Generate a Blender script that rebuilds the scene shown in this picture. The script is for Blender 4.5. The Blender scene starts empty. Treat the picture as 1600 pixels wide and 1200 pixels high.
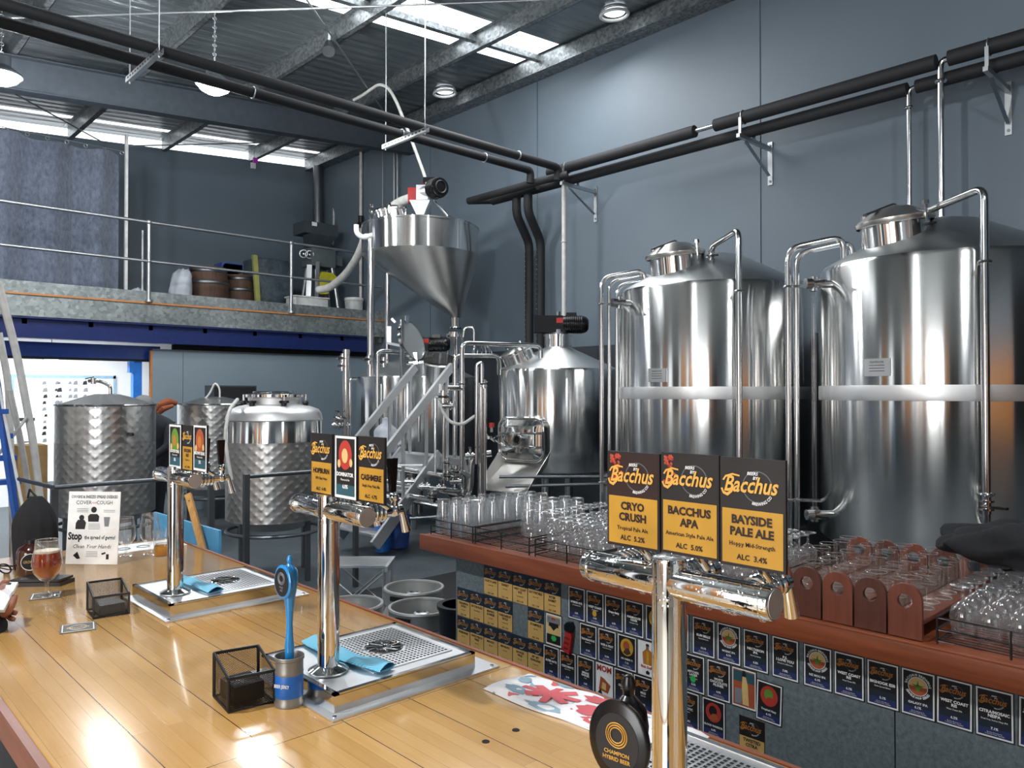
import bpy, bmesh, math, random
from math import sin, cos, pi, radians, atan2, sqrt
from mathutils import Vector, Matrix
random.seed(7)
sc = bpy.context.scene
COL = sc.collection
# ------------------------------------------------------------------ camera
F = 1203.0
PITCH = math.atan(14 / F)
RT = Vector((0.7254, -0.6883, 0)).normalized()
FH = Vector((0.6883, 0.7254, 0)).normalized()
FW = FH * cos(PITCH) + Vector((0, 0, 1)) * sin(PITCH)
UP = Vector((0, 0, 1)) * cos(PITCH) - FH * sin(PITCH)
CAM = Vector((0, 0, 1.8))
cd = bpy.data.cameras.new('camera')
cd.sensor_width = 36; cd.lens = 36 * F / 1600; cd.clip_start = 0.05; cd.clip_end = 200
cam = bpy.data.objects.new('camera', cd); COL.objects.link(cam)
cam.matrix_world = Matrix(((RT.x, UP.x, -FW.x, CAM.x), (RT.y, UP.y, -FW.y, CAM.y), (RT.z, UP.z, -FW.z, CAM.z), (0, 0, 0, 1)))
sc.camera = cam
# ------------------------------------------------------------------ world, exposure, lights
sc.view_settings.view_transform = 'Standard'
sc.view_settings.look = 'None'
sc.view_settings.exposure = 0.3
sc.view_settings.gamma = 1.0
sc.view_settings.use_curve_mapping = False
sc.cycles.max_bounces = 14
sc.cycles.transparent_max_bounces = 40
sc.cycles.glossy_bounces = 6
sc.cycles.sample_clamp_indirect = 6
w = bpy.data.worlds.new('daylight'); sc.world = w; w.use_nodes = True
wn = w.node_tree.nodes; wl = w.node_tree.links
bgn = wn['Background']
skyt = wn.new('ShaderNodeTexSky'); skyt.sky_type = 'HOSEK_WILKIE'; skyt.turbidity = 5
skyt.sun_direction = Vector((-0.6, -0.35, 0.7)).normalized()
mxw = wn.new('ShaderNodeMix'); mxw.data_type = 'RGBA'; mxw.inputs[0].default_value = 0.65; wl.new(skyt.outputs[0], mxw.inputs[6]); mxw.inputs[7].default_value = (0.42, 0.43, 0.44, 1)
wl.new(mxw.outputs[2], bgn.inputs[0]); bgn.inputs[1].default_value = 3.2

def area_light(name, loc, aim, sx, sy, power, color, spread=180):
    l = bpy.data.lights.new(name, 'AREA'); l.shape = 'RECTANGLE'; l.size = sx; l.size_y = sy
    l.energy = power; l.color = color; l.spread = radians(spread)
    o = bpy.data.objects.new(name, l); COL.objects.link(o); o.location = loc
    d = (Vector(aim) - Vector(loc)).normalized()
    o.rotation_euler = d.to_track_quat('-Z', 'Y').to_euler()
    return o
# daylight through an invented street door with an added lamp, an unseen window, and through the roof sheets
area_light('added_door_lamp', (-4.2, 0.2, 2.0), (4, 2.2, 1.6), 2.6, 3.0, 150, (0.98, 0.99, 1.0))  # lamp added at a made-up door opening out of view
area_light('roof_sheet_daylight', (5.9, 6.1, 6.1), (6.2, 5.6, 0), 3.4, 1.6, 105, (0.98, 0.99, 1.0))
area_light('store_tube_light', (3.0, 12.75, 2.52), (3.0, 13.4, 0), 2.2, 0.15, 100, (0.95, 0.98, 1.0))

def spot(name, loc, aim, power, color, size=150, radius=0.12, blend=0.6):
    l = bpy.data.lights.new(name, 'SPOT'); l.energy = power; l.color = color
    l.spot_size = radians(size); l.spot_blend = blend; l.shadow_soft_size = radius
    o = bpy.data.objects.new(name, l); COL.objects.link(o); o.location = loc
    o.rotation_euler = (Vector(aim) - Vector(loc)).normalized().to_track_quat('-Z', 'Y').to_euler()
    return o

# ------------------------------------------------------------------ pixel + known plane -> place in the room
ROOF_Z0, ROOF_K = 6.62, 0.085
def roof_z(x): return ROOF_Z0 - ROOF_K * (8 - x)
def ray(px, py): return (FW + RT * ((px - 800) / F) + UP * ((600 - py) / F))
def at(px, py, X=None, Y=None, Z=None, roof=None):
    d = ray(px, py)
    if X is not None: t = X / d.x
    elif Y is not None: t = Y / d.y
    elif Z is not None: t = (Z - CAM.z) / d.z
    else: t = (roof_z(0) + roof - CAM.z) / (d.z - ROOF_K * d.x)
    return CAM + d * t
def at_depth(px, py, depth):
    return CAM + ray(px, py) * depth

# ------------------------------------------------------------------ materials
def lin(h):
    h = h.lstrip('#'); c = [int(h[i:i+2], 16) / 255 for i in (0, 2, 4)]
    return tuple(((v / 12.92) if v <= 0.04045 else ((v + 0.055) / 1.055) ** 2.4) for v in c) + (1,)
MATS = {}
class NT:
    def __init__(s, name):
        s.m = bpy.data.materials.new(name); s.m.use_nodes = True
        s.n = s.m.node_tree.nodes; s.l = s.m.node_tree.links
        s.b = s.n['Principled BSDF']; s.out = s.n['Material Output']
        MATS[name] = s.m
    def new(s, t, **kw):
        x = s.n.new(t)
        for k, v in kw.items(): setattr(x, k, v)
        return x
    def link(s, a, b): s.l.new(a, b)
    def set(s, **kw):
        for k, v in kw.items(): s.b.inputs[k.replace('_', ' ')].default_value = v
    def coords(s, scale=(1, 1, 1), rot=(0, 0, 0), kind='Object'):
        tc = s.new('ShaderNodeTexCoord'); mp = s.new('ShaderNodeMapping')
        mp.inputs['Scale'].default_value = scale; mp.inputs['Rotation'].default_value = rot
        s.link(tc.outputs[kind], mp.inputs['Vector']); return mp.outputs['Vector']
    def noise(s, vec, scale, detail=3, rough=0.5, dist=0):
        x = s.new('ShaderNodeTexNoise'); x.inputs['Scale'].default_value = scale
        x.inputs['Detail'].default_value = detail; x.inputs['Roughness'].default_value = rough; x.inputs['Distortion'].default_value = dist
        s.link(vec, x.inputs['Vector']); return x.outputs['Fac']
    def ramp(s, fac, stops, interp='LINEAR'):
        r = s.new('ShaderNodeValToRGB'); r.color_ramp.interpolation = interp
        e = r.color_ramp.elements
        while len(e) < len(stops): e.new(0.5)
        for i, (p, c) in enumerate(stops):
            e[i].position = p; e[i].color = c if not isinstance(c, str) else lin(c)
        s.link(fac, r.inputs['Fac']); return r.outputs['Color']
    def math(s, op, a, b=None, c=None):
        m = s.new('ShaderNodeMath', operation=op)
        for i, v in enumerate((a, b, c)):
            if v is None: continue
            if isinstance(v, (int, float)): m.inputs[i].default_value = v
            else: s.link(v, m.inputs[i])
        return m.outputs[0]
    def mix(s, fac, a, b, mode='MIX'):
        m = s.new('ShaderNodeMix', data_type='RGBA', blend_type=mode)
        for sock, v in ((m.inputs[0], fac), (m.inputs[6], a), (m.inputs[7], b)):
            if isinstance(v, (int, float)): sock.default_value = v
            elif isinstance(v, str): sock.default_value = lin(v)
            elif isinstance(v, tuple): sock.default_value = v
            else: s.link(v, sock)
        return m.outputs[2]
    def bump(s, h, strength=0.3, dist=0.01):
        b = s.new('ShaderNodeBump'); b.inputs['Strength'].default_value = strength; b.inputs['Distance'].default_value = dist
        s.link(h, b.inputs['Height']); s.link(b.outputs[0], s.b.inputs['Normal']); return b.outputs[0]
    def base(s, c): s.link(c, s.b.inputs['Base Color'])

def plain(name, col, rough=0.5, metal=0.0, var=0.06, bump=0.0, nscale=12, coat=0.0, sheen=0.0):
    t = NT(name); t.set(Roughness=rough, Metallic=metal)
    v = t.coords(); n = t.noise(v, nscale, 4)
    c = lin(col)
    lo = tuple(max(0, x * (1 - var * 2)) for x in c[:3]) + (1,); hi = tuple(min(1, x * (1 + var * 2)) for x in c[:3]) + (1,)
    t.base(t.ramp(n, [(0.3, lo), (0.7, hi)]))
    if bump: t.bump(n, bump, 0.004)
    if coat: t.set(Coat_Weight=coat, Coat_Roughness=0.08)
    if sheen: t.set(Sheen_Weight=sheen)
    return t.m
def metal(name, col, rough, aniso=0.0, streak=0.0, vertical=True, rot=0.0):
    t = NT(name); t.set(Metallic=1.0, Roughness=rough)
    if streak:
        v = t.coords(scale=(1, 1, 40 if vertical else 1)); n = t.noise(v, 14, 3)
        c = lin(col); lo = tuple(x * (1 - streak) for x in c[:3]) + (1,)
        t.base(t.ramp(n, [(0.35, lo), (0.65, c)]))
    else: t.set(Base_Color=lin(col))
    if aniso: t.set(Roughness=rough)
    v2 = t.coords(); n2 = t.noise(v2, 3.0, 3)
    mr = t.new('ShaderNodeMapRange'); t.link(n2, mr.inputs[0]); mr.inputs[1].default_value = .3; mr.inputs[2].default_value = .7
    mr.inputs[3].default_value = rough * 0.8; mr.inputs[4].default_value = rough * 1.25
    if not aniso: t.link(mr.outputs[0], t.b.inputs['Roughness'])
    if aniso:
        t.set(Anisotropic=aniso)
        tg = t.new('ShaderNodeTangent', direction_type='RADIAL', axis='Z'); t.link(tg.outputs[0], t.b.inputs['Tangent'])
        t.set(Anisotropic_Rotation=rot)
    return t.m
metal('tank_steel', '#ececea', 0.17, aniso=1.0, rot=0.25)
metal('cone_steel', '#c4c8ca', 0.36)
metal('band_steel', '#e2e2e2', 0.48)
metal('pipe_steel', '#d5d6d6', 0.16)
metal('chrome', '#e4e4e2', 0.05)
metal('polished', '#dcdcd9', 0.1)
metal('aluminium', '#e2e4e6', 0.42)
metal('keg_steel', '#bcbcba', 0.42)
MATS['keg_steel'].node_tree.nodes['Principled BSDF'].inputs['Metallic'].default_value = 0.72
metal('dark_steel', '#7d8286', 0.4)
metal('hopper_steel', '#d6d3ce', 0.34, aniso=0.6, rot=0.25)
metal('zinc', '#b9bdc0', 0.42)
# wet chrome of the foreground font: droplets
t = NT('wet_chrome'); t.set(Metallic=1.0, Roughness=0.07, Base_Color=lin('#dddcd8'))
v = t.coords(); vo = t.new('ShaderNodeTexVoronoi'); vo.inputs['Scale'].default_value = 190; t.link(v, vo.inputs['Vector'])
n = t.noise(v, 60, 3)
h = t.math('MULTIPLY', t.ramp(vo.outputs['Distance'], [(0.1, (1, 1, 1, 1)), (0.42, (0, 0, 0, 1))]), t.ramp(n, [(0.45, (0, 0, 0, 1)), (0.6, (1, 1, 1, 1))]))
t.bump(h, 0.4, 0.0012)
# galvanised sheet
t = NT('galvanised'); t.set(Metallic=0.55, Roughness=0.45)
v = t.coords(); vo = t.new('ShaderNodeTexVoronoi'); vo.inputs['Scale'].default_value = 22; t.link(v, vo.inputs['Vector'])
n = t.noise(v, 1.3, 4)
c1 = t.ramp(vo.outputs['Color'], [(0.1, '#8b9394'), (0.9, '#b9bfbe')]); c2 = t.ramp(n, [(0.35, '#8f9594'), (0.7, '#ffffff')])
t.base(t.mix(0.6, c1, c2, 'MULTIPLY'))
t = NT('beam_zinc'); t.set(Metallic=0.7, Roughness=0.4)
v = t.coords(); vo = t.new('ShaderNodeTexVoronoi'); vo.inputs['Scale'].default_value = 30; t.link(v, vo.inputs['Vector'])
t.base(t.ramp(vo.outputs['Color'], [(0.2, '#6f7477'), (0.8, '#999e9f')]))
# jacketed tank wall: dimples in diagonal rows
def dimple(name, col, rough, k, nth, strength):
    t = NT(name); t.set(Metallic=1.0, Roughness=rough, Base_Color=lin(col))
    tc = t.new('ShaderNodeTexCoord'); sp = t.new('ShaderNodeSeparateXYZ'); t.link(tc.outputs['Object'], sp.inputs[0])
    th = t.math('ARCTAN2', sp.outputs[1], sp.outputs[0])
    a = t.math('MULTIPLY', th, nth); b = t.math('MULTIPLY', sp.outputs[2], k)
    h = t.math('ADD', t.math('COSINE', t.math('ADD', a, b)), t.math('COSINE', t.math('SUBTRACT', a, b)))
    h = t.math('POWER', t.math('MULTIPLY_ADD', h, 0.25, 0.5), 3.0)
    t.bump(h, strength, 0.012)
    return t.m
dimple('dimple_steel', '#bcbcba', 0.38, 66, 26, 0.34)
dimple('dimple_polished', '#cacac8', 0.28, 66, 26, 0.2)
# painted concrete walls
def wallpaint(name, lo, hi, rough=0.62):
    t = NT(name); t.set(Roughness=rough)
    v = t.coords(); n = t.noise(v, 0.6, 4); n2 = t.noise(v, 60, 3)
    t.base(t.ramp(n, [(0.3, lo), (0.75, hi)])); t.bump(n2, 0.06, 0.002)
wallpaint('wall_blue', '#5e6b76', '#697680', 0.5)
wallpaint('wall_blue_panel', '#7d8d97', '#87969f')
wallpaint('wall_charcoal', '#2b3036', '#343a41', 0.55)
wallpaint('wall_white', '#e6e9ec', '#eef0f2')
wallpaint('wall_street', '#b4b6b5', '#c6c6c2')
t = NT('floor_concrete'); t.set(Roughness=0.42)
v = t.coords(); n = t.noise(v, 1.2, 6, .6); n2 = t.noise(v, 25, 4)
t.base(t.mix(0.3, t.ramp(n, [(0.3, '#3a4146'), (0.7, '#5a6368')]), t.ramp(n2, [(0.3, '#3a4146'), (0.7, '#6c7377')]))); t.bump(n2, 0.1, 0.003)
# roof: silver foil blanket sagging over wire between the purlins
t = NT('roof_foil'); t.set(Metallic=0.65, Roughness=0.33)
v = t.coords(); n = t.noise(v, 1.1, 3); nn = t.coords(scale=(0.35, 6, 1)); n3 = t.noise(nn, 2.2, 4, .6, .5)
wv = t.new('ShaderNodeTexWave', bands_direction='Y'); wv.inputs['Scale'].default_value = 1.6; wv.inputs['Distortion'].default_value = 3.5; wv.inputs['Detail'].default_value = 3; wv.inputs['Detail Scale'].default_value = 0.6
t.link(v, wv.inputs['Vector'])
t.base(t.mix(n3, '#5a6165', '#a3abaf'))
t.bump(t.math('ADD', t.math('MULTIPLY', wv.outputs['Fac'], 0.35), n3), 0.85, 0.06)
# translucent roof sheet, lit by the day above it
t = NT('roof_daylight_sheet'); t.set(Base_Color=(0.9, 0.95, 1, 1), Emission_Color=(0.93, 0.97, 1.0, 1), Emission_Strength=3.2)
t = NT('back_daylight_sheet'); t.set(Base_Color=(0.9, 0.95, 1, 1), Emission_Color=(0.95, 0.97, 1.0, 1), Emission_Strength=1.6)
t = NT('lamp_glow'); t.set(Base_Color=(1, 1, 1, 1), Emission_Color=(0.96, 0.98, 1.0, 1), Emission_Strength=60)
t = NT('tube_glow'); t.set(Base_Color=(1, 1, 1, 1), Emission_Color=(0.95, 0.98, 1.0, 1), Emission_Strength=9)
t = NT('screen_glow'); t.set(Base_Color=(.8, .8, .85, 1), Emission_Color=(0.85, 0.85, 0.9, 1), Emission_Strength=0.5, Roughness=0.1)
# bar top: maple strips running along the bar
t = NT('bar_timber'); t.set(Roughness=0.2, Coat_Weight=0.55, Coat_Roughness=0.09)
v = t.coords()
br = t.new('ShaderNodeTexBrick'); t.link(t.coords(rot=(0, 0, radians(90))), br.inputs['Vector'])
br.offset = 0.37; br.inputs['Scale'].default_value = 1.0; br.inputs['Brick Width'].default_value = 0.62; br.inputs['Row Height'].default_value = 0.034
br.inputs['Mortar Size'].default_value = 0.0007; br.inputs['Mortar Smooth'].default_value = 0.1; br.inputs['Bias'].default_value = 0.0
br.inputs['Color1'].default_value = lin('#d6a663'); br.inputs['Color2'].default_value = lin('#b98644'); br.inputs['Mortar'].default_value = lin('#7a5327')
grain = t.noise(t.coords(scale=(42, 1.6, 1)), 3.5, 5, .6)
g2 = t.noise(t.coords(scale=(1.2, 0.8, 1)), 2.2, 4)
c = t.mix(0.3, br.outputs['Color'], t.ramp(grain, [(0.3, '#b68444'), (0.7, '#dfb677')]))
c = t.mix(0.35, c, t.ramp(g2, [(0.35, '#bf924f'), (0.65, '#d9b070')]), 'MIX')
br2 = t.new('ShaderNodeTexBrick'); t.link(t.coords(rot=(0, 0, radians(90))), br2.inputs['Vector'])
br2.offset = 0.0; br2.inputs['Scale'].default_value = 1.0; br2.inputs['Brick Width'].default_value = 9; br2.inputs['Row Height'].default_value = 0.17
br2.inputs['Mortar Size'].default_value = 0.0011; br2.inputs['Color1'].default_value = (1, 1, 1, 1); br2.inputs['Color2'].default_value = (1, 1, 1, 1); br2.inputs['Mortar'].default_value = lin('#5a3a1c')
c = t.mix(1.0, c, br2.outputs['Color'], 'MULTIPLY')
t.base(c); t.bump(t.math('ADD', t.math('MULTIPLY', br.outputs['Fac'], -1), t.math('MULTIPLY', grain, 0.15)), 0.12, 0.001)
def timber(name, c1, c2, axis, rough=0.4, coat=0.2):
    t = NT(name); t.set(Roughness=rough, Coat_Weight=coat, Coat_Roughness=0.2)
    s = [14, 14, 14]; s[axis] = 1.0
    n = t.noise(t.coords(scale=tuple(s)), 3.0, 5, .62, .4); t.base(t.ramp(n, [(0.3, c1), (0.72, c2)])); t.bump(n, 0.1, 0.002)
timber('counter_timber', '#703821', '#904c2c', 1, 0.42)
timber('paddle_timber', '#603021', '#7d4430', 2, 0.45)
timber('paddle_timber_dark', '#46261c', '#5f3426', 2, 0.45)
timber('handle_timber', '#a9783c', '#cf9f5c', 2, 0.45)
timber('barrel_timber', '#3f2c20', '#60483a', 2, 0.7, 0)
timber('added_cladding', '#c27a3c', '#dd9a58', 2, 0.5, 0)
t = NT('counter_face'); t.set(Roughness=0.75)
v = t.coords(); n = t.noise(v, 3, 5, .6); n2 = t.noise(v, 60, 4, .7)
t.base(t.mix(0.5, t.ramp(n, [(0.3, '#5b666b'), (0.7, '#6f7a7d')]), t.ramp(n2, [(0.35, '#485256'), (0.65, '#7d888b')]))); t.bump(n2, 0.25, 0.003)
# thin drinking glass
def thin_glass(name, tint, edge=0.55, base_refl=0.06, haze=0.0):
    t = NT(name)
    tr = t.new('ShaderNodeBsdfTransparent'); tr.inputs[0].default_value = tint
    gl = t.new('ShaderNodeBsdfGlossy'); gl.inputs['Roughness'].default_value = 0.03; gl.inputs[0].default_value = (1, 1, 1, 1)
    lw = t.new('ShaderNodeLayerWeight'); lw.inputs[0].default_value = 0.35
    f = t.math('MULTIPLY_ADD', t.math('POWER', lw.outputs['Facing'], 2.2), edge, base_refl)
    v = t.coords(); n = t.noise(v, 45, 2)
    bp = t.new('ShaderNodeBump'); bp.inputs['Strength'].default_value = 0.12; bp.inputs['Distance'].default_value = 0.004; t.link(n, bp.inputs['Height'])
    t.link(bp.outputs[0], gl.inputs['Normal'])
    mx = t.new('ShaderNodeMixShader'); t.link(f, mx.inputs[0]); t.link(tr.outputs[0], mx.inputs[1]); t.link(gl.outputs[0], mx.inputs[2])
    last = mx.outputs[0]
    if haze:  # white diffuse share mixed in so clear glass looks brighter
        df = t.new('ShaderNodeBsdfDiffuse'); df.inputs[0].default_value = (.9, .92, .93, 1); tl = t.new('ShaderNodeBsdfTranslucent'); tl.inputs[0].default_value = (.9, .92, .93, 1)
        ms = t.new('ShaderNodeMixShader'); t.link(df.outputs[0], ms.inputs[1]); t.link(tl.outputs[0], ms.inputs[2])
        m2 = t.new('ShaderNodeMixShader'); m2.inputs[0].default_value = haze; t.link(last, m2.inputs[1]); t.link(ms.outputs[0], m2.inputs[2]); last = m2.outputs[0]
    t.link(last, t.out.inputs[0]); return t.m
thin_glass('glass', (0.985, 0.99, 0.99, 1), 0.8, 0.06, 0.012)
thin_glass('lid_glass', (0.75, 0.78, 0.78, 1), 0.6, 0.2, 0.3)
thin_glass('tasting_glass_wall', (0.985, 0.98, 0.975, 1), 0.4, 0.03, 0.0)
thin_glass('glass_rim', (0.9, 0.92, 0.92, 1), 0.5, 0.35, 0.12)
thin_glass('glass_stack', (0.96, 0.97, 0.975, 1), 0.9, 0.13, 0.045)
t = NT('amber_beer'); t.set(Base_Color=lin('#c04a10'), Roughness=0.03, IOR=1.33, Transmission_Weight=0.4)
t = NT('pale_beer'); t.set(Base_Color=lin('#e0a030'), Roughness=0.03, IOR=1.33, Transmission_Weight=0.6)
plain('beer_foam', '#e8dcc4', 0.8, bump=0.2, nscale=90)
for nm, c, r in (('black_plastic', '#121316', 0.35), ('added_pale_floor', '#b8b0a3', 0.5), ('black_satin', '#0d0d0f', 0.25), ('black_rubber', '#17181a', 0.6), ('black_foam', '#1b1d20', 0.7), ('black_wire', '#1a1a1b', 0.4),
                 ('white_plastic', '#dfe0de', 0.4), ('dark_box', '#3c4449', 0.5), ('gauge_box', '#5d6668', 0.5),
                 ('blue_tub', '#2f4e93', 0.5), ('yellow_plastic', '#c9c22e', 0.5), ('red_plastic', '#b22a26', 0.45), ('red_paint', '#9c1f1f', 0.4),
                 ('cardboard', '#a98a5c', 0.8), ('green_bag', '#9da05a', 0.6), ('paper', '#f0f1f0', 0.6), ('grey_paper', '#8e8e8c', 0.6), ('coaster_grey', '#6d6963', 0.8), ('hose_white', '#cfcfca', 0.5),
                 ('trim_orange', '#b87b45', 0.6), ('black_void', '#0b0c0e', 0.8), ('pipe_pvc', '#c9c9c4', 0.4), ('light_blue_board', '#5aa7d6', 0.45), ('whiteboard_blue', '#8fb2c8', 0.4), ('pink_tag', '#c43cc0', 0.5),
                 ('ink_black', '#17181b', 0.6), ('ink_white', '#e9e9e6', 0.6), ('ink_grey', '#7f8387', 0.6), ('ink_yellow', '#c79a32', 0.55), ('ink_gold', '#d09a3e', 0.55), ('ink_orange', '#b7742f', 0.55), ('ink_red', '#b3382d', 0.55), ('ink_green', '#2fb457', 0.5), ('ink_navy', '#1b2430', 0.6), ('ink_blue', '#25305e', 0.55), ('ink_teal', '#2c5560', 0.6), ('ink_cream', '#d9b778', 0.6), ('ink_brick', '#a6522e', 0.6), ('ink_leaf', '#5d8a2f', 0.6), ('ink_pink', '#cc6268', 0.9), ('ink_mist', '#8fa8b6', 0.9), ('ink_dim', '#5a5d61', 0.6), ('card_black', '#211e1e', 0.45), ('card_navy', '#1e2b38', 0.5), ('card_yellow', '#cda661', 0.5), ('card_gold', '#b98a2e', 0.45), ('card_umber', '#2c1a17', 0.45), ('logo_gold', '#dba64a', 0.5), ('logo_dull', '#a6763f', 0.6), ('skin', '#a5705a', 0.5), ('skin_face', '#8d5f4c', 0.55)):
    plain(nm, c, r)
plain('blue_paint', '#1b3f8f', 0.28, coat=0.3); plain('dark_blue_paint', '#18285e', 0.35, coat=0.2); plain('post_blue', '#2676d2', 0.4); plain('ladder_blue', '#2a5cb0', 0.4)
plain('tap_blue', '#1a86cc', 0.18, coat=0.6); plain('tin_blue', '#1c62b4', 0.4); plain('tin_grey', '#8c8983', 0.42, metal=0.6)
t = NT('cyan_cloth'); t.set(Roughness=0.9, Sheen_Weight=0.3)
v = t.coords(); wv = t.new('ShaderNodeTexWave', bands_direction='DIAGONAL'); wv.inputs['Scale'].default_value = 70; t.link(v, wv.inputs['Vector'])
t.base(t.mix(wv.outputs['Fac'], '#4fa3c4', '#74c1dc')); t.bump(wv.outputs['Fac'], 0.4, 0.002)
t = NT('curtain_cloth'); t.set(Roughness=0.95, Sheen_Weight=0.4)
v = t.coords(scale=(1, 1, .5)); n = t.noise(v, 22, 5, .7); n2 = t.noise(v, 2, 3)
t.base(t.mix(0.4, t.ramp(n, [(0.35, '#4a5260'), (0.7, '#878fa0')]), t.ramp(n2, [(0.3, '#515b6b'), (0.7, '#727c90')])))
plain('black_cloth', '#121317', 0.9, bump=0.3, nscale=40); plain('dark_cloth', '#20242b', 0.9, bump=0.2, nscale=40); plain('cap_grey', '#7c7f80', 0.9, bump=0.3, nscale=200)
plain('orange_cloth', '#8a4a2c', 0.85, bump=0.2, nscale=30); plain('bag_white', '#b9bfc8', 0.5, bump=0.5, nscale=9)
t = NT('wrapped_bale'); t.set(Roughness=0.3)
n = t.noise(t.coords(), 7, 5, .6, 1.0); t.base(t.ramp(n, [(0.35, '#333e46'), (0.7, '#536068')])); t.bump(n, 0.5, 0.03)
# see-through wire mesh
def meshmat(name, scale, col, fill):
    t = NT(name); t.set(Base_Color=lin(col), Roughness=0.4, Metallic=0.3)
    tc = t.new('ShaderNodeTexCoord'); sp = t.new('ShaderNodeSeparateXYZ'); t.link(tc.outputs['Object'], sp.inputs[0])
    u = t.math('MULTIPLY', t.math('ADD', sp.outputs[0], sp.outputs[1]), scale); z = t.math('MULTIPLY', sp.outputs[2], scale)
    a = t.math('PINGPONG', t.math('ADD', u, z), 0.5); b = t.math('PINGPONG', t.math('SUBTRACT', u, z), 0.5)
    s = t.math('LESS_THAN', t.math('MINIMUM', a, b), fill)
    tr = t.new('ShaderNodeBsdfTransparent'); mx = t.new('ShaderNodeMixShader')
    t.link(s, mx.inputs[0]); t.link(tr.outputs[0], mx.inputs[1]); t.link(t.b.outputs[0], mx.inputs[2]); t.link(mx.outputs[0], t.out.inputs[0])
meshmat('desk_mesh', 260, '#141414', 0.16)
# printed tea towel
t = NT('tea_towel'); t.set(Roughness=0.95)
v = t.coords(); n = t.noise(v, 24, 1.5, .4, .6); n2 = t.noise(t.coords(rot=(0, 0, 1.1), scale=(1, 1, 1)), 27, 1.5, .4, .6)
c = t.mix(t.ramp(n, [(0.665, (0, 0, 0, 1)), (0.675, (1, 1, 1, 1))]), '#e8e6e6', '#cc6a6c')
c = t.mix(t.ramp(n2, [(0.66, (0, 0, 0, 1)), (0.67, (1, 1, 1, 1))]), c, '#8ea9b8'); t.base(c)

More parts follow.
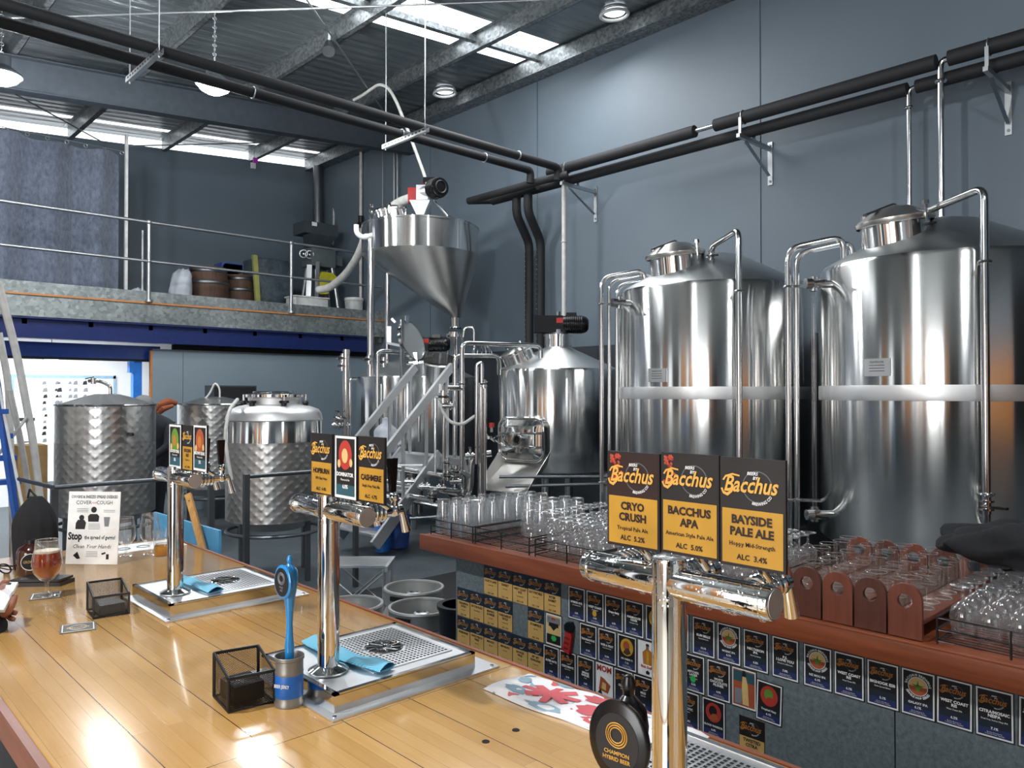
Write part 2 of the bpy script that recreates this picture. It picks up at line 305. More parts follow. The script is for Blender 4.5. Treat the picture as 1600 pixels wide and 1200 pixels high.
# ------------------------------------------------------------------ mesh builder
def M(n): return MATS[n]
WORLD = {}
class MB:
    def __init__(s): s.v = []; s.f = []; s.mi = []; s.mats = []; s.cur = 0
    def mat(s, name):
        if name not in s.mats: s.mats.append(name)
        s.cur = s.mats.index(name); return s
    def add(s, vs, fs):
        o = len(s.v); s.v += [Vector(x) for x in vs]
        for f in fs: s.f.append(tuple(i + o for i in f)); s.mi.append(s.cur)
        return s
    def box(s, a, b, bev=0):
        x0, y0, z0 = [min(a[i], b[i]) for i in range(3)]; x1, y1, z1 = [max(a[i], b[i]) for i in range(3)]
        if not bev:
            return s.add([(x0, y0, z0), (x1, y0, z0), (x1, y1, z0), (x0, y1, z0), (x0, y0, z1), (x1, y0, z1), (x1, y1, z1), (x0, y1, z1)],
                  [(3, 2, 1, 0), (4, 5, 6, 7), (0, 1, 5, 4), (1, 2, 6, 5), (2, 3, 7, 6), (3, 0, 4, 7)])
        bm = bmesh.new(); bmesh.ops.create_cube(bm, size=1)
        for v in bm.verts: v.co = Vector(((x0 + x1) / 2 + v.co.x * (x1 - x0), (y0 + y1) / 2 + v.co.y * (y1 - y0), (z0 + z1) / 2 + v.co.z * (z1 - z0)))
        bmesh.ops.bevel(bm, geom=bm.edges[:], offset=bev, segments=2, affect='EDGES', profile=0.5)
        bm.verts.ensure_lookup_table(); bm.verts.index_update()
        s.add([v.co.copy() for v in bm.verts], [tuple(v.index for v in f.verts) for f in bm.faces]); bm.free(); return s
    def obox(s, c, ax, ay, az):   # centre and half axes
        c, ax, ay, az = map(Vector, (c, ax, ay, az)); vs = []
        for k in (-1, 1):
            for (i, j) in ((-1, -1), (1, -1), (1, 1), (-1, 1)): vs.append(c + ax * i + ay * j + az * k)
        return s.add(vs, [(3, 2, 1, 0), (4, 5, 6, 7), (0, 1, 5, 4), (1, 2, 6, 5), (2, 3, 7, 6), (3, 0, 4, 7)])
    def bar(s, p, q, wd, hd, up=(0, 0, 1)):
        p, q, up = Vector(p), Vector(q), Vector(up); d = q - p; n = d.normalized()
        side = n.cross(up)
        if side.length < 1e-4: side = n.cross(Vector((0, 1, 0)))
        side.normalize(); u = side.cross(n).normalized()
        return s.obox((p + q) / 2, d / 2, side * wd / 2, u * hd / 2)
    def tube(s, pts, r, n=12, bend=0, caps=True, closed=False):
        pts = [Vector(p) for p in pts]
        if bend:
            out = [pts[0]]
            for i in range(1, len(pts) - 1):
                a, b, c = pts[i - 1], pts[i], pts[i + 1]; d1 = (a - b); d2 = (c - b)
                bd = min(bend, d1.length * 0.49, d2.length * 0.49)
                p1 = b + d1.normalized() * bd; p2 = b + d2.normalized() * bd
                for k in range(6):
                    u = k / 5; out.append(p1 * (1 - u) ** 2 + b * 2 * u * (1 - u) + p2 * u * u)
            out.append(pts[-1]); pts = out
        rr = r if isinstance(r, (list, tuple)) else [r] * len(pts)
        m = len(pts); vs = []; prev = None
        for i, p in enumerate(pts):
            if closed: d = pts[(i + 1) % m] - pts[i - 1]
            elif i == 0: d = pts[1] - p
            elif i == m - 1: d = p - pts[-2]
            else: d = (pts[i + 1] - pts[i - 1])
            d.normalize()
            if prev is None:
                ref = Vector((0, 0, 1)) if abs(d.z) < 0.9 else Vector((1, 0, 0)); a = d.cross(ref).normalized()
            else:
                a = prev - d * prev.dot(d)
                a = a.normalized() if a.length > 1e-6 else prev
            prev = a; b = d.cross(a)
            for k in range(n): th = 2 * pi * k / n; vs.append(p + (a * cos(th) + b * sin(th)) * rr[min(i, len(rr) - 1)])
        fs = []
        rng = m if closed else m - 1
        for i in range(rng):
            j = (i + 1) % m
            for k in range(n): fs.append((i * n + k, i * n + (k + 1) % n, j * n + (k + 1) % n, j * n + k))
        if caps and not closed: fs.append(tuple(range(n - 1, -1, -1))); fs.append(tuple((m - 1) * n + k for k in range(n)))
        return s.add(vs, fs)
    def lathe(s, prof, n=32, c=(0, 0, 0), axis=None, up=None):
        # prof: (r, z) pairs, outward side to the right when climbing
        c = Vector(c)
        az = Vector(axis).normalized() if axis else Vector((0, 0, 1))
        ref = Vector((1, 0, 0)) if abs(az.x) < 0.9 else Vector((0, 1, 0))
        ax = (ref - az * ref.dot(az)).normalized(); ay = az.cross(ax)
        vs = []; rows = []
        for (r, z) in prof:
            if r < 1e-6: rows.append([len(vs)]); vs.append(c + az * z)
            else:
                rows.append(list(range(len(vs), len(vs) + n)))
                for k in range(n): th = 2 * pi * k / n; vs.append(c + az * z + (ax * cos(th) + ay * sin(th)) * r)
        fs = []
        for a, b in zip(rows, rows[1:]):
            for k in range(n):
                k2 = (k + 1) % n
                if len(a) == 1 and len(b) == 1: continue
                if len(a) == 1: fs.append((a[0], b[k2], b[k]))
                elif len(b) == 1: fs.append((a[k], a[k2], b[0]))
                else: fs.append((a[k], a[k2], b[k2], b[k]))
        return s.add(vs, fs)
    def cyl(s, p, q, r, n=20):
        p, q = Vector(p), Vector(q); L = (q - p).length
        return s.lathe([(0, 0), (r, 0), (r, L), (0, L)], n, p, q - p)
    def torus(s, c, R, r, axis=(0, 0, 1), n=32, m=8, arc=None):
        c = Vector(c); az = Vector(axis).normalized(); ref = Vector((1, 0, 0)) if abs(az.x) < 0.9 else Vector((0, 1, 0))
        ax = (ref - az * ref.dot(az)).normalized(); ay = az.cross(ax)
        return s.tube([c + (ax * cos(2 * pi * k / n) + ay * sin(2 * pi * k / n)) * R for k in range(n)], r, m, closed=True)
    def sphere(s, c, r, n=16, sc_=(1, 1, 1)):
        prof = [(abs(r * sin(pi * i / (n // 2))) if 0 < i < n // 2 else 0, -r * cos(pi * i / (n // 2))) for i in range(n // 2 + 1)]
        o = len(s.v); s.lathe(prof, n, (0, 0, 0))
        for i in range(o, len(s.v)): v = s.v[i]; s.v[i] = Vector((c[0] + v.x * sc_[0], c[1] + v.y * sc_[1], c[2] + v.z * sc_[2]))
        return s
    def prism(s, pts, ext):
        pts = [Vector(p) for p in pts]; ext = Vector(ext); n = len(pts)
        nrm = Vector((0, 0, 0))
        for i in range(n): nrm += pts[i].cross(pts[(i + 1) % n])
        if nrm.dot(ext) > 0: pts = pts[::-1]
        return s.add(pts + [p + ext for p in pts], [tuple(range(n)), tuple(range(2 * n - 1, n - 1, -1))] + [(i, i + n, (i + 1) % n + n, (i + 1) % n) for i in range(n)])
    def poly(s, pts): return s.add(pts, [tuple(range(len(pts)))])
    def grid(s, fn, nu, nv):
        vs = [fn(i / nu, j / nv) for j in range(nv + 1) for i in range(nu + 1)]
        return s.add(vs, [(j * (nu + 1) + i, j * (nu + 1) + i + 1, (j + 1) * (nu + 1) + i + 1, (j + 1) * (nu + 1) + i) for j in range(nv) for i in range(nu)])
    def text(s, txt, o, u, v, height=None, width=None, shear=0.0, bold=0.0, align='C', arc=None, lift=0.0, maxw=None):
        """flat lettering; o: origin (baseline centre), u / v: unit axes"""
        vs2, fs2, wd = text_shape(txt, shear, bold)
        if not fs2: return s
        k = height / 0.7 if height else width / wd
        if maxw and wd * k > maxw: kx = maxw / wd
        else: kx = k
        o, u, v = Vector(o), Vector(u), Vector(v); nn = u.cross(v) * lift
        off = {'C': -wd / 2, 'L': 0, 'R': -wd}[align]
        out = []
        for (x, y) in vs2:
            x = (x + off) * kx; y = y * k
            if arc:   # (radius, centre angle, sign)
                R, a0, sg = arc; th = a0 + sg * -x / R; rr = R + (y if sg > 0 else -y)
                out.append(o + nn + u * (rr * cos(th)) + v * (rr * sin(th)))
            else: out.append(o + nn + u * x + v * y)
        return s.add(out, fs2)
    def build(s, name, parent=None, smooth=40, label=None, cat=None, group=None, kind=None, origin=None, sub=0):
        me = bpy.data.meshes.new(name)
        if parent is not None: base = WORLD[parent.name]
        elif origin is not None: base = Vector(origin)
        else:
            xs = [[v[i] for v in s.v] for i in range(3)]
            base = Vector(((min(xs[0]) + max(xs[0])) / 2, (min(xs[1]) + max(xs[1])) / 2, min(xs[2])))
        me.from_pydata([tuple(v - base) for v in s.v], [], s.f)
        for mn in (s.mats or ['ink_grey']): me.materials.append(M(mn))
        me.polygons.foreach_set('material_index', s.mi)
        me.update()
        if smooth:
            me.polygons.foreach_set('use_smooth', [True] * len(me.polygons)); me.set_sharp_from_angle(angle=radians(smooth))
        o = bpy.data.objects.new(name, me); COL.objects.link(o)
        if parent is not None: o.parent = parent; WORLD[o.name] = base
        else: o.location = base; WORLD[o.name] = base
        if sub:
            md = o.modifiers.new('smooth', 'SUBSURF'); md.levels = sub; md.render_levels = sub
        tag(o, label, cat, group, kind)
        return o
def tag(o, label=None, cat=None, group=None, kind=None):
    if label: o['label'] = label
    if cat: o['category'] = cat
    if group: o['group'] = group
    if kind: o['kind'] = kind
    return o
def thing(name, loc, label, cat, group=None, rotz=0):
    o = bpy.data.objects.new(name, None); COL.objects.link(o); o.location = loc; o.rotation_euler = (0, 0, rotz)
    o.empty_display_size = 0.1
    WORLD[o.name] = Vector(loc); return tag(o, label, cat, group)
def struct(mb, name, smooth=30, origin=(0, 0, 0)): return mb.build(name, kind='structure', smooth=smooth, origin=origin)
KIDS = {}
def dup(root, loc, label=None, rotz=None, rot=None):
    def cp(o, par):
        c = o.copy(); COL.objects.link(c)
        if par is not None: c.parent = par
        for ch in [x for x in list(o.children)]: cp(ch, c)
        return c
    r = cp(root, None); r.location = loc
    if rotz is not None: r.rotation_euler = (0, 0, rotz)
    if rot is not None: r.rotation_euler = rot
    WORLD[r.name] = Vector(loc)
    if label: r['label'] = label
    return r
_TX = {}
def text_shape(txt, shear, bold):
    key = (txt, shear, bold)
    if key in _TX: return _TX[key]
    cu = bpy.data.curves.new('lettering', 'FONT'); cu.body = txt; cu.size = 1.0; cu.shear = shear; cu.offset = bold; cu.resolution_u = 1 if len(txt) > 14 else 2
    cu.fill_mode = 'FRONT'; cu.dimensions = '2D'
    ob = bpy.data.objects.new('lettering', cu)
    me = bpy.data.meshes.new_from_object(ob)
    vs = [(v.co.x, v.co.y) for v in me.vertices]; fs = [tuple(p.vertices) for p in me.polygons]
    if vs:
        x0 = min(v[0] for v in vs); x1 = max(v[0] for v in vs); vs = [(x - x0, y) for x, y in vs]; wd = x1 - x0
    else: wd = 1
    bpy.data.objects.remove(ob); bpy.data.curves.remove(cu); bpy.data.meshes.remove(me)
    _TX[key] = (vs, fs, wd); return _TX[key]
# ================================================================== the building
BAR_Z = 1.12; CT_Z = 1.05
XW, YB, XL, YF = 8.0, 14.35, -4.5, -4.0
struct(MB().mat('floor_concrete').box((XL, YF, -0.1), (XW, YB, 0)).mat('added_pale_floor').box((XL, YF, 0), (.1, 7.0, .004)), 'floor')  # pale floor area added out of view to brighten the tank reflections
# wall of tilt-up panels with open joints
m = MB().mat('wall_blue')
joints = [YF, 0.95, 4.35, 7.89, 10.45, YB]
for a, b in zip(joints, joints[1:]): m.box((XW, a + 0.008, 0), (XW + 0.15, b - 0.008, roof_z(XW)))
m.box((XW + 0.014, YF, 0), (XW + 0.2, YB, roof_z(XW)))
m.mat('wall_charcoal').box((XW - .004, YF, 0), (XW, 9.6, 2.44))
struct(m, 'wall_right', smooth=0)
m = MB().mat('wall_blue').prism([(XL, YB, 2.75), (XW, YB, 2.75), (XW, YB, roof_z(XW) - 0.16), (XL, YB, roof_z(XL) - 0.16)], (0, 0.15, 0))
m.mat('wall_white').box((XL, YB, 0), (XW, YB + 0.15, 2.75))
m.mat('back_daylight_sheet').prism([(1.0, YB + 0.02, roof_z(1.0) - 0.16), (XW - .2, YB + 0.02, roof_z(XW) - 0.175), (XW - .2, YB + 0.02, roof_z(XW) - 0.03), (1.0, YB + 0.02, roof_z(1.0) - 0.03)], (0, 0.05, 0))
struct(m, 'wall_back', smooth=0)
# street side out of view; door, timber and windows invented for reflections on the tanks
m = MB().mat('wall_street')
DZ = 3.5
ops = [(-1.15, .95, 0, DZ), (2.0, 2.25, .05, 4.4), (3.2, 3.6, .05, 4.4), (5.0, 5.25, .05, 4.4), (7.0, 8.0, .05, 4.4), (10.0, 10.4, .05, 4.4)]
y = YF
for (a, b, z0, z1) in ops:
    m.box((XL - 0.15, y, 0), (XL, a, roof_z(XL)))
    m.box((XL - 0.15, a, z1), (XL, b, roof_z(XL)))
    if z0 > 0: m.box((XL - 0.15, a, 0), (XL, b, z0))
    y = b
m.box((XL - 0.15, y, 0), (XL, YB, roof_z(XL)))
struct(m, 'wall_left', smooth=0)
m = MB().mat('added_cladding')  # timber strips added to put orange streaks into the tank reflections
for y0_, n_ in ((2.27, 4), (3.8, 5), (8.4, 6), (-2.2, 4), (1.2, 3)):
    for k in range(n_): m.box((XL + 0.002, y0_ + k * 0.2, 0), (XL + 0.03, y0_ + .19 + k * 0.2, 4.4))
struct(m, 'trim_1', smooth=0)
m = MB().mat('black_void')  # black panels added out of view as dark bands for the tanks to reflect
m.box((XL + 0.002, 5.4, 0), (XL + 0.03, 6.8, 4.4)); m.box((XL + 0.002, -3.9, 0), (XL + 0.03, -2.3, 4.4))
struct(m, 'added_black_panels', smooth=0)
for i, (a, b, z0, z1) in enumerate(ops[1:]):  # frames of the openings added for bright streaks on the tanks
    m = MB().mat('dark_steel').box((XL - 0.1, a, z0), (XL - 0.05, a + 0.04, z1)).box((XL - 0.1, b - 0.04, z0), (XL - 0.05, b, z1)).box((XL - 0.1, a, z1 - 0.04), (XL - 0.05, b, z1)).box((XL - 0.1, a, z0), (XL - 0.05, b, z0 + 0.04)).box((XL - 0.1, a, (z0 + z1) / 2 - .02), (XL - 0.05, b, (z0 + z1) / 2 + .02))
    struct(m, 'added_window_%d' % (i + 1), smooth=0)
m = MB().mat('wall_blue').box((XL, YF - 0.15, 0), (XW, YF, roof_z(XW)))
struct(m, 'wall_front', smooth=0)
m = MB().mat('wall_white').box((-1.5, YF + 0.002, 0), (1.2, YF + 0.03, 3.0)).mat('added_cladding').box((1.6, YF + 0.002, 0), (4.2, YF + 0.03, 3.0)).mat('black_void').box((4.3, YF + .002, 0), (7.9, YF + .03, 5.4))  # white, timber and black panels added to shape what the tanks reflect
struct(m, 'trim_2', smooth=0)
# roof sheeting with two bands of translucent sheet
def roofquad(m, x0, x1, y0, y1, off=0.0, th=0.03):
    m.add([(x0, y0, roof_z(x0) + off), (x1, y0, roof_z(x1) + off), (x1, y1, roof_z(x1) + off), (x0, y1, roof_z(x0) + off),
           (x0, y0, roof_z(x0) + off + th), (x1, y0, roof_z(x1) + off + th), (x1, y1, roof_z(x1) + off + th), (x0, y1, roof_z(x0) + off + th)],
          [(0, 1, 2, 3)[::-1], (4, 5, 6, 7), (0, 1, 5, 4), (1, 2, 6, 5), (2, 3, 7, 6), (3, 0, 4, 7)])
m = MB().mat('roof_foil')
SX = 7.72
for (a, b) in ((YF, 7.2), (8.06, 13.72), (13.86, YB + 0.15)): roofquad(m, XL, XW + 0.2, a, b)
roofquad(m, XL, 0.6, 7.2, 8.06); roofquad(m, SX, XW + 0.2, 7.2, 8.06)
roofquad(m, XL, 1.0, 13.72, 13.86); roofquad(m, XW - .25, XW + .2, 13.72, 13.86)
m.mat('roof_daylight_sheet'); roofquad(m, 0.6, SX, 7.2, 8.06)
m.mat('back_daylight_sheet'); roofquad(m, 1.0, XW - .25, 13.72, 13.86)
struct(m, 'ceiling', smooth=0)
# zed purlins
def zed(m, x, y0, y1, off=0.0):
    z = roof_z(x) - 0.004 - off
    m.box((x - 0.004, y0, z - 0.2), (x + 0.004, y1, z)); m.box((x, y0, z - 0.2), (x + 0.07, y1, z - 0.194)); m.box((x - 0.07, y0, z - 0.006), (x, y1, z))
    m.box((x + 0.062, y0, z - 0.2), (x + 0.07, y1, z - 0.18))
for i, x in enumerate((-3.9, -2.5, -1.0, 0.5, 1.98, 3.42, 4.93, 6.55)):
    m = MB().mat('beam_zinc'); zed(m, x, YF, YB - .01); struct(m, 'trim_%d' % (i + 3), smooth=0)
m = MB().mat('beam_zinc').box((7.75, YF, 6.36), (7.99, YB, 6.37)).box((7.75, YF, 6.37), (7.757, YB, 6.58)).box((7.75, YF, 6.57), (7.85, YB, 6.585))
struct(m, 'trim_11', smooth=0)
m = MB().mat('beam_zinc')
m.add([(x, yy, roof_z(x) + o) for x in (0.6, 7.75) for (yy, o) in ((7.58, -.02), (7.58, -.1), (7.66, -.1), (7.66, -.02))], [(0, 1, 5, 4), (1, 2, 6, 5), (2, 3, 7, 6), (3, 0, 4, 7), (0, 3, 2, 1), (4, 5, 6, 7)])
struct(m, 'trim_12', smooth=0)
# portal rafter: a deep I section running under the purlins
def rafter(name, y, mat='dark_box', x0=XL, x1=7.98, depth=0.42):
    m = MB().mat(mat)
    def sl(dy0, dy1, o0, o1):
        m.add([(x, y + d, roof_z(x) + o) for x in (x0, x1) for (d, o) in ((dy0, o0), (dy1, o0), (dy1, o1), (dy0, o1))], [(0, 1, 2, 3), (7, 6, 5, 4), (1, 0, 4, 5), (2, 1, 5, 6), (3, 2, 6, 7), (0, 3, 7, 4)])
    sl(-0.006, 0.006, -0.22 - depth, -0.22); sl(-0.09, 0.09, -0.22 - depth, -0.208 - depth); sl(-0.09, 0.09, -0.232, -0.22)
    struct(m, name, smooth=0)
plain('rafter_grey', '#3d444c', 0.55)
rafter('trim_13', 10.95, 'rafter_grey'); rafter('trim_14', 3.0, 'rafter_grey')
# diagonal rod bracing under the roof
m = MB().mat('zinc')
def rod(a, b, r=0.011): m.tube([a, b], r, 8)
rod(at(0, 28, roof=-.3), at(480, 14, roof=-.3)); rod(at(480, 14, roof=-.3), at(900, -2, roof=-.3)); rod(at(478, -2, roof=-.28), at(600, 175, roof=-.28))
rod(at(18, 144, roof=-.3), at(160, 222, roof=-.3)); rod(at(200, 228, Y=13.6), at(540, 220, Y=13.6))
struct(m, 'trim_15')

# ------------------------------------------------------------------ mezzanine
MY = 11.8
m = MB().mat('galvanised')
m.box((XL, MY, 2.82), (XW - .02, MY + 0.05, 3.1)); m.box((XL, MY - 0.012, 3.125), (XW - .02, MY + 0.05, 3.28))
m.mat('trim_orange').box((XL, MY - 0.02, 3.1), (XW - .02, MY + 0.05, 3.125))
m.mat('dark_box').box((XL, MY + .05, 2.93), (XW - .02, YB - .01, 2.97))
m.mat('beam_zinc')
for k in range(16):
    x = XL + 0.4 + k * 0.8
    m.box((x, MY + 0.05, 2.72), (x + 0.06, YB - .01, 2.93))
struct(m, 'trim_16', smooth=0)
m = MB().mat('dark_blue_paint').box((XL, MY + .05, 2.55), (XW - .3, MY + .07, 2.8)).box((XL, MY - .02, 2.53), (XW - .3, MY + .16, 2.55)).box((XL, MY - .02, 2.79), (XW - .3, MY + .16, 2.81))
struct(m, 'trim_17', smooth=0)
m = MB().mat('blue_paint').box((XL, MY + .3, 2.30), (4.15, MY + .48, 2.5))
m.mat('black_void').box((XL, MY + .3, 2.27), (4.15, MY + .48, 2.30)); struct(m, 'trim_18', smooth=0)
m = MB().mat('post_blue').box((3.78, MY + .33, 0), (3.9, MY + .45, 2.27)); m.box((3.72, MY + .3, 2.1), (3.78, MY + .42, 2.27)); struct(m, 'trim_19', smooth=0)
# grey partition under the mezzanine
m = MB().mat('wall_blue_panel').box((3.99, 11.95, 0), (4.43, 12.01, 2.43)).box((4.437, 11.95, 0), (XW - .02, 12.01, 2.43)).mat('trim_orange').box((3.96, 11.95, 0), (3.99, 12.01, 2.43))
m.mat('dark_steel').box((3.99, 11.945, 2.43), (XW - .02, 12.02, 2.455))
struct(m, 'wall_partition', smooth=0)
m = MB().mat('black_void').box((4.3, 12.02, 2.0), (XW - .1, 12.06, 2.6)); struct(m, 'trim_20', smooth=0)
# guard rail
g = thing('guard_rail', (3.85, MY - .03, 3.1), 'galvanised pipe guard rail with two rails along the mezzanine edge', 'railing')
YR = MY - 0.03
MB().mat('zinc').tube([(XL + .1, YR, 4.29), (7.9, YR, 4.29)], 0.024, 12).build('top_rail', g)
MB().mat('zinc').tube([(XL + .1, YR, 3.72), (7.9, YR, 3.72)], 0.021, 12).build('middle_rail', g)
for x in (-2.9, -.6, 1.62, 3.87, 6.12):
    m = MB().mat('zinc').tube([(x, YR, 3.12), (x, YR, 4.3)], 0.028, 12).sphere((x, YR, 4.29), 0.042, 12).sphere((x, YR, 3.72), 0.038, 12).cyl((x, YR - .01, 3.125), (x, YR - .01, 3.16), 0.05, 12)
    m.build('post', g)
# curtain with its cable
def curt(u, v):
    x = -0.6 + u * 4.33; ph = u * 4.33 * 10.5
    amp = 0.06 + 0.03 * (0.5 + 0.5 * sin(ph * 0.31 + 1)); z1 = 5.48 - 0.05 * abs(sin(ph / 2))
    return (x, 12.62 + amp * sin(ph + 0.5 * sin(v * 3)) + (0.09 * sin(9 * u) if u < .85 else 0), 2.98 + v * (z1 - 2.98))
c = thing('curtain', (1.8, 12.6, 2.97), 'long grey-blue velvet curtain hanging at the end of the mezzanine', 'curtain')
MB().mat('curtain_cloth').grid(curt, 300, 12).build('curtain_cloth', c, smooth=70)
m = MB().mat('zinc')
for k in range(18): m.torus((-0.5 + k * 0.25, 12.62, 5.47), 0.025, 0.005, (0, 1, 0), 12, 6)
m.build('curtain_ring', c, kind='stuff')
MB().mat('zinc').tube([(-.6, 12.62, 5.5), (3.8, 12.62, 5.5)], 0.006, 6).build('curtain_cable', c)
MB().mat('white_plastic').box((3.78, 12.55, 2.97), (3.82, 12.6, 5.75)).build('upright_post', label='slim pale upright post at the end of the curtain', cat='post')
# ------------------------------------------------------------------ behind the mezzanine: pin board wall
bd = thing('notice_board', (3.0, 13.98, .9), 'large white notice board with pale blue frame and rows of small pictures', 'notice board')
YN = 14.3
def nb(px, py): return at(px, py, Y=YN)
a, b = nb(22, 590), nb(180, 745)
MB().mat('paper').box((a.x, YN, b.z), (b.x, YN + .04, a.z)).build('board_panel', bd)
MB().mat('whiteboard_blue').box((a.x - .04, YN - .01, a.z), (b.x, YN + .04, a.z + .05)).box((a.x - .05, YN - .01, b.z), (a.x, YN + .04, a.z)).box((b.x - .04, YN - .01, b.z), (b.x, YN + .04, a.z + .05)).build('board_frame', bd)
m = MB()
rnd = random.Random(3)
for j, py in enumerate((598, 609, 619, 629, 639, 649, 659, 668, 677, 688)):
    for px in (70, 88, 94, 110, 118, 133):
        if j > 3 and px > 75: continue
        p_ = nb(px + rnd.uniform(-1.5, 1.5), py); s_ = rnd.uniform(0.022, 0.04)
        m.mat(rnd.choice(['ink_black', 'ink_grey', 'ink_grey'])).poly([(p_.x - s_, YN - .004, p_.z - s_), (p_.x + s_, YN - .004, p_.z - s_ * .8), (p_.x + s_ * .7, YN - .004, p_.z + s_), (p_.x - s_ * .6, YN - .004, p_.z + s_ * .6)])
m.build('small_picture', bd, kind='stuff')
p1, p2 = at(28, 653, Y=14.2), at(54, 702, Y=14.2)
bx = MB().mat('paper').box((p1.x, 14.2, p2.z), (p2.x, 14.26, p1.z)).mat('ink_black').box((p1.x, 14.19, p1.z - .05), (p2.x, 14.2, p1.z)).box((p1.x, 14.19, p2.z + .12), (p2.x, 14.2, p2.z + .13))
bx.build('paper_pad', label='white wall pad with black top strip beside the notice board', cat='pad')
p1, p2 = at(28, 697, Y=9.6), at(74, 790, Y=9.6)
MB().mat('cardboard').box((p1.x, 9.6, 0), (p2.x, 10.0, p1.z)).build('cardboard_box', label='tall brown cardboard carton standing behind the pale ladder pole', cat='box')
p1 = at(82, 560, Y=13.0)
MB().mat('white_plastic').box((p1.x - .07, 13.0, p1.z - .07), (p1.x + .08, 13.1, p1.z + .07)).mat('ink_grey').box((p1.x - .11, 13.0, p1.z - .07), (p1.x - .071, 13.1, p1.z + .05)).mat('ink_black').box((p1.x, 12.995, p1.z + .02), (p1.x + .05, 13.0, p1.z + .035)).mat('ink_black').tube([(p1.x, 13.05, p1.z + .07), (p1.x, 13.05, 2.7)], .006, 6).build('sensor_box', label='small white sensor box hanging under the blue beam', cat='sensor')
m = MB().mat('tube_glow').cyl((2.0, 12.7, 2.6), (3.9, 12.7, 2.6), 0.02, 10).mat('white_plastic').box((1.9, 12.67, 2.62), (4.0, 12.73, 2.68))
m.build('tube_lamp', label='white tube lamp fixed below the mezzanine deck', cat='lamp')

# ------------------------------------------------------------------ hanging high-bay lamps
def highbay(name, pos, lab, en=120):
    x, y, z = pos
    t = thing(name, (x, y, z), lab, 'lamp', 'high-bay lamps')
    MB().mat('dark_box').lathe([(0.06, 0.22), (0.09, 0.2), (0.09, 0.1), (0.2, 0.02), (0.2, 0.0)], 20, (x, y, z)).build('lamp_housing', t)
    MB().mat('lamp_glow').lathe([(0, -0.1), (0.08, -0.09), (0.15, -.05), (0.185, 0.0), (0, 0.005)], 20, (x, y, z)).build('lamp_lens', t)
    m = MB().mat('zinc')
    for k in range(14):
        zz = z + .24 + k * .05
        if zz > roof_z(x) - .03: break
        m.torus((x, y, zz), 0.02, 0.004, (1, 0, 0) if k % 2 else (0, 1, 0), 8, 5)
    m.tube([(x, y, z + .22), (x, y, roof_z(x))], 0.004, 5).build('chain', t)
    l = bpy.data.lights.new(name + '_light', 'POINT'); l.shadow_soft_size = .12; l.energy = en; l.color = (0.95, 0.98, 1.0)
    o = bpy.data.objects.new(name + '_light', l); COL.objects.link(o); o.location = (x, y, z - .26)
LP = at(335, 133, Z=5.2)
highbay('high_bay_lamp', LP, 'glowing high-bay lamp on a chain in front of the dark rafter')
highbay('high_bay_lamp.001', at(2, 118, Z=5.2), 'glowing high-bay lamp cut off by the edge of the photo above the curtain')
highbay('added_bar_lamp', (-.9, 2.6, 5.2), 'unseen high-bay lamp added over the drinkers side of the bar', 380)  # lamp out of view, added to brighten the bar and counter front
highbay('added_serving_lamp', (2.6, -0.6, 5.2), 'unseen high-bay lamp added over the serving side behind the photographer')  # lamp out of view, added for more light from the camera side
# round roof vents
for i, (px, py, lab) in enumerate(((960, 12, 'round white roof ventilator ring close to the top edge of the wall'), (695, 137, 'round white roof ventilator ring above the malt hopper'))):
    c = at(px, py, roof=0); nrm = Vector((ROOF_K, 0, -1)).normalized()
    t = thing('roof_ventilator' + ('.001' if i else ''), (c.x, c.y, c.z - .12), lab, 'ventilator', 'roof ventilators')
    MB().mat('white_plastic').torus((c.x, c.y, c.z - .09), 0.17, 0.02, nrm, 28, 8).mat('zinc').torus((c.x, c.y, c.z - .03), 0.15, 0.02, nrm, 28, 8).build('ring', t)
    MB().mat('back_daylight_sheet').lathe([(0, .02), (.13, .0), (.13, .04), (0, .05)], 24, (c.x, c.y, c.z - .06)).build('diffuser', t)
c = at(514, 74, roof=-.32)
t = thing('spotlight', (c.x, c.y, c.z - .1), 'small cylindrical grey spotlight clamped to a purlin', 'spotlight')
ax = Vector((-.35, -.5, -.8)).normalized()
MB().mat('dark_steel').lathe([(0, -.1), (.05, -.1), (.06, -.06), (.075, .08), (.075, .1), (0, .1)], 20, c, ax).build('spotlight_can', t)
MB().mat('white_plastic').bar(c + Vector((0, 0, .03)), c + Vector((.02, .02, .2)), .03, .015).build('bracket', t)
c = at(398, 253, Y=13.4)
MB().mat('white_plastic').box((c.x - .06, c.y, c.z - .12), (c.x + .02, c.y + .04, c.z - .02)).mat('pink_tag').box((c.x - .02, c.y, c.z - .02), (c.x + .06, c.y + .04, c.z + .08)).mat('zinc').tube([(c.x, c.y + .02, c.z + .05), (c.x, c.y + .02, roof_z(c.x) - .01)], .004, 5).build('sensor_tag', label='small white and magenta sensor hanging below the back roof', cat='sensor')

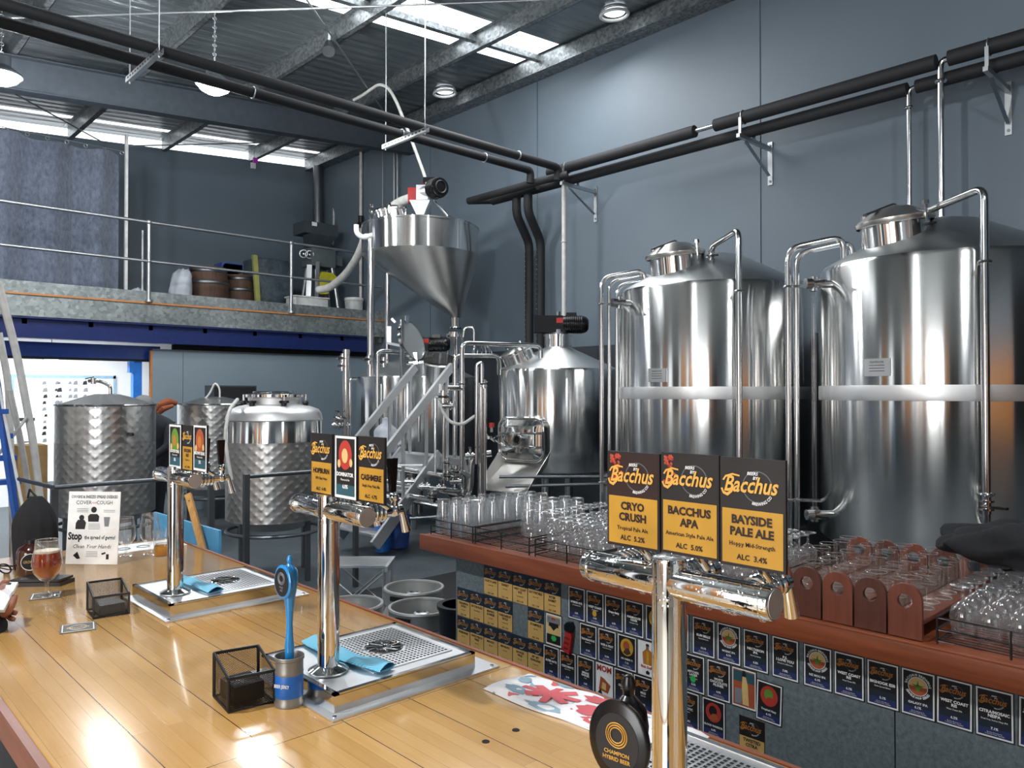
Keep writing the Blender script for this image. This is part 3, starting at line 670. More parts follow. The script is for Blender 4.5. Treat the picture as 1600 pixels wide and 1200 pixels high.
# ------------------------------------------------------------------ insulated chiller lines
t = thing('overhead_pipe_run', (3, 7.0, 4.65), 'pair of black foam insulated pipes crossing the room below the roof', 'pipe')
for nm, y, xe, rr in (('insulated_pipe', 6.80, 7.28, .05), ('insulated_pipe', 7.14, 7.12, .05)):
    MB().mat('black_foam').tube([(XL + .2, y, 4.72), (xe, y, 4.72), (xe, y + .02, 4.56)], rr, 16, bend=.12).build(nm, t)
for x, y in ((6.55, 6.80), (6.3, 7.14), (3.3, 7.14), (5.05, 7.14)): MB().mat('zinc').torus((x, y, 4.72), .054, .008, (1, 0, 0), 16, 6).build('pipe_clamp', t)
for i, x in enumerate((2.25, 5.0)):
    lab = ('perforated steel strut hanging on rods under the black pipes over the curtain end', 'perforated steel strut hanging on rods under the black pipes above the malt hopper')[i]
    h = thing('hanging_strut' + ('.001' if i else ''), (x, 6.95, 4.6), lab, 'pipe hanger', 'pipe hangers')
    m = MB().mat('zinc')
    m.box((x - .02, 6.58, 4.6), (x + .02, 7.42, 4.605)).box((x - .02, 6.58, 4.605), (x - .016, 7.42, 4.65)).box((x + .016, 6.58, 4.605), (x + .02, 7.42, 4.65))
    m.mat('black_void')
    for k in range(12): m.box((x - .021, 6.62 + k * .065, 4.62), (x - .0202, 6.65 + k * .065, 4.635))
    m.build('strut', h)
    for yy in (6.63, 7.37): MB().mat('zinc').tube([(x, yy, 4.58), (x, yy, roof_z(x) - .01)], .006, 6).build('threaded_rod', h)
# run along the wall
t = thing('wall_pipe_run', (7.55, 3.5, 4.5), 'pair of black insulated pipes carried on brackets along the blue wall', 'pipe')
XA, ZA, XB, ZB = 7.42, 4.74, 7.56, 4.62
def YatX(px, X): return at(px, 300, X=X).y
g1, g2 = YatX(1118, XA), YatX(1086, XA)
s1, s2 = YatX(1484, XA), YatX(1468, XA)
q1, q2 = YatX(1433, XB), YatX(1419, XB)
for a, b in ((-3.5, s1), (s2 + .02, g1), (g2, 7.1)): MB().mat('black_foam').tube([(XA, a, ZA), (XA, b, ZA)], .068, 18).build('insulated_pipe', t)
for a, b in ((-3.5, q1), (q2, 8.3)): MB().mat('black_foam').tube([(XB, a, ZB), (XB, b, ZB)], .062, 18).build('insulated_pipe', t)
MB().mat('pipe_steel').tube([(XA, g1 - .05, ZA), (XA, g2 + .05, ZA)], .025, 12).build('bare_pipe', t)
MB().mat('black_foam').tube([(7.2, 8.5, 4.58), (7.2, 7.0, 4.58), (7.35, 6.7, 4.62)], .05, 12, bend=.08).tube([(7.2, 8.5, 4.58), (7.56, 8.35, 4.62)], .05, 12).tube([(7.4, 7.3, 4.6), (7.4, 8.2, 4.55)], .05, 12).build('pipe_manifold', t)
for (pp, X, Z) in ((1421, XB, ZB), (1471, XA, ZA)):
    y = YatX(pp, X)
    MB().mat('pipe_steel').tube([(X, y - .1, Z), (X, y, Z), (X, y, 2.0)], .022 if pp < 1450 else .027, 12, bend=.05).build('down_pipe', t)
    MB().mat('pipe_steel').torus((X, y, Z - .18), .04, .012, (0, 0, 1), 14, 6).build('clamp', t)
y = at(881, 300, X=7.5).y
MB().mat('pipe_pvc').tube([(7.5, y, 4.55), (7.5, y, 2.2)], .03, 12).torus((7.5, y, 3.8), .034, .008, (0, 0, 1), 12, 6).build('down_pipe', t, label='pale grey down pipe')
for dy, r in ((7.63, .062), (7.86, .062)):
    MB().mat('black_foam').tube([(7.45, dy - .1, 4.55), (7.45, dy - .1, 4.3), (7.8, dy, 3.95), (7.8, dy, 1.6)], r, 14, bend=.1).build('insulated_riser', t)
m = MB().mat('zinc')
for k in range(30):
    z = 1.8 + k * .07
    for dy in (7.63, 7.86): m.sphere((7.735, dy + .02, z), .006, 6)
m.build('riser_staple', t, kind='stuff')
for i, px in enumerate((930, 1203, 1576)):
    y = at(px, 240, X=7.98).y
    lab = ('zinc wall bracket under the black pipes next to the pale down pipe', 'zinc wall bracket under the black pipes on the middle of the blue wall', 'zinc wall bracket under the black pipes near the two steel down pipes')[i]
    h = thing('wall_bracket' + ('.%03d' % i if i else ''), (7.98, y, 4.2), lab, 'bracket', 'wall brackets')
    MB().mat('zinc').box((7.3, y - .02, 4.5), (7.98, y + .02, 4.54)).build('arm', h)
    MB().mat('zinc').bar((7.45, y, 4.49), (7.96, y, 4.22), .03, .012).build('strut', h)
    MB().mat('zinc').box((7.985, y - .025, 4.12), (7.999, y + .03, 4.6)).mat('dark_steel').cyl((7.985, y, 4.56), (7.975, y, 4.56), .014, 8).cyl((7.985, y, 4.16), (7.975, y, 4.16), .014, 8).build('wall_plate', h)
    MB().mat('zinc').box((7.335, y - .015, 4.54), (7.35, y + .015, 4.72)).torus((XA, y, ZA), .072, .006, (0, 1, 0), 16, 5).build('pipe_clamp', h)
    MB().mat('zinc').box((7.62, y - .015, 4.54), (7.64, y + .015, 4.66)).build('pipe_clamp', h)
# ================================================================== fermenters and brewhouse
def near_on(cx, cy, r, px):
    """near crossing of the sight line px with a circle"""
    d = ray(px, 614); d = Vector((d.x, d.y)).normalized(); c = Vector((cx, cy))
    b = d.dot(c); disc = b * b - (c.dot(c) - r * r)
    t = b - sqrt(max(disc, 0)); return d * t
def valve(m, p, d, s=1.0):
    """butterfly valve with ferrules along d"""
    p, d = Vector(p), Vector(d).normalized()
    m.mat('pipe_steel').cyl(p - d * .05 * s, p + d * .05 * s, .026 * s, 12).cyl(p - d * .03 * s, p - d * .018 * s, .042 * s, 12).cyl(p + d * .018 * s, p + d * .03 * s, .042 * s, 12)
    up = Vector((0, 0, 1)) if abs(d.z) < .7 else Vector((-1, 0, 0))
    m.cyl(p, p + up * .07 * s, .012 * s, 8); q = p + up * .07 * s; sd = d.cross(up).normalized()
    m.bar(q - sd * .01, q + sd * .11 * s + up * .02, .02 * s, .008 * s); m.mat('black_plastic').bar(q + sd * .05 * s + up * .009, q + sd * .13 * s + up * .024, .026 * s, .014 * s)
def clampring(m, p, d, r): m.torus(p, r, r * .28, d, 16, 6)

def fermenter(name, cx, cy, R, ztop, zbot, label, lidpx, platepx, frontpx, sidepx):
    t = thing(name, (cx, cy, 0), label, 'tank', 'large fermenters by the blue wall')
    zb = 1.8
    sh = [(R, zbot), (R, zb - .05)]
    MB().mat('tank_steel').lathe([(R - .02, zbot), (R, zbot + .02), (R, ztop - .03), (R - .02, ztop)], 160, (cx, cy, 0)).build('shell', t, smooth=50)
    MB().mat('band_steel').lathe([(R, zb - .055), (R + .0015, zb - .05), (R + .0015, zb + .05), (R, zb + .055)], 160, (cx, cy, 0)).build('weld_band', t)
    MB().mat('cone_steel').lathe([(R - .02, ztop), (R - .05, ztop + .03), (.28, ztop + .33), (.1, ztop + .375), (0, ztop + .38)], 96, (cx, cy, 0)).build('cone_roof', t)
    MB().mat('cone_steel').lathe([(0, zbot - .36), (.06, zbot - .35), (.5, zbot - .2), (R - .12, zbot - .07), (R - .02, zbot)], 96, (cx, cy, 0)).build('dished_bottom', t)
    for k in range(4):
        a = radians(45 + 90 * k + 12); x, y = cx + (R - .12) * cos(a), cy + (R - .12) * sin(a)
        MB().mat('pipe_steel').cyl((x, y, .04), (x, y, zbot - .02), .05, 16).cyl((x, y, 0), (x, y, .04), .08, 16).build('leg', t)
    # manway on the cone, tilted towards the bar
    px, rad = lidpx; q = near_on(cx, cy, .48, px); mw = Vector((q.x, q.y, ztop + .14))
    ax = Vector((-.12, .06, 1)).normalized()
    out = Vector((mw.x - cx, mw.y - cy, 0)).normalized()
    ax = (Vector((0, 0, 1)) + out * .12).normalized()
    w_ = t
    c0 = MB().mat('tank_steel').lathe([(rad * .88, -.22), (rad * .88, .15), (rad * .92, .16)], 64, mw, ax).build('manway_collar', w_)
    lid = MB().mat('hopper_steel').lathe([(rad * .98, .15), (rad * 1.02, .17), (rad * 1.02, .185), (rad * .93, .2), (rad * .5, .27), (0, .3)], 64, mw, ax).build('manway_lid', t)
    sd = ax.cross(out).normalized()
    m = MB().mat('dark_steel')
    m.bar(mw + ax * .305, mw + ax * .2 + out * (rad * 1.05), .03, .015, ax); m.bar(mw + ax * .305, mw + ax * .2 - out * (rad * 1.05), .03, .015, ax)
    m.bar(mw + ax * .3, mw + ax * .19 + sd * rad * 1.05, .025, .012, ax); m.bar(mw + ax * .3, mw + ax * .19 - sd * rad * 1.05, .025, .012, ax)
    m.build('lid_strap', lid)
    m = MB().mat('pipe_steel')
    for s_ in (-1, 1):
        p = mw + sd * s_ * (rad * 1.04) + ax * .17; m.cyl(p - ax * .04, p + ax * .09, .012, 8).cyl(p + ax * .07, p + ax * .1, .026, 8)
    m.build('lid_clamp', lid)
    # cleaning pipe rising in front of the shell and over to the roof
    fpx, ylo, ypipe, xtop, ytop, xe, ye = frontpx
    f = near_on(cx, cy, R + .09, fpx); dep = f.dot(Vector((FH.x, FH.y)))
    zt = 1.8 + (614 - ytop) / F * dep; zl = 1.8 + (614 - ylo) / F * dep
    e = near_on(cx, cy, .42, xe); de = e.dot(Vector((FH.x, FH.y))); ze = 1.8 + (614 - ye) / F * de
    m = MB().mat('pipe_steel').tube([(f.x, f.y, zl), (f.x, f.y, zt), (e.x, e.y, ze), (e.x, e.y, ztop + .15)], .026, 16, bend=.09)
    cb = Vector((cx - f.x, cy - f.y, 0)).normalized()
    for z in (ztop - .12, 1.0): m.bar((f.x, f.y, z), Vector((f.x, f.y, z)) + cb * .09, .03, .02)
    clampring(m, (f.x, f.y, ztop - .12), (0, 0, 1), .034)
    m.build('cleaning_pipe', t)
    m = MB(); valve(m, (e.x, e.y, ze - .1), (0, 0, 1), .9); clampring(m.mat('pipe_steel'), (e.x, e.y, ztop + .2), (0, 0, 1), .05); m.build('roof_valve', t)
    m = MB().mat('pipe_steel'); p = Vector((f.x, f.y, zl)); clampring(m, p, (0, 0, 1), .04); valve(m, p - Vector((0, 0, .07)), (0, 0, 1), 1.1)
    m.mat('pipe_steel').tube([p - Vector((0, 0, .12)), p - Vector((0, 0, .22)), p - Vector((0, 0, .22)) + cb * .2], .024, 12, bend=.05)
    m.build('outlet_valve', t)
    # return pipes standing at the side
    m = MB()
    for k, (spx, ytp, r) in enumerate(sidepx):
        q = near_on(cx, cy, R + .28, spx) if spx > 0 else None
        d = ray(spx, 614); D2 = Vector((d.x, d.y)).normalized(); c = Vector((cx, cy)); tt = D2.dot(c) - .18 + k * .02
        q = D2 * tt; dep = q.dot(Vector((FH.x, FH.y))); zt = 1.8 + (614 - ytp) / F * dep
        inn = Vector((cx - q.x, cy - q.y, 0)).normalized(); q3 = Vector((q.x, q.y, 0))
        tgt = q3 + inn * (.42 - .0 * k); mm = MB().mat('pipe_steel')
        mm.tube([(q.x, q.y, .35), (q.x, q.y, zt), (tgt.x, tgt.y, zt + .08), (tgt.x, tgt.y, ztop - .02)], r, 14, bend=.1)
        clampring(mm, (tgt.x, tgt.y, ztop + .06), (0, 0, 1), r * 1.4)
        mm.build('return_pipe', t)
        for z in (ztop - .12, .95): m.mat('pipe_steel').bar((q.x, q.y, z), Vector((q.x, q.y, z)) + inn * .24, .015, .025); clampring(m, (q.x, q.y, z), (0, 0, 1), r * 1.3)
    m.build('pipe_bracket', t)
    # sight tube with valves by the shell edge
    spx = sidepx[0][0] + (40 if cy < 3 else 28)
    d = ray(spx, 614); D2 = Vector((d.x, d.y)).normalized(); q = D2 * (D2.dot(Vector((cx, cy))) - .45)
    inn = Vector((cx - q.x, cy - q.y, 0)).normalized()
    m = MB().mat('glass').cyl((q.x, q.y, zbot + .25), (q.x, q.y, ztop - .2), .016, 12); m.build('sight_tube', t)
    for z in (zbot + .2, ztop - .14):
        m = MB(); valve(m, (q.x, q.y, z), (0, 0, 1), 1.1); m.mat('pipe_steel').cyl((q.x, q.y, z), Vector((q.x, q.y, z)) + inn * .14, .03, 12)
        m.cyl(Vector((q.x - .03, q.y, z)), Vector((q.x - .03, q.y, z)) - inn * .05, .04, 16); m.build('sight_tube_valve', t)
    # name plate
    x0, x1, y0, y1 = platepx
    a = near_on(cx, cy, R + .004, x0); b = near_on(cx, cy, R + .004, x1); dep = a.dot(Vector((FH.x, FH.y)))
    z1 = 1.8 + (614 - y0) / F * dep; z0 = 1.8 + (614 - y1) / F * dep
    n_ = Vector((b.y - a.y, -(b.x - a.x), 0)).normalized()
    if n_.dot(Vector((a.x - cx, a.y - cy, 0))) < 0: n_ = -n_
    A = Vector((a.x, a.y, 0)) + n_ * .012; B = Vector((b.x, b.y, 0)) + n_ * .012
    Z = Vector((0, 0, 1))
    pl = MB().mat('aluminium').prism([A + Z * z0, B + Z * z0, B + Z * z1, A + Z * z1], n_ * -.012).build('name_plate', t)
    u = (B - A).normalized(); c_ = (A + B) / 2 + n_ * .001; m = MB().mat('ink_black'); wd = (B - A).length
    m.text('FERMENTER', c_ + Z * (z1 - .032), u, Z, height=.014, maxw=wd * .55)
    for k in range(3): m.add([c_ + u * (-wd * .3) + Z * (z1 - .05 - k * .02), c_ + u * (wd * .3) + Z * (z1 - .05 - k * .02), c_ + u * (wd * .3) + Z * (z1 - .046 - k * .02), c_ + u * (-wd * .3) + Z * (z1 - .046 - k * .02)], [(0, 1, 2, 3)])
    m.build('plate_lettering', pl)
    return t
fermenter('fermenter_tank', 6.5, 2.01, .9, 2.77, .68, 'large polished steel fermenter cut off by the photo edge, behind the glass paddles',
          (1402, .27), (1352, 1392, 561, 588), (1540, 772, 0, 1540, 292, 1443, 332), ((1232, 388, .024), (1245, 396, .022)))
fermenter('fermenter_tank.001', 6.51, 4.04, .9, 2.77, .62, 'large polished steel fermenter standing between the mash kettle and the other fermenter',
          (1058, .27), (1014, 1041, 576, 597), (1155, 800, 0, 1155, 358, 1112, 385), ((940, 434, .022), (952, 440, .017), (964, 446, .017)))

# ---- kettle with the big side door and stirrer motor
def motor(m, c, d, L, s=1.0):
    c, d = Vector(c), Vector(d).normalized(); sd = Vector((-d.y, d.x, 0))
    m.mat('black_satin').obox(c - d * L * .22, d * L * .26, sd * .11 * s, Vector((0, 0, .095 * s)))
    m.lathe([(0, 0), (.1 * s, 0), (.1 * s, L * .38), (.085 * s, L * .44), (.06 * s, L * .47), (0, L * .47)], 20, c + d * L * .04, d)
    for k in range(9): m.torus(c + d * (L * (.1 + .035 * k)), .103 * s, .006 * s, d, 20, 5)
    m.obox(c + d * L * .2 + Vector((0, 0, .11 * s)), d * .06, sd * .05, Vector((0, 0, .025)))
    m.mat('red_plastic').obox(c - sd * (-.0) + d * L * -.02 + Vector((0, 0, .04)), d * .04, sd * .113 * s, Vector((0, 0, .03)))
V2 = (6.79, 6.35); R2 = .72; D2z = 2.08
t = thing('mash_kettle', (V2[0], V2[1], 0), 'steel mash kettle with oval side door, chute and black stirrer motor on top', 'kettle')
MB().mat('tank_steel').lathe([(R2 - .02, .9), (R2, .92), (R2, D2z - .03), (R2 - .02, D2z)], 128, (V2[0], V2[1], 0)).build('shell', t, smooth=50)
MB().mat('cone_steel').lathe([(R2 - .02, D2z), (R2 - .04, D2z + .02), (.17, D2z + .26), (.165, D2z + .27)], 96, (V2[0], V2[1], 0)).build('cone_roof', t)
MB().mat('cone_steel').lathe([(0, .82), (R2 - .1, .86), (R2 - .02, .9)], 96, (V2[0], V2[1], 0)).build('bottom', t)
MB().mat('tank_steel').lathe([(.165, D2z + .25), (.165, D2z + .4), (.175, D2z + .4), (.175, D2z + .42), (0, D2z + .42)], 48, (V2[0], V2[1], 0)).build('neck', t)
m = MB(); motor(m, (V2[0] + .02, V2[1] - .02, D2z + .545), (RT.x, RT.y, 0), .66, 1.05); m.mat('dark_steel').cyl((V2[0], V2[1], D2z + .4), (V2[0], V2[1], D2z + .48), .12, 20).cyl((V2[0], V2[1], D2z + .62), (V2[0], V2[1], D2z + .7), .03, 10)
m.build('stirrer_motor', t)
for k in range(4):
    a = radians(30 + 90 * k); x, y = V2[0] + (R2 - .12) * cos(a), V2[1] + (R2 - .12) * sin(a)
    MB().mat('pipe_steel').cyl((x, y, 0), (x, y, .9), .055, 16).build('leg', t)
# side door
q = near_on(V2[0], V2[1], R2, 818); nrm = Vector((q.x - V2[0], q.y - V2[1], 0)).normalized(); u = Vector((-nrm.y, nrm.x, 0))
if u.dot(RT) < 0: u = -u
Z = Vector((0, 0, 1)); dc = Vector((q.x, q.y, 1.8 - (686 - 614) / F * q.dot(Vector((FH.x, FH.y)))))
def rrect(c, w, h, r, n=8):
    out = []
    for (sx, sy, a0) in ((1, 1, 0), (-1, 1, 90), (-1, -1, 180), (1, -1, 270)):
        for k in range(n + 1):
            a = radians(a0 + 90 * k / n); out.append(c + u * (sx * (w - r) + r * cos(a)) + Z * (sy * (h - r) + r * sin(a)))
    return out
dw, dh = .31, .245
fr = rrect(dc - nrm * .02, dw, dh, .12)
m = MB().mat('polished').prism(rrect(dc - nrm * .1, dw, dh, .12), nrm * .14).build('door_frame', t)
m = MB().mat('chrome').tube(rrect(dc + nrm * .05, dw - .005, dh - .005, .12), .017, 10, closed=True).tube(rrect(dc + nrm * .055, dw - .055, dh - .05, .09), .008, 8, closed=True)
dr = m.build('door_rim', t)
outer = rrect(dc + nrm * .05, dw - .02, dh - .02, .11); inner = rrect(dc + nrm * .085, dw - .1, dh - .09, .05)
m = MB().mat('polished'); n_ = len(outer); m.add(outer + inner, [(i, (i + 1) % n_, (i + 1) % n_ + n_, i + n_) for i in range(n_)] + [tuple(range(n_, 2 * n_))])
dr = m.build('side_door', t, smooth=25)
MB().mat('chrome').lathe([(.04, 0), (.055, 0), (.055, .05), (.04, .05), (.04, 0)], 24, dc + nrm * .085, nrm).mat('black_void').cyl(dc + nrm * .086, dc + nrm * .095, .04, 20).build('door_port', dr)
m = MB().mat('chrome')
for s_ in (.075, -.085):
    m.tube([dc + nrm * .11 + u * .34 + Z * s_, dc + nrm * .12 - u * .16 + Z * s_, dc + nrm * .13 - u * .32 + Z * s_ * .12], .011, 8, bend=.03)
m.tube([dc + nrm * .11 + u * .34 + Z * .1, dc + nrm * .11 + u * .34 - Z * .11], .014, 8)
m.tube([dc + nrm * .14 - u * .46 + Z * .06, dc + nrm * .14 - u * .3 - Z * .03], .012, 8).tube([dc + nrm * .1 - u * .38 + Z * .01, dc + nrm * .16 - u * .38 + Z * .01], .02, 8)
m.build('door_clamp_arm', dr)
# chute below the door
p = lambda a, b, c: dc + nrm * a + u * b + Z * c
m = MB().mat('hopper_steel')
th = .006
m.prism([p(.02, -.24, -.27), p(.02, .33, -.27), p(.34, .27, -.56), p(.34, -.34, -.56)], Z * -th)
m.prism([p(.02, -.24, -.27), p(.34, -.34, -.56), p(.34, -.37, -.5), p(.03, -.3, -.12)], u * -th)
m.prism([p(.02, .33, -.27), p(.34, .27, -.56), p(.34, .3, -.5), p(.03, .38, -.12)], u * th)
m.build('discharge_chute', t)
# roof hatch and lines on the cone
hx = near_on(V2[0], V2[1], .5, 812); hc = Vector((hx.x, hx.y, D2z + .1)); out = Vector((hx.x - V2[0], hx.y - V2[1], 0)).normalized(); ax = (Z + out * .45).normalized()
hx2 = hc + RT * .0
h = MB().mat('tank_steel').lathe([(.19, -.12), (.19, .1), (.205, .11), (.205, .135), (.15, .16), (0, .175)], 48, hc, ax).build('roof_hatch', t)
m = MB().mat('chrome'); sd = ax.cross(out).normalized(); m.bar(hc + ax * .19 - sd * .24, hc + ax * .19 + sd * .24, .03, .02, ax)
for s_ in (-1, 1): m.cyl(hc + sd * s_ * .23 + ax * .04, hc + sd * s_ * .23 + ax * .24, .014, 8)
m.build('hatch_clamp', h)
# bridge pipes between the vessels
def dpt(px, py, dep): return at_depth(px, py, dep)
def pipe(parent, pts, r, bend=.08, name='process_pipe', mat='pipe_steel', n=12, **kw):
    return MB().mat(mat).tube(pts, r, n, bend=bend).build(name, parent, **kw)
m = MB()
pw = thing('brewhouse_pipework', (5.3, 7.7, 0), 'tangle of steel pipes, valves and manifolds between the two brewing vessels', 'pipework')
dd = 8.55
pipe(pw, [dpt(722, 800, dd), dpt(722, 536, dd), dpt(845, 540, dd + .35), dpt(845, 562, dd + .35)], .028)
pipe(pw, [dpt(711, 800, dd + .2), dpt(711, 556, dd + .2), dpt(780, 556, dd + .4), dpt(780, 585, dd + .45)], .028)
pipe(pw, [dpt(745, 725, dd - .1), dpt(745, 570, dd - .1), dpt(753, 566, dd - .1), dpt(753, 600, dd - .1)], .022, .05)
pipe(pw, [dpt(752, 800, dd), dpt(752, 598, dd)], .045)
pipe(pw, [dpt(758, 790, dd - .05), dpt(758, 600, dd - .05)], .018)
pipe(pw, [dpt(700, 770, dd), dpt(733, 778, dd), dpt(738, 712, dd), dpt(768, 708, dd)], .04, .12)
pipe(pw, [dpt(590, 750, dd + .2), dpt(735, 774, dd)], .035)
pipe(pw, [dpt(604, 728, dd + .3), dpt(738, 752, dd + .1)], .03)
pipe(pw, [dpt(560, 765, dd + .4), dpt(730, 800, dd + .3)], .03)
pipe(pw, [dpt(680, 740, dd + .1), dpt(680, 620, dd + .3)], .016); pipe(pw, [dpt(694, 760, dd), dpt(694, 640, dd)], .022)
pipe(pw, [dpt(660, 735, dd + .5), dpt(735, 742, dd + .4)], .022); pipe(pw, [dpt(790, 840, dd), dpt(792, 785, dd), dpt(830, 770, dd)], .025)
# hose loop
pipe(pw, [dpt(688, 600, dd), dpt(690, 640, dd - .05), dpt(703, 660, dd - .08), dpt(722, 664, dd - .08), dpt(742, 650, dd)], .018, .06, 'hose', 'hose_white')
for (px, py, s_, ax_) in ((700, 742, 1.2, (0, 0, 1)), (713, 735, 1.2, (0, 0, 1)), (712, 752, 1.3, tuple(RT)), (690, 762, 1.1, tuple(RT)), (724, 772, 1.2, (0, 0, 1)), (700, 722, 1.0, (0, 0, 1)), (756, 600, 1.0, (0, 0, 1)), (722, 600, .9, (0, 0, 1)), (693, 620, 1.4, (0, 0, 1)), (700, 634, 1.2, tuple(RT)), (735, 712, 1.1, tuple(RT)), (664, 760, 1.2, tuple(RT)), (560, 762, 1.1, tuple(RT)), (640, 752, 1.0, tuple(RT)), (795, 790, 1.2, (0, 0, 1)), (770, 800, 1.1, (0, 0, 1)), (676, 775, 1.3, (0, 0, 1))):
    m = MB(); valve(m, dpt(px, py, dd - .05), ax_, s_); m.build('valve', pw)
for (a, b) in (((702, 728), (735, 744)), ((690, 765), (722, 768)), ((640, 775), (725, 790)), ((700, 606), (724, 606))):
    MB().mat('chrome').cyl(dpt(a[0], a[1], dd - .02), dpt(b[0], b[1], dd - .02), .03, 12).build('manifold', pw)
q = dpt(768, 668, dd - .1); MB().mat('red_plastic').cyl(q, q + Z * .05, .03, 12).mat('zinc').cyl(q - Z * .05, q, .015, 8).build('red_knob', pw, label='small red knob')
pm = dpt(735, 790, dd - .1)
m = MB().mat('chrome').cyl(pm - RT * .1, pm + RT * .1, .1, 24).mat('black_plastic').cyl(pm - RT * .35, pm - RT * .1, .08, 20).build('pump', pw)
m = MB().mat('dark_steel').cyl(dpt(728, 800, dd - .2) - FH * .05, dpt(728, 800, dd - .2) + FH * .02, .14, 24).mat('black_void').cyl(dpt(728, 800, dd - .2) - FH * .06, dpt(728, 800, dd - .2) - FH * .05, .09, 20)
m.build('pump_face', pw)
# low frame
m = MB().mat('dark_steel')
for (a, b, de) in (((780, 745), (950, 745), 8.3), ((790, 760), (950, 756), 8.3), ((790, 790), (940, 790), 8.2), ((640, 810), (790, 800), 8.6)): m.tube([dpt(a[0], a[1], de), dpt(b[0], b[1], de)], .018, 8)
m.build('frame_rail', pw)

# ---- lauter vessel with the open lid
V1 = (6.53, 8.85); R1 = .84; V1z = 2.02
t = thing('lauter_tun', (V1[0], V1[1], 0), 'steel brewing vessel with its glass lid standing open, below the malt hopper', 'kettle')
MB().mat('tank_steel').lathe([(R1 - .02, .85), (R1, .87), (R1, V1z - .02), (R1 - .01, V1z)], 128, (V1[0], V1[1], 0)).build('shell', t, smooth=50)
MB().mat('cone_steel').lathe([(R1 - .01, V1z), (R1 - .02, V1z + .01), (.2, V1z + .3), (0, V1z + .33)], 96, (V1[0], V1[1], 0)).build('cone_roof', t)
MB().mat('cone_steel').lathe([(0, .78), (R1 - .1, .82), (R1 - .02, .85)], 96, (V1[0], V1[1], 0)).build('bottom', t)
for k in range(4):
    a = radians(50 + 90 * k); x, y = V1[0] + (R1 - .12) * cos(a), V1[1] + (R1 - .12) * sin(a)
    MB().mat('pipe_steel').cyl((x, y, 0), (x, y, .85), .055, 16).build('leg', t)
hc = dpt(684, 572, 10.3); ax = (Z - FH * .42 + RT * .12).normalized()
MB().mat('tank_steel').lathe([(.25, -.16), (.25, .08), (.275, .09), (.24, .1), (.235, -.1), (0, -.1)], 56, hc, ax).build('manway_collar', t)
MB().mat('black_void').lathe([(0, -.06), (.232, -.06), (.232, -.055), (0, -.055)], 40, hc, ax).build('dark_opening', t)
lc = dpt(643, 533, 10.0); la = (-FH * .42 + RT * .88 + Z * .3).normalized()
lid = MB().mat('polished').lathe([(.26, -.02), (.275, -.02), (.275, .02), (.26, .02), (.26, -.02)], 48, lc, la).build('open_lid', t)
MB().mat('lid_glass').lathe([(0, 0), (.26, 0), (.26, .006), (0, .006)], 40, lc, la).build('lid_pane', lid)
MB().mat('chrome').bar(lc + Z * .24 - RT * .06, lc + Z * .33 - RT * .06, .05, .02).bar(lc - Z * .3 + RT * .06, lc - Z * .15 + RT * .05, .12, .05).cyl(lc - Z * .28 + RT * -.06, lc - Z * .28 + RT * .16, .03, 10).build('lid_hinge', lid)
m = MB(); motor(m, dpt(668, 538, 10.8), (RT.x, RT.y, 0), .62, 1.0); m.mat('cone_steel').cyl(dpt(660, 575, 10.8), dpt(660, 548, 10.8), .12, 20); m.build('stirrer_motor', t)
pipe(t, [dpt(590, 700, 9.7), dpt(590, 548, 9.7), dpt(622, 550, 9.9)], .03, .08, 'riser_pipe')
pipe(t, [dpt(541, 690, 9.6), dpt(541, 546, 9.6)], .045, 0, 'side_pipe'); pipe(t, [dpt(547, 690, 9.6), dpt(547, 592, 9.6), dpt(556, 592, 9.8)], .02, .05, 'side_pipe')
for (px, py) in ((536, 560), (535, 572), (530, 655), (527, 665), (540, 665), (600, 566), (577, 562)):
    m = MB(); valve(m, dpt(px, py, 9.6), (0, 0, 1) if py < 600 else tuple(RT), 1.2); m.build('valve', t)
for (px, ya, yb) in ((633, 590, 700), (655, 640, 690), (596, 600, 690)):
    pipe(t, [dpt(px, ya, 9.5), dpt(px, yb, 9.5)], .018, 0, 'side_pipe')
pipe(t, [dpt(628, 500, 9.9), dpt(628, 590, 9.7)], .03, 0, 'vent_pipe')
m = MB().mat('aluminium').bar(dpt(608, 535, 9.9), dpt(608, 510, 9.9), .06, .05).bar(dpt(606, 536, 9.9), dpt(626, 540, 9.8), .05, .03).bar(dpt(618, 504, 9.9), dpt(612, 498, 9.9), .05, .03); m.build('limit_switch', t)
# sprinkler ball on top of the pipework
c = dpt(753, 552, 9.3); m = MB().mat('chrome')
for k in range(7):
    a = pi * k / 7; m.tube([c + Vector((cos(a), sin(a), 0)) * .12 * cos(b) + Z * .13 * sin(b) for b in [pi * j / 10 for j in range(11)]], .005, 5)
m.build('wire_cage', pw)

# ---- malt hopper above, an off-centre cone on two tall posts
HC = (6.56, 8.80); HR = .82; hz1, hz0 = 4.14, 3.74
t = thing('malt_hopper', (HC[0], HC[1], 2.3), 'big steel malt hopper with an off-centre cone on tall posts', 'hopper')
MB().mat('tank_steel').lathe([(HR, hz0), (HR, hz1 - .02), (HR + .012, hz1 - .02), (HR + .012, hz1), (HR - .01, hz1)], 128, (HC[0], HC[1], 0)).build('hopper_ring', t)
oc = Vector((HC[0], HC[1])) + Vector((RT.x, RT.y)) * .5 ; n = 96; m = MB().mat('hopper_steel'); vs = []
for k in range(n): a = 2 * pi * k / n; vs.append((HC[0] + HR * cos(a), HC[1] + HR * sin(a), hz0))
for k in range(n): a = 2 * pi * k / n; vs.append((oc.x + .075 * cos(a), oc.y + .075 * sin(a), 2.87))
m.add(vs, [(k, k + n, (k + 1) % n + n, (k + 1) % n)[::-1] for k in range(n)]); m.build('hopper_cone', t, smooth=60)
MB().mat('cone_steel').lathe([(HR - .01, hz1), (.3, hz1 + .1), (0, hz1 + .12)], 96, (HC[0], HC[1], 0)).build('hopper_roof', t)
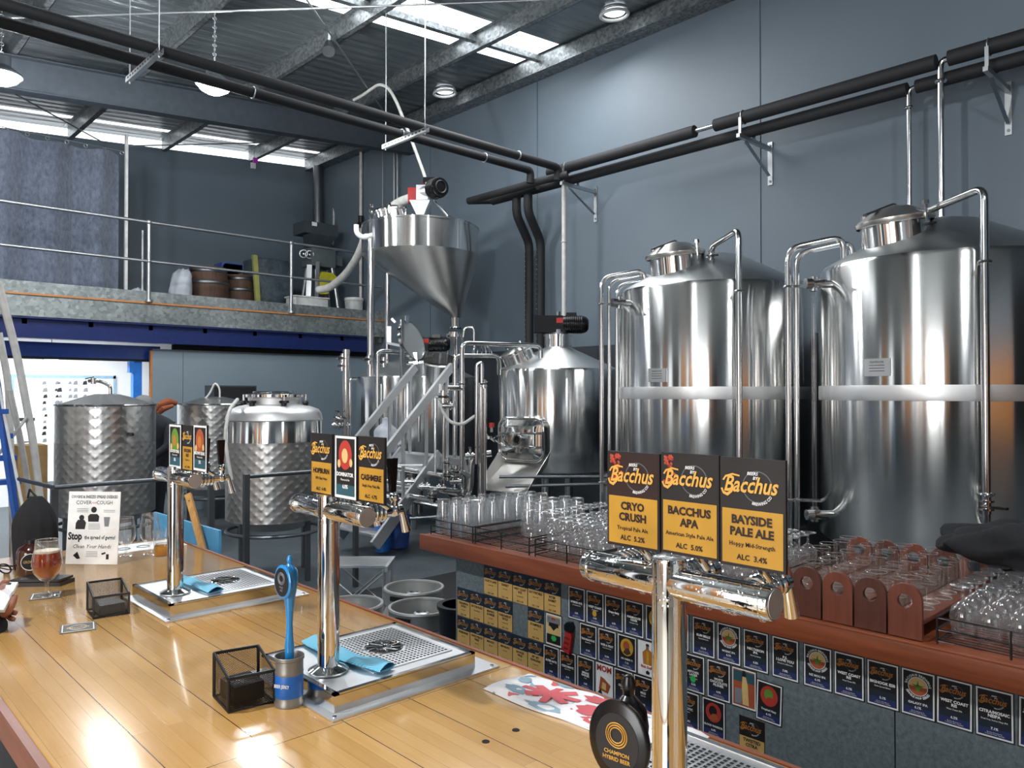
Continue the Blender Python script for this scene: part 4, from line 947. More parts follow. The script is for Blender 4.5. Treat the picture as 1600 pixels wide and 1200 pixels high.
MB().mat('polished').cyl((oc.x, oc.y, 2.7), (oc.x, oc.y, 2.88), .06, 20).torus((oc.x, oc.y, 2.72), .07, .02, (0, 0, 1), 20, 8).lathe([(.1, 2.62), (.1, 2.64), (.1, 2.66), (0, 2.66)], 20, (oc.x, oc.y, 0)).build('outlet', t)
sb = MB().mat('glass').lathe([(.1, 2.33), (.1, 2.6)], 24, (oc.x, oc.y, 0)).build('sight_glass', t)
m = MB().mat('polished').cyl((oc.x, oc.y, 2.59), (oc.x, oc.y, 2.63), .14, 20).cyl((oc.x, oc.y, 2.3), (oc.x, oc.y, 2.33), .14, 20)
for k in range(4): a = pi / 4 + k * pi / 2; m.cyl((oc.x + .12 * cos(a), oc.y + .12 * sin(a), 2.3), (oc.x + .12 * cos(a), oc.y + .12 * sin(a), 2.63), .012, 8)
m.cyl((oc.x, oc.y, 2.15), (oc.x, oc.y, 2.3), .05, 16); m.build('sight_glass_frame', sb)
pipe(t, [dpt(724, 527, 10.7), dpt(726, 512, 10.7), dpt(741, 512, 10.7), dpt(741, 560, 10.7)], .022, .05, 'vent_pipe')
for (px, w_) in ((579, .1), (605, .07)):
    q = at_depth(px, 583, 10.35 if px < 600 else 10.9); MB().mat('pipe_steel').cyl((q.x, q.y, V1z - .02), (q.x, q.y, hz0 + (.15 if px < 600 else -.25)), w_ / 2, 20).build('post', t)
q = at_depth(580, 365, 10.35); m = MB().mat('aluminium')
m.prism([q + RT * a + Z * b for a, b in ((-.09, .0), (.2, .0), (.2, -.15), (.14, -.2), (-.09, -.06))], FH * .02).mat('white_plastic')
m.tube([q - RT * .2 + Z * .12, q - RT * .2 + Z * -.0, q - RT * .1 - Z * .06, q + RT * .02 - Z * .02], .035, 10, bend=.06); m.build('lifting_hook', t)
c = dpt(606, 335, 10.6); ax = (Z - RT * .22).normalized()
h = MB().mat('tank_steel').lathe([(.24, -.22), (.24, .0), (.26, .01), (.26, .03), (.2, .07), (0, .1)], 48, c, ax).build('hopper_hatch', t)
m = MB().mat('chrome')
for k in range(6): a = k * pi / 3; p_ = c + (Vector((1, 0, 0)) * cos(a) + Vector((0, 1, 0)) * sin(a)) * .265; m.cyl(p_ - Z * .05, p_ + Z * .07, .01, 6).cyl(p_ + Z * .06, p_ + Z * .09, .022, 8)
m.build('hatch_clamp', h)
# auger gearbox + motor + transition funnel
c = dpt(657, 330, 10.5)
f = MB().mat('aluminium').add([c + RT * a + FH * b + Z * z for (a, b, z) in ((-.14, -.1, .13), (.14, -.1, .13), (.14, .1, .13), (-.14, .1, .13), (-.04, -.04, -.08), (.04, -.04, -.08), (.04, .04, -.08), (-.04, .04, -.08))], [(0, 1, 5, 4)[::-1], (1, 2, 6, 5)[::-1], (2, 3, 7, 6)[::-1], (3, 0, 4, 7)[::-1]]).cyl(c - Z * .16, c - Z * .06, .04, 12)
f.build('funnel', t, smooth=0)
am = thing('auger_motor', tuple(c + Z * .14), 'black and grey auger motor with red end plate on top of the hopper', 'motor')
m = MB().mat('red_paint').obox(c - RT * .1 + Z * .21, RT * .065, FH * .06, Z * .1); m.build('red_plate', am)
MB().mat('aluminium').obox(c + RT * .03 + Z * .24, RT * .08, FH * .08, Z * .1).cyl(c + RT * .02 + Z * .26, c + RT * .22 + Z * .26 - FH * .12, .085, 20).build('gearbox', am)
a0 = c + RT * .17 + Z * .27 - FH * .08; a1 = c + RT * .27 + Z * .27 - FH * .2
m = MB().mat('black_satin').cyl(a0, a1 + (a1 - a0) * .3, .125, 28)
for k in range(4): m.torus(a0.lerp(a1, .2 + k * .25), .127, .012, a1 - a0, 28, 6)
m.mat('black_plastic').torus(a1 + (a1 - a0) * .31, .08, .012, a1 - a0, 24, 6).mat('black_satin').obox(c + RT * .14 + Z * .42, RT * .1, FH * .06, Z * .03); m.build('motor_body', am)
e = dpt(702, 341, 10.3); m = MB().mat('pipe_steel').tube([c + RT * .14 + Z * .2, e], .012, 8).tube([c + RT * .3 + Z * .06, e], .009, 8).bar(e - Z * .06, e + Z * .03, .07, .03); m.build('brace_strut', am)
m = MB().mat('red_plastic').tube([dpt(664, 279, 10.5), dpt(657, 292, 10.5), dpt(668, 292, 10.5)], .012, 6, closed=True); m.build('hoist_ring', am)
MB().mat('hose_white').tube([dpt(667, 287, 10.5), dpt(662, 270, 10.5), dpt(638, 205, 10.5), dpt(618, 155, 10.6), dpt(606, 136, 10.7), dpt(592, 131, 10.8), dpt(565, 150, 11.2), dpt(553, 156, 11.4)], .022, 10, bend=.25).build('lifting_strap', label='pale round sling running from the auger motor up into the roof', cat='sling')
# grain hose from mill to auger
MB().mat('hose_white').tube([dpt(497, 453, 12.9), dpt(515, 450, 12.8), dpt(540, 430, 12.4), dpt(560, 400, 11.8), dpt(575, 360, 11.3), dpt(600, 334, 11.1), dpt(622, 316, 10.9), dpt(645, 308, 10.62)], .062, 14, bend=.35).build('grain_hose', label='thick off-white ribbed grain hose rising from the mill to the auger', cat='hose')
# posts/conduits on the wall behind the hopper
for i, (px, y0, y1, r, mt, lb) in enumerate(((564, 225, 470, .03, 'pipe_pvc', 'grey conduit on the dark corner wall with a black coupling'), (598, 222, 330, .008, 'zinc', 'thin steel cable hanging behind the hopper hatch'), (616, 226, 335, .02, 'zinc', 'narrow steel conduit behind the hopper hatch'), (621, 226, 335, .02, 'zinc', 'twin steel conduit beside the narrow one behind the hopper'))):
    X_ = 7.93 if i == 0 else 7.9
    a, b = at(px, y0, X=X_), at(px, y1, X=X_)
    mm = MB().mat(mt).tube([(a.x, a.y, a.z), (a.x, a.y, b.z)], r, 10)
    if i == 0: mm.mat('black_plastic').cyl((a.x, a.y, 4.95), (a.x, a.y, 5.15), .05, 12).cyl((a.x - .04, a.y - .03, 4.93), (a.x - .08, a.y - .06, 5.0), .04, 10)
    mm.build('wall_conduit', label=lb, cat='conduit')
a = at(527, 222, Y=13.9)
MB().mat('pipe_pvc').tube([at(552, 220, Y=13.9), at(524, 222, Y=13.9), at(520, 260, Y=13.9), at(522, 340, Y=13.6), at(520, 382, Y=13.2)], .022, 10, bend=.25).build('power_conduit', label='pale flexible conduit curving down to the mill control box', cat='conduit')
# ---- flue pipe and malt mill on the mezzanine
a = at(497, 240, Y=13.9); MB().mat('dark_steel').cyl((a.x, 13.9, 4.6), (a.x, 13.9, 6.36), .1, 24).build('flue_pipe', label='round grey flue pipe standing in the back corner above the mill', cat='flue')
ml = thing('malt_mill', (6.95, 13.0, 2.97), 'grey malt mill on splayed legs with dark hopper box on the mezzanine', 'mill')
c = at(497, 368, Y=13.0)
m = MB().mat('dark_box').box((c.x - .38, 12.8, c.z - .02), (c.x + .3, 13.25, c.z + .2)); m.build('hopper_box', ml)
m = MB().mat('dark_box').prism([(c.x - .26, 12.8, c.z - .02), (c.x + .28, 12.8, c.z - .02), (c.x + .2, 12.95, c.z - .2), (c.x - .16, 12.95, c.z - .2)], (0, .3, 0)); m.build('hopper_throat', ml)
MB().mat('paper').box((c.x - .24, 12.79, c.z + .12), (c.x - .14, 12.8, c.z + .19)).build('small_label', ml)
c = at(500, 405, Y=13.0)
MB().mat('gauge_box').box((c.x - .28, 12.8, c.z - .17), (c.x + .22, 13.2, c.z + .17), .01).box((c.x + .22, 12.9, c.z - .1), (c.x + .42, 13.1, c.z + .08)).build('mill_body', ml)
for dx in (-.42, -.3): MB().mat('zinc').torus((c.x + dx, 12.85, c.z + .03), .07, .012, (-.8, -1, 0), 20, 6).cyl((c.x + dx, 12.85, c.z + .03), (c.x + dx + .04, 12.9, c.z + .03), .015, 8).build('hand_wheel', ml)
for (dx, dy, ex, ey) in ((-.3, -.15, -.42, -.3), (.18, -.15, .3, -.3), (-.2, .15, -.35, .2), (.2, .15, .33, .2)):
    MB().mat('aluminium').bar((c.x + dx, 13 + dy, c.z - .16), (c.x + ex, 13 + ey, 2.97), .09, .03).build('leg', ml)
MB().mat('aluminium').bar((c.x - .19, 12.74, c.z - .1), (c.x - .25, 12.72, 2.97), .07, .03).build('leg', ml)
m = MB().mat('yellow_plastic').prism([(c.x - .1 + x, 12.72, c.z - .7 + z) for x, z in ((-.05, .0), (.12, .02), (.14, .2), (.32, .22), (.34, .33), (.2, .42), (-.02, .42), (-.08, .3))], (0, .16, 0)); m.build('yellow_spout', ml)
def bucket(name, px, py0, py1, w_, Y, lab, mat='white_plastic'):
    c = at(px, py1, Y=Y); h = at(px, py0, Y=Y).z - c.z
    z0 = 2.97; z1 = at(px, py0, Y=Y).z
    return MB().mat(mat).lathe([(0, z0), (w_ * .44, z0), (w_ * .5, z1 - .06), (w_ * .53, z1 - .05), (w_ * .53, z1), (w_ * .49, z1), (w_ * .43, z0 + .02), (0, z0 + .02)], 28, (c.x, Y, 0)).build(name, label=lab, cat='bucket', group='buckets on the mezzanine')
bucket('bucket', 553, 466, 486, .34, 12.5, 'small white bucket standing alone on the mezzanine near the tall hopper post')
c = at(490, 464, Y=12.3); MB().mat('white_plastic').box((c.x - .38, 12.25, 2.98), (c.x + .27, 12.6, c.z), .02).box((c.x - .4, 12.23, c.z - .03), (c.x + .29, 12.62, c.z), .01).build('grist_tub', label='wide white tub standing under the malt mill', cat='tub')
def barrel(name, x, y, r, h, lab):
    t = thing(name, (x, y, 2.97), lab, 'barrel', 'wooden barrels on the mezzanine')
    MB().mat('barrel_timber').lathe([(0, .03), (r * .84, .03), (r * .85, 0), (r * .96, h * .25), (r, h * .5), (r * .96, h * .75), (r * .85, h), (r * .82, h - .03), (0, h - .03)], 40, (x, y, 2.97)).build('staves', t)
    for z in (.08, .3, .7, .92):
        rr = r * (.85 + .15 * (1 - (2 * z - 1) ** 2)) + .004
        MB().mat('dark_steel').lathe([(rr, -.025), (rr + .004, -.02), (rr + .004, .02), (rr, .025)], 40, (x, y, 2.97 + h * z)).build('hoop', t)
    return t
b = at(325, 440, Y=12.7); barrel('barrel', b.x, 12.7, .33, .9, 'brown oak barrel next to a white sack on the mezzanine')
b = at(375, 440, Y=12.9); t = barrel('barrel.001', b.x, 12.95, .26, .86, 'darker oak barrel under the blue crate on the mezzanine')
q = Vector((b.x + .0, 12.69, 3.22)); MB().mat('ink_cream').cyl(q, q + Vector((0, -.02, 0)), .035, 12).build('bung', t)
b = at(357, 409, Y=12.95); MB().mat('blue_tub').box((b.x - .18, 12.8, 3.875), (b.x + .2, 13.15, 4.02), .02).prism([(b.x - .24, 12.8, 3.875), (b.x - .1, 12.8, 4.02), (b.x + .2, 12.8, 4.02), (b.x + .2, 12.8, 3.875)], (0, .3, 0)).build('blue_crate', label='blue plastic crate lying on top of the darker barrel', cat='crate')
b = at(280, 460, Y=12.4)
def sack(cx, cy, w_, h, name, lab, mat, seed):
    r_ = random.Random(seed); m = MB().mat(mat); n = 20; prof = []
    vs = []; rows = 9
    for j in range(rows + 1):
        v = j / rows; rad = w_ / 2 * (1 - .28 * v ** 2) * (1 if 0 < j < rows else .55 if j == rows else .9)
        for k in range(n): a = 2 * pi * k / n; q = 1 + .1 * sin(3 * a + seed + 4 * v) + .06 * sin(7 * a + 9 * v); vs.append((cx + rad * q * cos(a) + .08 * v * v, cy + rad * .75 * q * sin(a), 2.97 + h * v + .02 * sin(5 * a) * (j > 0)))
    m.add(vs, [(j * n + k, j * n + (k + 1) % n, (j + 1) * n + (k + 1) % n, (j + 1) * n + k) for j in range(rows) for k in range(n)] + [tuple(range(rows * n, rows * n + n)), tuple(range(n - 1, -1, -1))])
    return m.build(name, label=lab, cat='sack', smooth=80)
sack(b.x, 12.4, .36, .78, 'sack', 'white crumpled plastic sack leaning beside the brown barrel', 'bag_white', 2)
b = at(209, 452, Y=12.3); sack(b.x, 12.3, .3, .4, 'sack.001', 'low pale sack lying at the foot of the curtain', 'bag_white', 5)
a, b = at(392, 400, Y=12.75), at(455, 400, Y=12.75)
MB().mat('wrapped_bale').box((a.x + .08, 12.7, 2.97), (b.x, 13.3, a.z), .05).build('wrapped_pallet', label='dark grey plastic wrapped pallet load behind the guard rail', cat='pallet load')
m = MB().mat('green_bag').prism([(a.x - .03, 12.6, a.z), (a.x + .05, 12.6, a.z), (a.x + .14, 12.6, 2.97), (a.x + .06, 12.6, 2.97)], (0, .06, 0)); m.build('plastic_strip', label='yellow-green plastic strip hanging down the edge of the wrapped pallet', cat='strip')
a = at(223, 360, Y=12.2); MB().mat('white_plastic').tube([(a.x, 12.2, 2.97), (a.x, 12.2, a.z)], .014, 8).build('mop_handle', label='thin pale mop handle standing next to the guard rail post', cat='mop')

# ---- jacketed tanks beyond the bar end
def small_tank(name, cx, cy, R, zt, zb, lab, split, top='cone'):
    t = thing(name, (cx, cy, 0), lab, 'tank', 'small jacketed tanks')
    MB().mat('dimple_polished').lathe([(R, split), (R, zt - .01), (R - .01, zt)], 96, (cx, cy, 0)).build('upper_jacket', t)
    MB().mat('dimple_steel').lathe([(R, zb), (R + .001, split)], 96, (cx, cy, 0)).build('lower_jacket', t)
    MB().mat('keg_steel').lathe([(0, zb - .14), (R * .6, zb - .1), (R, zb)], 64, (cx, cy, 0)).build('dished_bottom', t)
    for k in range(4):
        a = radians(20 + 90 * k); x, y = cx + (R - .03) * cos(a), cy + (R - .03) * sin(a)
        MB().mat('dark_steel').box((x - .02, y - .02, 0), (x + .02, y + .02, zb)).build('leg', t)
    MB().mat('dark_steel').torus((cx, cy, zb - .12), R * .98, .018, (0, 0, 1), 48, 8).build('support_ring', t)
    return t
Z = Vector((0, 0, 1))
c1 = (2.36, 8.38)
t = small_tank('jacketed_tank', c1[0], c1[1], .45, 1.685, .62, 'dimpled steel tank with low conical lid and bent tap before the notice board', 1.32)
MB().mat('dimple_polished').lathe([(.44, 1.685), (.2, 1.765), (.1, 1.79), (0, 1.79)], 64, (c1[0], c1[1], 0)).build('conical_lid', t)
MB().mat('polished').lathe([(.46, 1.67), (.465, 1.68), (.46, 1.69), (.44, 1.69)], 64, (c1[0], c1[1], 0)).build('rim', t)
q = Vector((c1[0] + .03, c1[1] - .02, 1.79))
MB().mat('polished').tube([q, q + Z * .08, q - RT * .1 + Z * .13, q - RT * .22 + Z * .13], .018, 10, bend=.06).cyl(q - RT * .17 + Z * .1, q - RT * .17 + Z * .16, .025, 10).bar(q - RT * .17 + Z * .17, q - RT * .25 + Z * .15, .02, .01).lathe([(.09, 0), (.1, .01), (0, .02)], 24, q - Z * .015).build('lid_tap', t)
q = near_on(c1[0], c1[1], .45, 207); MB().mat('black_plastic').cyl((q.x, q.y, 1.4), (q.x - .03, q.y - .04, 1.4), .018, 10).build('thermowell', t)
c2 = (4.08, 9.9)
t = small_tank('jacketed_tank.001', c2[0], c2[1], .45, 1.66, .6, 'dimpled steel tank half hidden behind the tank with black lid knobs', 1.25)
MB().mat('dimple_polished').lathe([(.44, 1.66), (.2, 1.73), (.1, 1.75), (0, 1.75)], 64, (c2[0], c2[1], 0)).build('conical_lid', t)
MB().mat('polished').lathe([(.46, 1.645), (.465, 1.655), (.46, 1.665), (.44, 1.665)], 64, (c2[0], c2[1], 0)).build('rim', t)
q = Vector((c2[0] - .02, c2[1] - .2, 1.74)); MB().mat('hose_white').tube([q, q + Z * .12, q + Z * .2 - RT * .06, q + Z * .05 - RT * .13, q - Z * .03 - RT * .2], .012, 8, bend=.05).build('white_hose', t)
g_ = at(365, 612, Y=10.9); MB().mat('dark_box').box((g_.x - .3, 10.9, 0), (g_.x + .35, 11.2, g_.z + .09)).mat('ink_black').box((g_.x - .28, 10.89, g_.z - .3), (g_.x + .33, 10.9, g_.z + .07)).build('chiller_unit', label='dark cabinet with a black grille behind the jacketed tanks', cat='chiller')
c3 = (3.53, 7.12)
t = small_tank('jacketed_tank.002', c3[0], c3[1], .455, 1.33, .58, 'dimpled steel tank with domed shoulder and black knobs round its lid', 1.33)
for o in list(t.children):
    if o.name.startswith('upper_jacket'): bpy.data.objects.remove(o)
MB().mat('tank_steel').lathe([(.455, 1.33), (.455, 1.53), (.452, 1.535)], 96, (c3[0], c3[1], 0)).build('polished_band', t)
MB().mat('band_steel').lathe([(.455, 1.53), (.462, 1.54), (.45, 1.6), (.42, 1.64), (.34, 1.67), (.25, 1.69), (.25, 1.75), (.26, 1.755)], 80, (c3[0], c3[1], 0)).build('shoulder', t)
lid = MB().mat('polished').lathe([(.26, 1.755), (.275, 1.76), (.275, 1.785), (.25, 1.79), (.15, 1.8), (0, 1.805)], 64, (c3[0], c3[1], 0)).torus((c3[0], c3[1], 1.81), .2, .008, (0, 0, 1), 32, 6).build('lid', t)
for k in range(6):
    a = radians(20 + 60 * k); p_ = Vector((c3[0] + .3 * cos(a), c3[1] + .3 * sin(a), 1.735))
    MB().mat('chrome').cyl(p_ - Z * .05, p_ + Z * .05, .01, 8).mat('black_plastic').lathe([(0, -.03), (.02, -.035), (.032, 0), (.02, .02), (0, .022)], 10, p_ - Z * .03).bar(p_ - Vector((sin(a), -cos(a), 0)) * .045 - Z * .02, p_ + Vector((sin(a), -cos(a), 0)) * .045 - Z * .02, .022, .022).build('lid_knob', lid)
dh_ = 6.8
MB().mat('hose_white').tube([at_depth(371, 624, 7.3), at_depth(358, 640, 7.0), at_depth(351, 680, 6.85), at_depth(356, 720, 6.8), at_depth(362, 750, 6.8)], .016, 8, bend=.1).build('tank_hose', label='white hose hanging down beside the tank with black lid knobs', cat='hose')
# low pipe barrier
t = thing('pipe_barrier', (2.4, 6.2, 0), 'dull steel pipe barrier standing in front of the small tanks', 'railing')
YB_ = 6.2
def bx(px): return at(px, 740, Y=YB_).x
MB().mat('dark_steel').tube([(bx(85), YB_, 1.13), (bx(330), YB_, 1.13)], .016, 10).build('top_rail', t)
MB().mat('dark_steel').tube([(bx(385), YB_, 1.1), (3.9, YB_, 1.1)], .018, 10).build('top_rail', t)
MB().mat('dark_steel').tube([(bx(85), YB_, 1.13), (bx(70), 7.0, 1.13)], .016, 10).build('top_rail', t)
for px in (85, 385, 330): MB().mat('dark_steel').box((bx(px) - .022, YB_ - .022, 0), (bx(px) + .022, YB_ + .022, 1.12)).build('post', t)
MB().mat('dark_steel').box((3.86, YB_ - .022, 0), (3.9, YB_ + .022, 1.09)).build('post', t)

# ---- steps and platform in front of the lauter vessel
t = thing('access_steps', (5.0, 7.3, 0), 'aluminium access steps with sloping handrails leading to the brewing platform', 'steps')
xs0, zs0, xs1, zs1 = 4.63, .16, 5.52, 1.1
for y in (7.02, 7.75):
    MB().mat('aluminium').bar((xs0, y, zs0), (xs1, y, zs1), .04, .13).build('stringer', t)
    MB().mat('aluminium').bar((4.78, y, 1.17), (5.7, y, 2.12), .05, .085).build('handrail', t)
    for x in (5.0, 5.32, 5.62):
        zz = zs0 + (x - xs0) / (xs1 - xs0) * (zs1 - zs0)
        MB().mat('aluminium').bar((x, y, min(zz, 1.05)), (x, y, 1.27 + (x - 4.88) * .85 / .82), .03, .03).build('baluster', t)
for k in range(4):
    z = .28 + k * .215; x = xs0 + .1 + k * .21
    m = MB().mat('aluminium').box((x - .12, 7.05, z - .03), (x + .12, 7.73, z), .004)
    for j in range(14): m.box((x - .11 + (j % 2) * .02, 7.07 + j * .047, z), (x + .1, 7.09 + j * .047, z + .004))
    m.build('tread', t)
t = thing('brewing_platform', (5.9, 7.9, 0), 'steel checker plate platform in front of the brewing vessels', 'platform')
m = MB().mat('aluminium').box((5.52, 6.55, 1.0), (5.78, 8.9, 1.06)).mat('zinc').box((5.5, 6.55, .92), (5.54, 8.9, 1.06)); m.build('deck', t)
for y in (6.62, 7.9, 8.8): MB().mat('dark_steel').box((5.54, y, 0), (5.6, y + .06, 1.0)).build('post', t)
MB().mat('cone_steel').cyl((5.62, 7.95, .72), (5.62, 7.95, .92), .12, 20).build('drain_pot', t)
c = at_depth(607, 700, 8.9)
MB().mat('paper').obox(dpt(640, 727, 8.4), RT * .14, FH * .05, Z * .006).build('folded_towel', label='folded white towel on the second step of the access steps', cat='towel')
g_ = dpt(603, 690, 9.5); MB().mat('bag_white').lathe([(0, .0), (.14, 0), (.15, .26), (.12, .3), (.05, .36), (.04, .42), (0, .43)], 24, (g_.x, g_.y, 1.07)).build('plastic_carboy', label='translucent white plastic carboy on the brewing platform', cat='container')
# low stool of white grating
c = Vector((at(562, 872, Z=.5).x, at(562, 872, Z=.5).y, 0))
t = thing('grating_stool', (c.x, c.y, 0), 'low stand with white slatted top and wire cross braces on the floor', 'stand')
m = MB().mat('aluminium')
for j in range(9): m.obox(Vector((c.x, c.y, .47)) + FH * (-.16 + j * .04), RT * .24, FH * .011, Z * .008)
m.obox(Vector((c.x, c.y, .455)) + RT * .24, RT * .012, FH * .19, Z * .02).obox(Vector((c.x, c.y, .455)) - RT * .24, RT * .012, FH * .19, Z * .02)
m.build('slatted_top', t)
for (a, b) in ((-1, -1), (1, -1), (1, 1), (-1, 1)):
    p_ = c + RT * .22 * a + FH * .17 * b; MB().mat('aluminium').bar(p_ + Z * .01, p_ + Z * .45, .02, .02).build('leg', t)
m = MB().mat('zinc')
for b in (-1, 1): m.tube([c - RT * .22 + FH * .17 * b + Z * .05, c + RT * .22 + FH * .17 * b + Z * .42], .006, 6).tube([c + RT * .22 + FH * .17 * b + Z * .05, c - RT * .22 + FH * .17 * b + Z * .42], .006, 6)
m.build('cross_brace', t)
m = MB().mat('black_rubber')
a = at(640, 880, Z=0)
m.box((3.0, 4.6, 0.0), (5.4, 6.0, .012)); m.build('rubber_mat', label='black rubber floor mat between the kegs and the access steps', cat='mat')
c = at(602, 840, Z=.15)
for i, (px, py, w_, mt, lb) in enumerate(((622, 838, .15, 'blue_tub', 'dark blue plastic tub on the floor beside the access steps'), (598, 845, .1, 'tin_blue', 'small brighter blue tub touching the dark blue tub'))):
    c = at(px, py + 16, Z=.02)
    k_ = thing('plastic_tub' + ('.001' if i else ''), (c.x, c.y, .02), lb, 'tub', 'blue tubs on the floor')
    MB().mat(mt).lathe([(0, 0), (w_ * .8, 0), (w_, .34), (w_ * 1.08, .34), (w_ * 1.08, .36), (w_ * .95, .36), (w_ * .78, .01), (0, .01)], 4 * 6, (c.x, c.y, .02)).build('tub_body', k_)

# ---- kegs
def keg(name, x, y, lab):
    t = thing(name, (x, y, 0), lab, 'keg', 'steel kegs on the floor')
    R = .198
    MB().mat('keg_steel').lathe([(R - .02, 0), (R - .004, .0), (R, .03), (R, .05), (R - .014, .07), (R - .014, .13), (R, .16), (R + .004, .17), (R, .18), (R - .01, .2), (R - .01, .33), (R, .35), (R + .004, .36), (R, .37), (R - .012, .4), (R - .03, .44), (R - .07, .462), (.06, .478), (0, .48)], 56, (x, y, 0)).build('keg_body', t)
    m = MB().mat('keg_steel').lathe([(R - .02, .43), (R - .008, .44), (R - .006, .52), (R, .53), (R - .004, .54), (R - .02, .54), (R - .022, .53), (R - .016, .52), (R - .018, .44)], 56, (x, y, 0)); m.build('chime_ring', t)
    MB().mat('zinc').lathe([(.045, .475), (.045, .5), (.03, .505), (.03, .495), (0, .495)], 20, (x, y, 0)).build('valve', t)
    m = MB().mat('black_void')
    for a in (radians(200), radians(20)): m.obox((x + (R - .004) * cos(a), y + (R - .004) * sin(a), .5), Vector((-sin(a), cos(a), 0)) * .05, Vector((cos(a), sin(a), 0)) * .003, Z * .014)
    m.build('hand_hole', t)
    return t
k0 = keg('keg', 3.0, 4.09, 'steel keg standing behind the other two kegs')
dup(k0, (2.76, 3.69, 0), 'steel keg nearest the end of the poster counter').name = 'keg.001'
dup(k0, (2.49, 4.03, 0), 'steel keg half hidden behind the far bar edge')
bpy.data.objects['keg.001']['label'] = 'steel keg closest to the end of the poster counter'
c = at(722, 960, Z=.4); MB().mat('black_plastic').lathe([(0, 0), (.1, 0), (.12, .62), (.13, .62), (.13, .64), (.1, .64)], 24, (2.72, 3.28, 0)).build('waste_bin', label='black bin squeezed between the kegs and the end of the counter', cat='bin')

# ---- ladder and poles at the photo edge
t = thing('step_ladder', (1.35, 7.2, 0), 'blue fibreglass step ladder seen at the side of the notice board', 'ladder')
def lp(px, py): return at(px, py, Y=7.4)
MB().mat('ladder_blue').bar(lp(-14, 540), Vector((lp(40, 800).x, 7.2, 0)) , .07, .03).build('rail', t)
MB().mat('ladder_blue').bar(lp(-80, 540), Vector((lp(-110, 800).x, 7.2, 0)), .07, .03).build('rail', t)
MB().mat('white_plastic').bar(lp(-7, 560) - FH * .03, Vector((lp(52, 850).x, 7.18, .2)), .012, .02).build('edge_strip', t)
for py in (640, 680, 716, 755): a, b = lp(-90, py), lp(0 + (py - 560) * .17 - 3, py); MB().mat('ladder_blue').box((a.x, 7.32, a.z - .04), (b.x, 7.44, a.z)).build('tread', t)
for i, (pts, r, lb) in enumerate(((((-3, 440), (28, 560), (52, 690), (66, 810)), .032, 'long pale leaning pole with a bend at its foot, in front of the notice board'), (((15, 610), (35, 700), (50, 800)), .026, 'shorter pale pole leaning beside the long bent pole'), (((-2, 520), (14, 600), (16, 700)), .03, 'pale upright pole crossing behind the two leaning poles'))):
    Y_ = 7.9 + i * .15
    P = [at(a, b, Y=Y_) for a, b in pts]; last = P[-1]; P.append(Vector((last.x + .05, Y_, 0.01))) 
    MB().mat('pipe_pvc').tube(P, r, 12, bend=.2).build('leaning_pole' + ('.%03d' % i if i else ''), label=lb, cat='pole')
MB().mat('pipe_pvc').tube([at(-10, 720, Y=7.85), at(42, 652, Y=7.85)], .014, 8).build('ladder_brace', t)
# ================================================================== bar and poster counter
X_NEAR, X_FAR, BY0, BY1 = .357, 1.346, -.9, 3.75
t = thing('bar_counter', (.85, 1.4, 0), 'long honey coloured timber bar top carrying the beer fonts', 'bar')
m = MB().mat('bar_timber').box((X_NEAR + .004, BY0, BAR_Z - .05), (X_FAR - .012, BY1, BAR_Z), .004); m.build('bar_top', t)
MB().mat('counter_timber').box((X_FAR - .012, BY0, BAR_Z - .06), (X_FAR, BY1, BAR_Z + .0015)).box((X_NEAR - .012, BY0, BAR_Z - .06), (X_NEAR + .004, BY1, BAR_Z + .0005)).build('edge_trim', t)
MB().mat('dark_box').box((X_NEAR + .2, BY0, 0), (X_FAR - .1, BY1 - .1, BAR_Z - .05)).build('bar_body', t)
m = MB().mat('black_void')
for (px, py) in ((806, 1141), (759, 1159)): p_ = at(px, py, Z=BAR_Z); m.lathe([(0, .0012), (.0075, .0012), (.0078, .0)], 16, (p_.x, p_.y, BAR_Z))
m.build('plug_hole', t)
CX, FX = 2.47, 2.55
t = thing('poster_counter', (2.9, 1.2, 0), 'back counter with red-brown timber top and grey concrete front full of posters', 'counter')
m = MB().mat('counter_timber').box((CX, -1.6, CT_Z - .08), (3.3, 3.32, CT_Z - .004), .004).box((CX, -1.6, CT_Z - .01), (CX + .02, 3.32, CT_Z), .002); m.build('counter_top', t)
m = MB().mat('counter_face')
for a, b in ((-1.6, -.35), (-.346, .935), (.939, 2.03), (2.034, 3.11)): m.box((FX, a, 0), (3.2, b, CT_Z - .08))
m.build('counter_front', t, smooth=0)

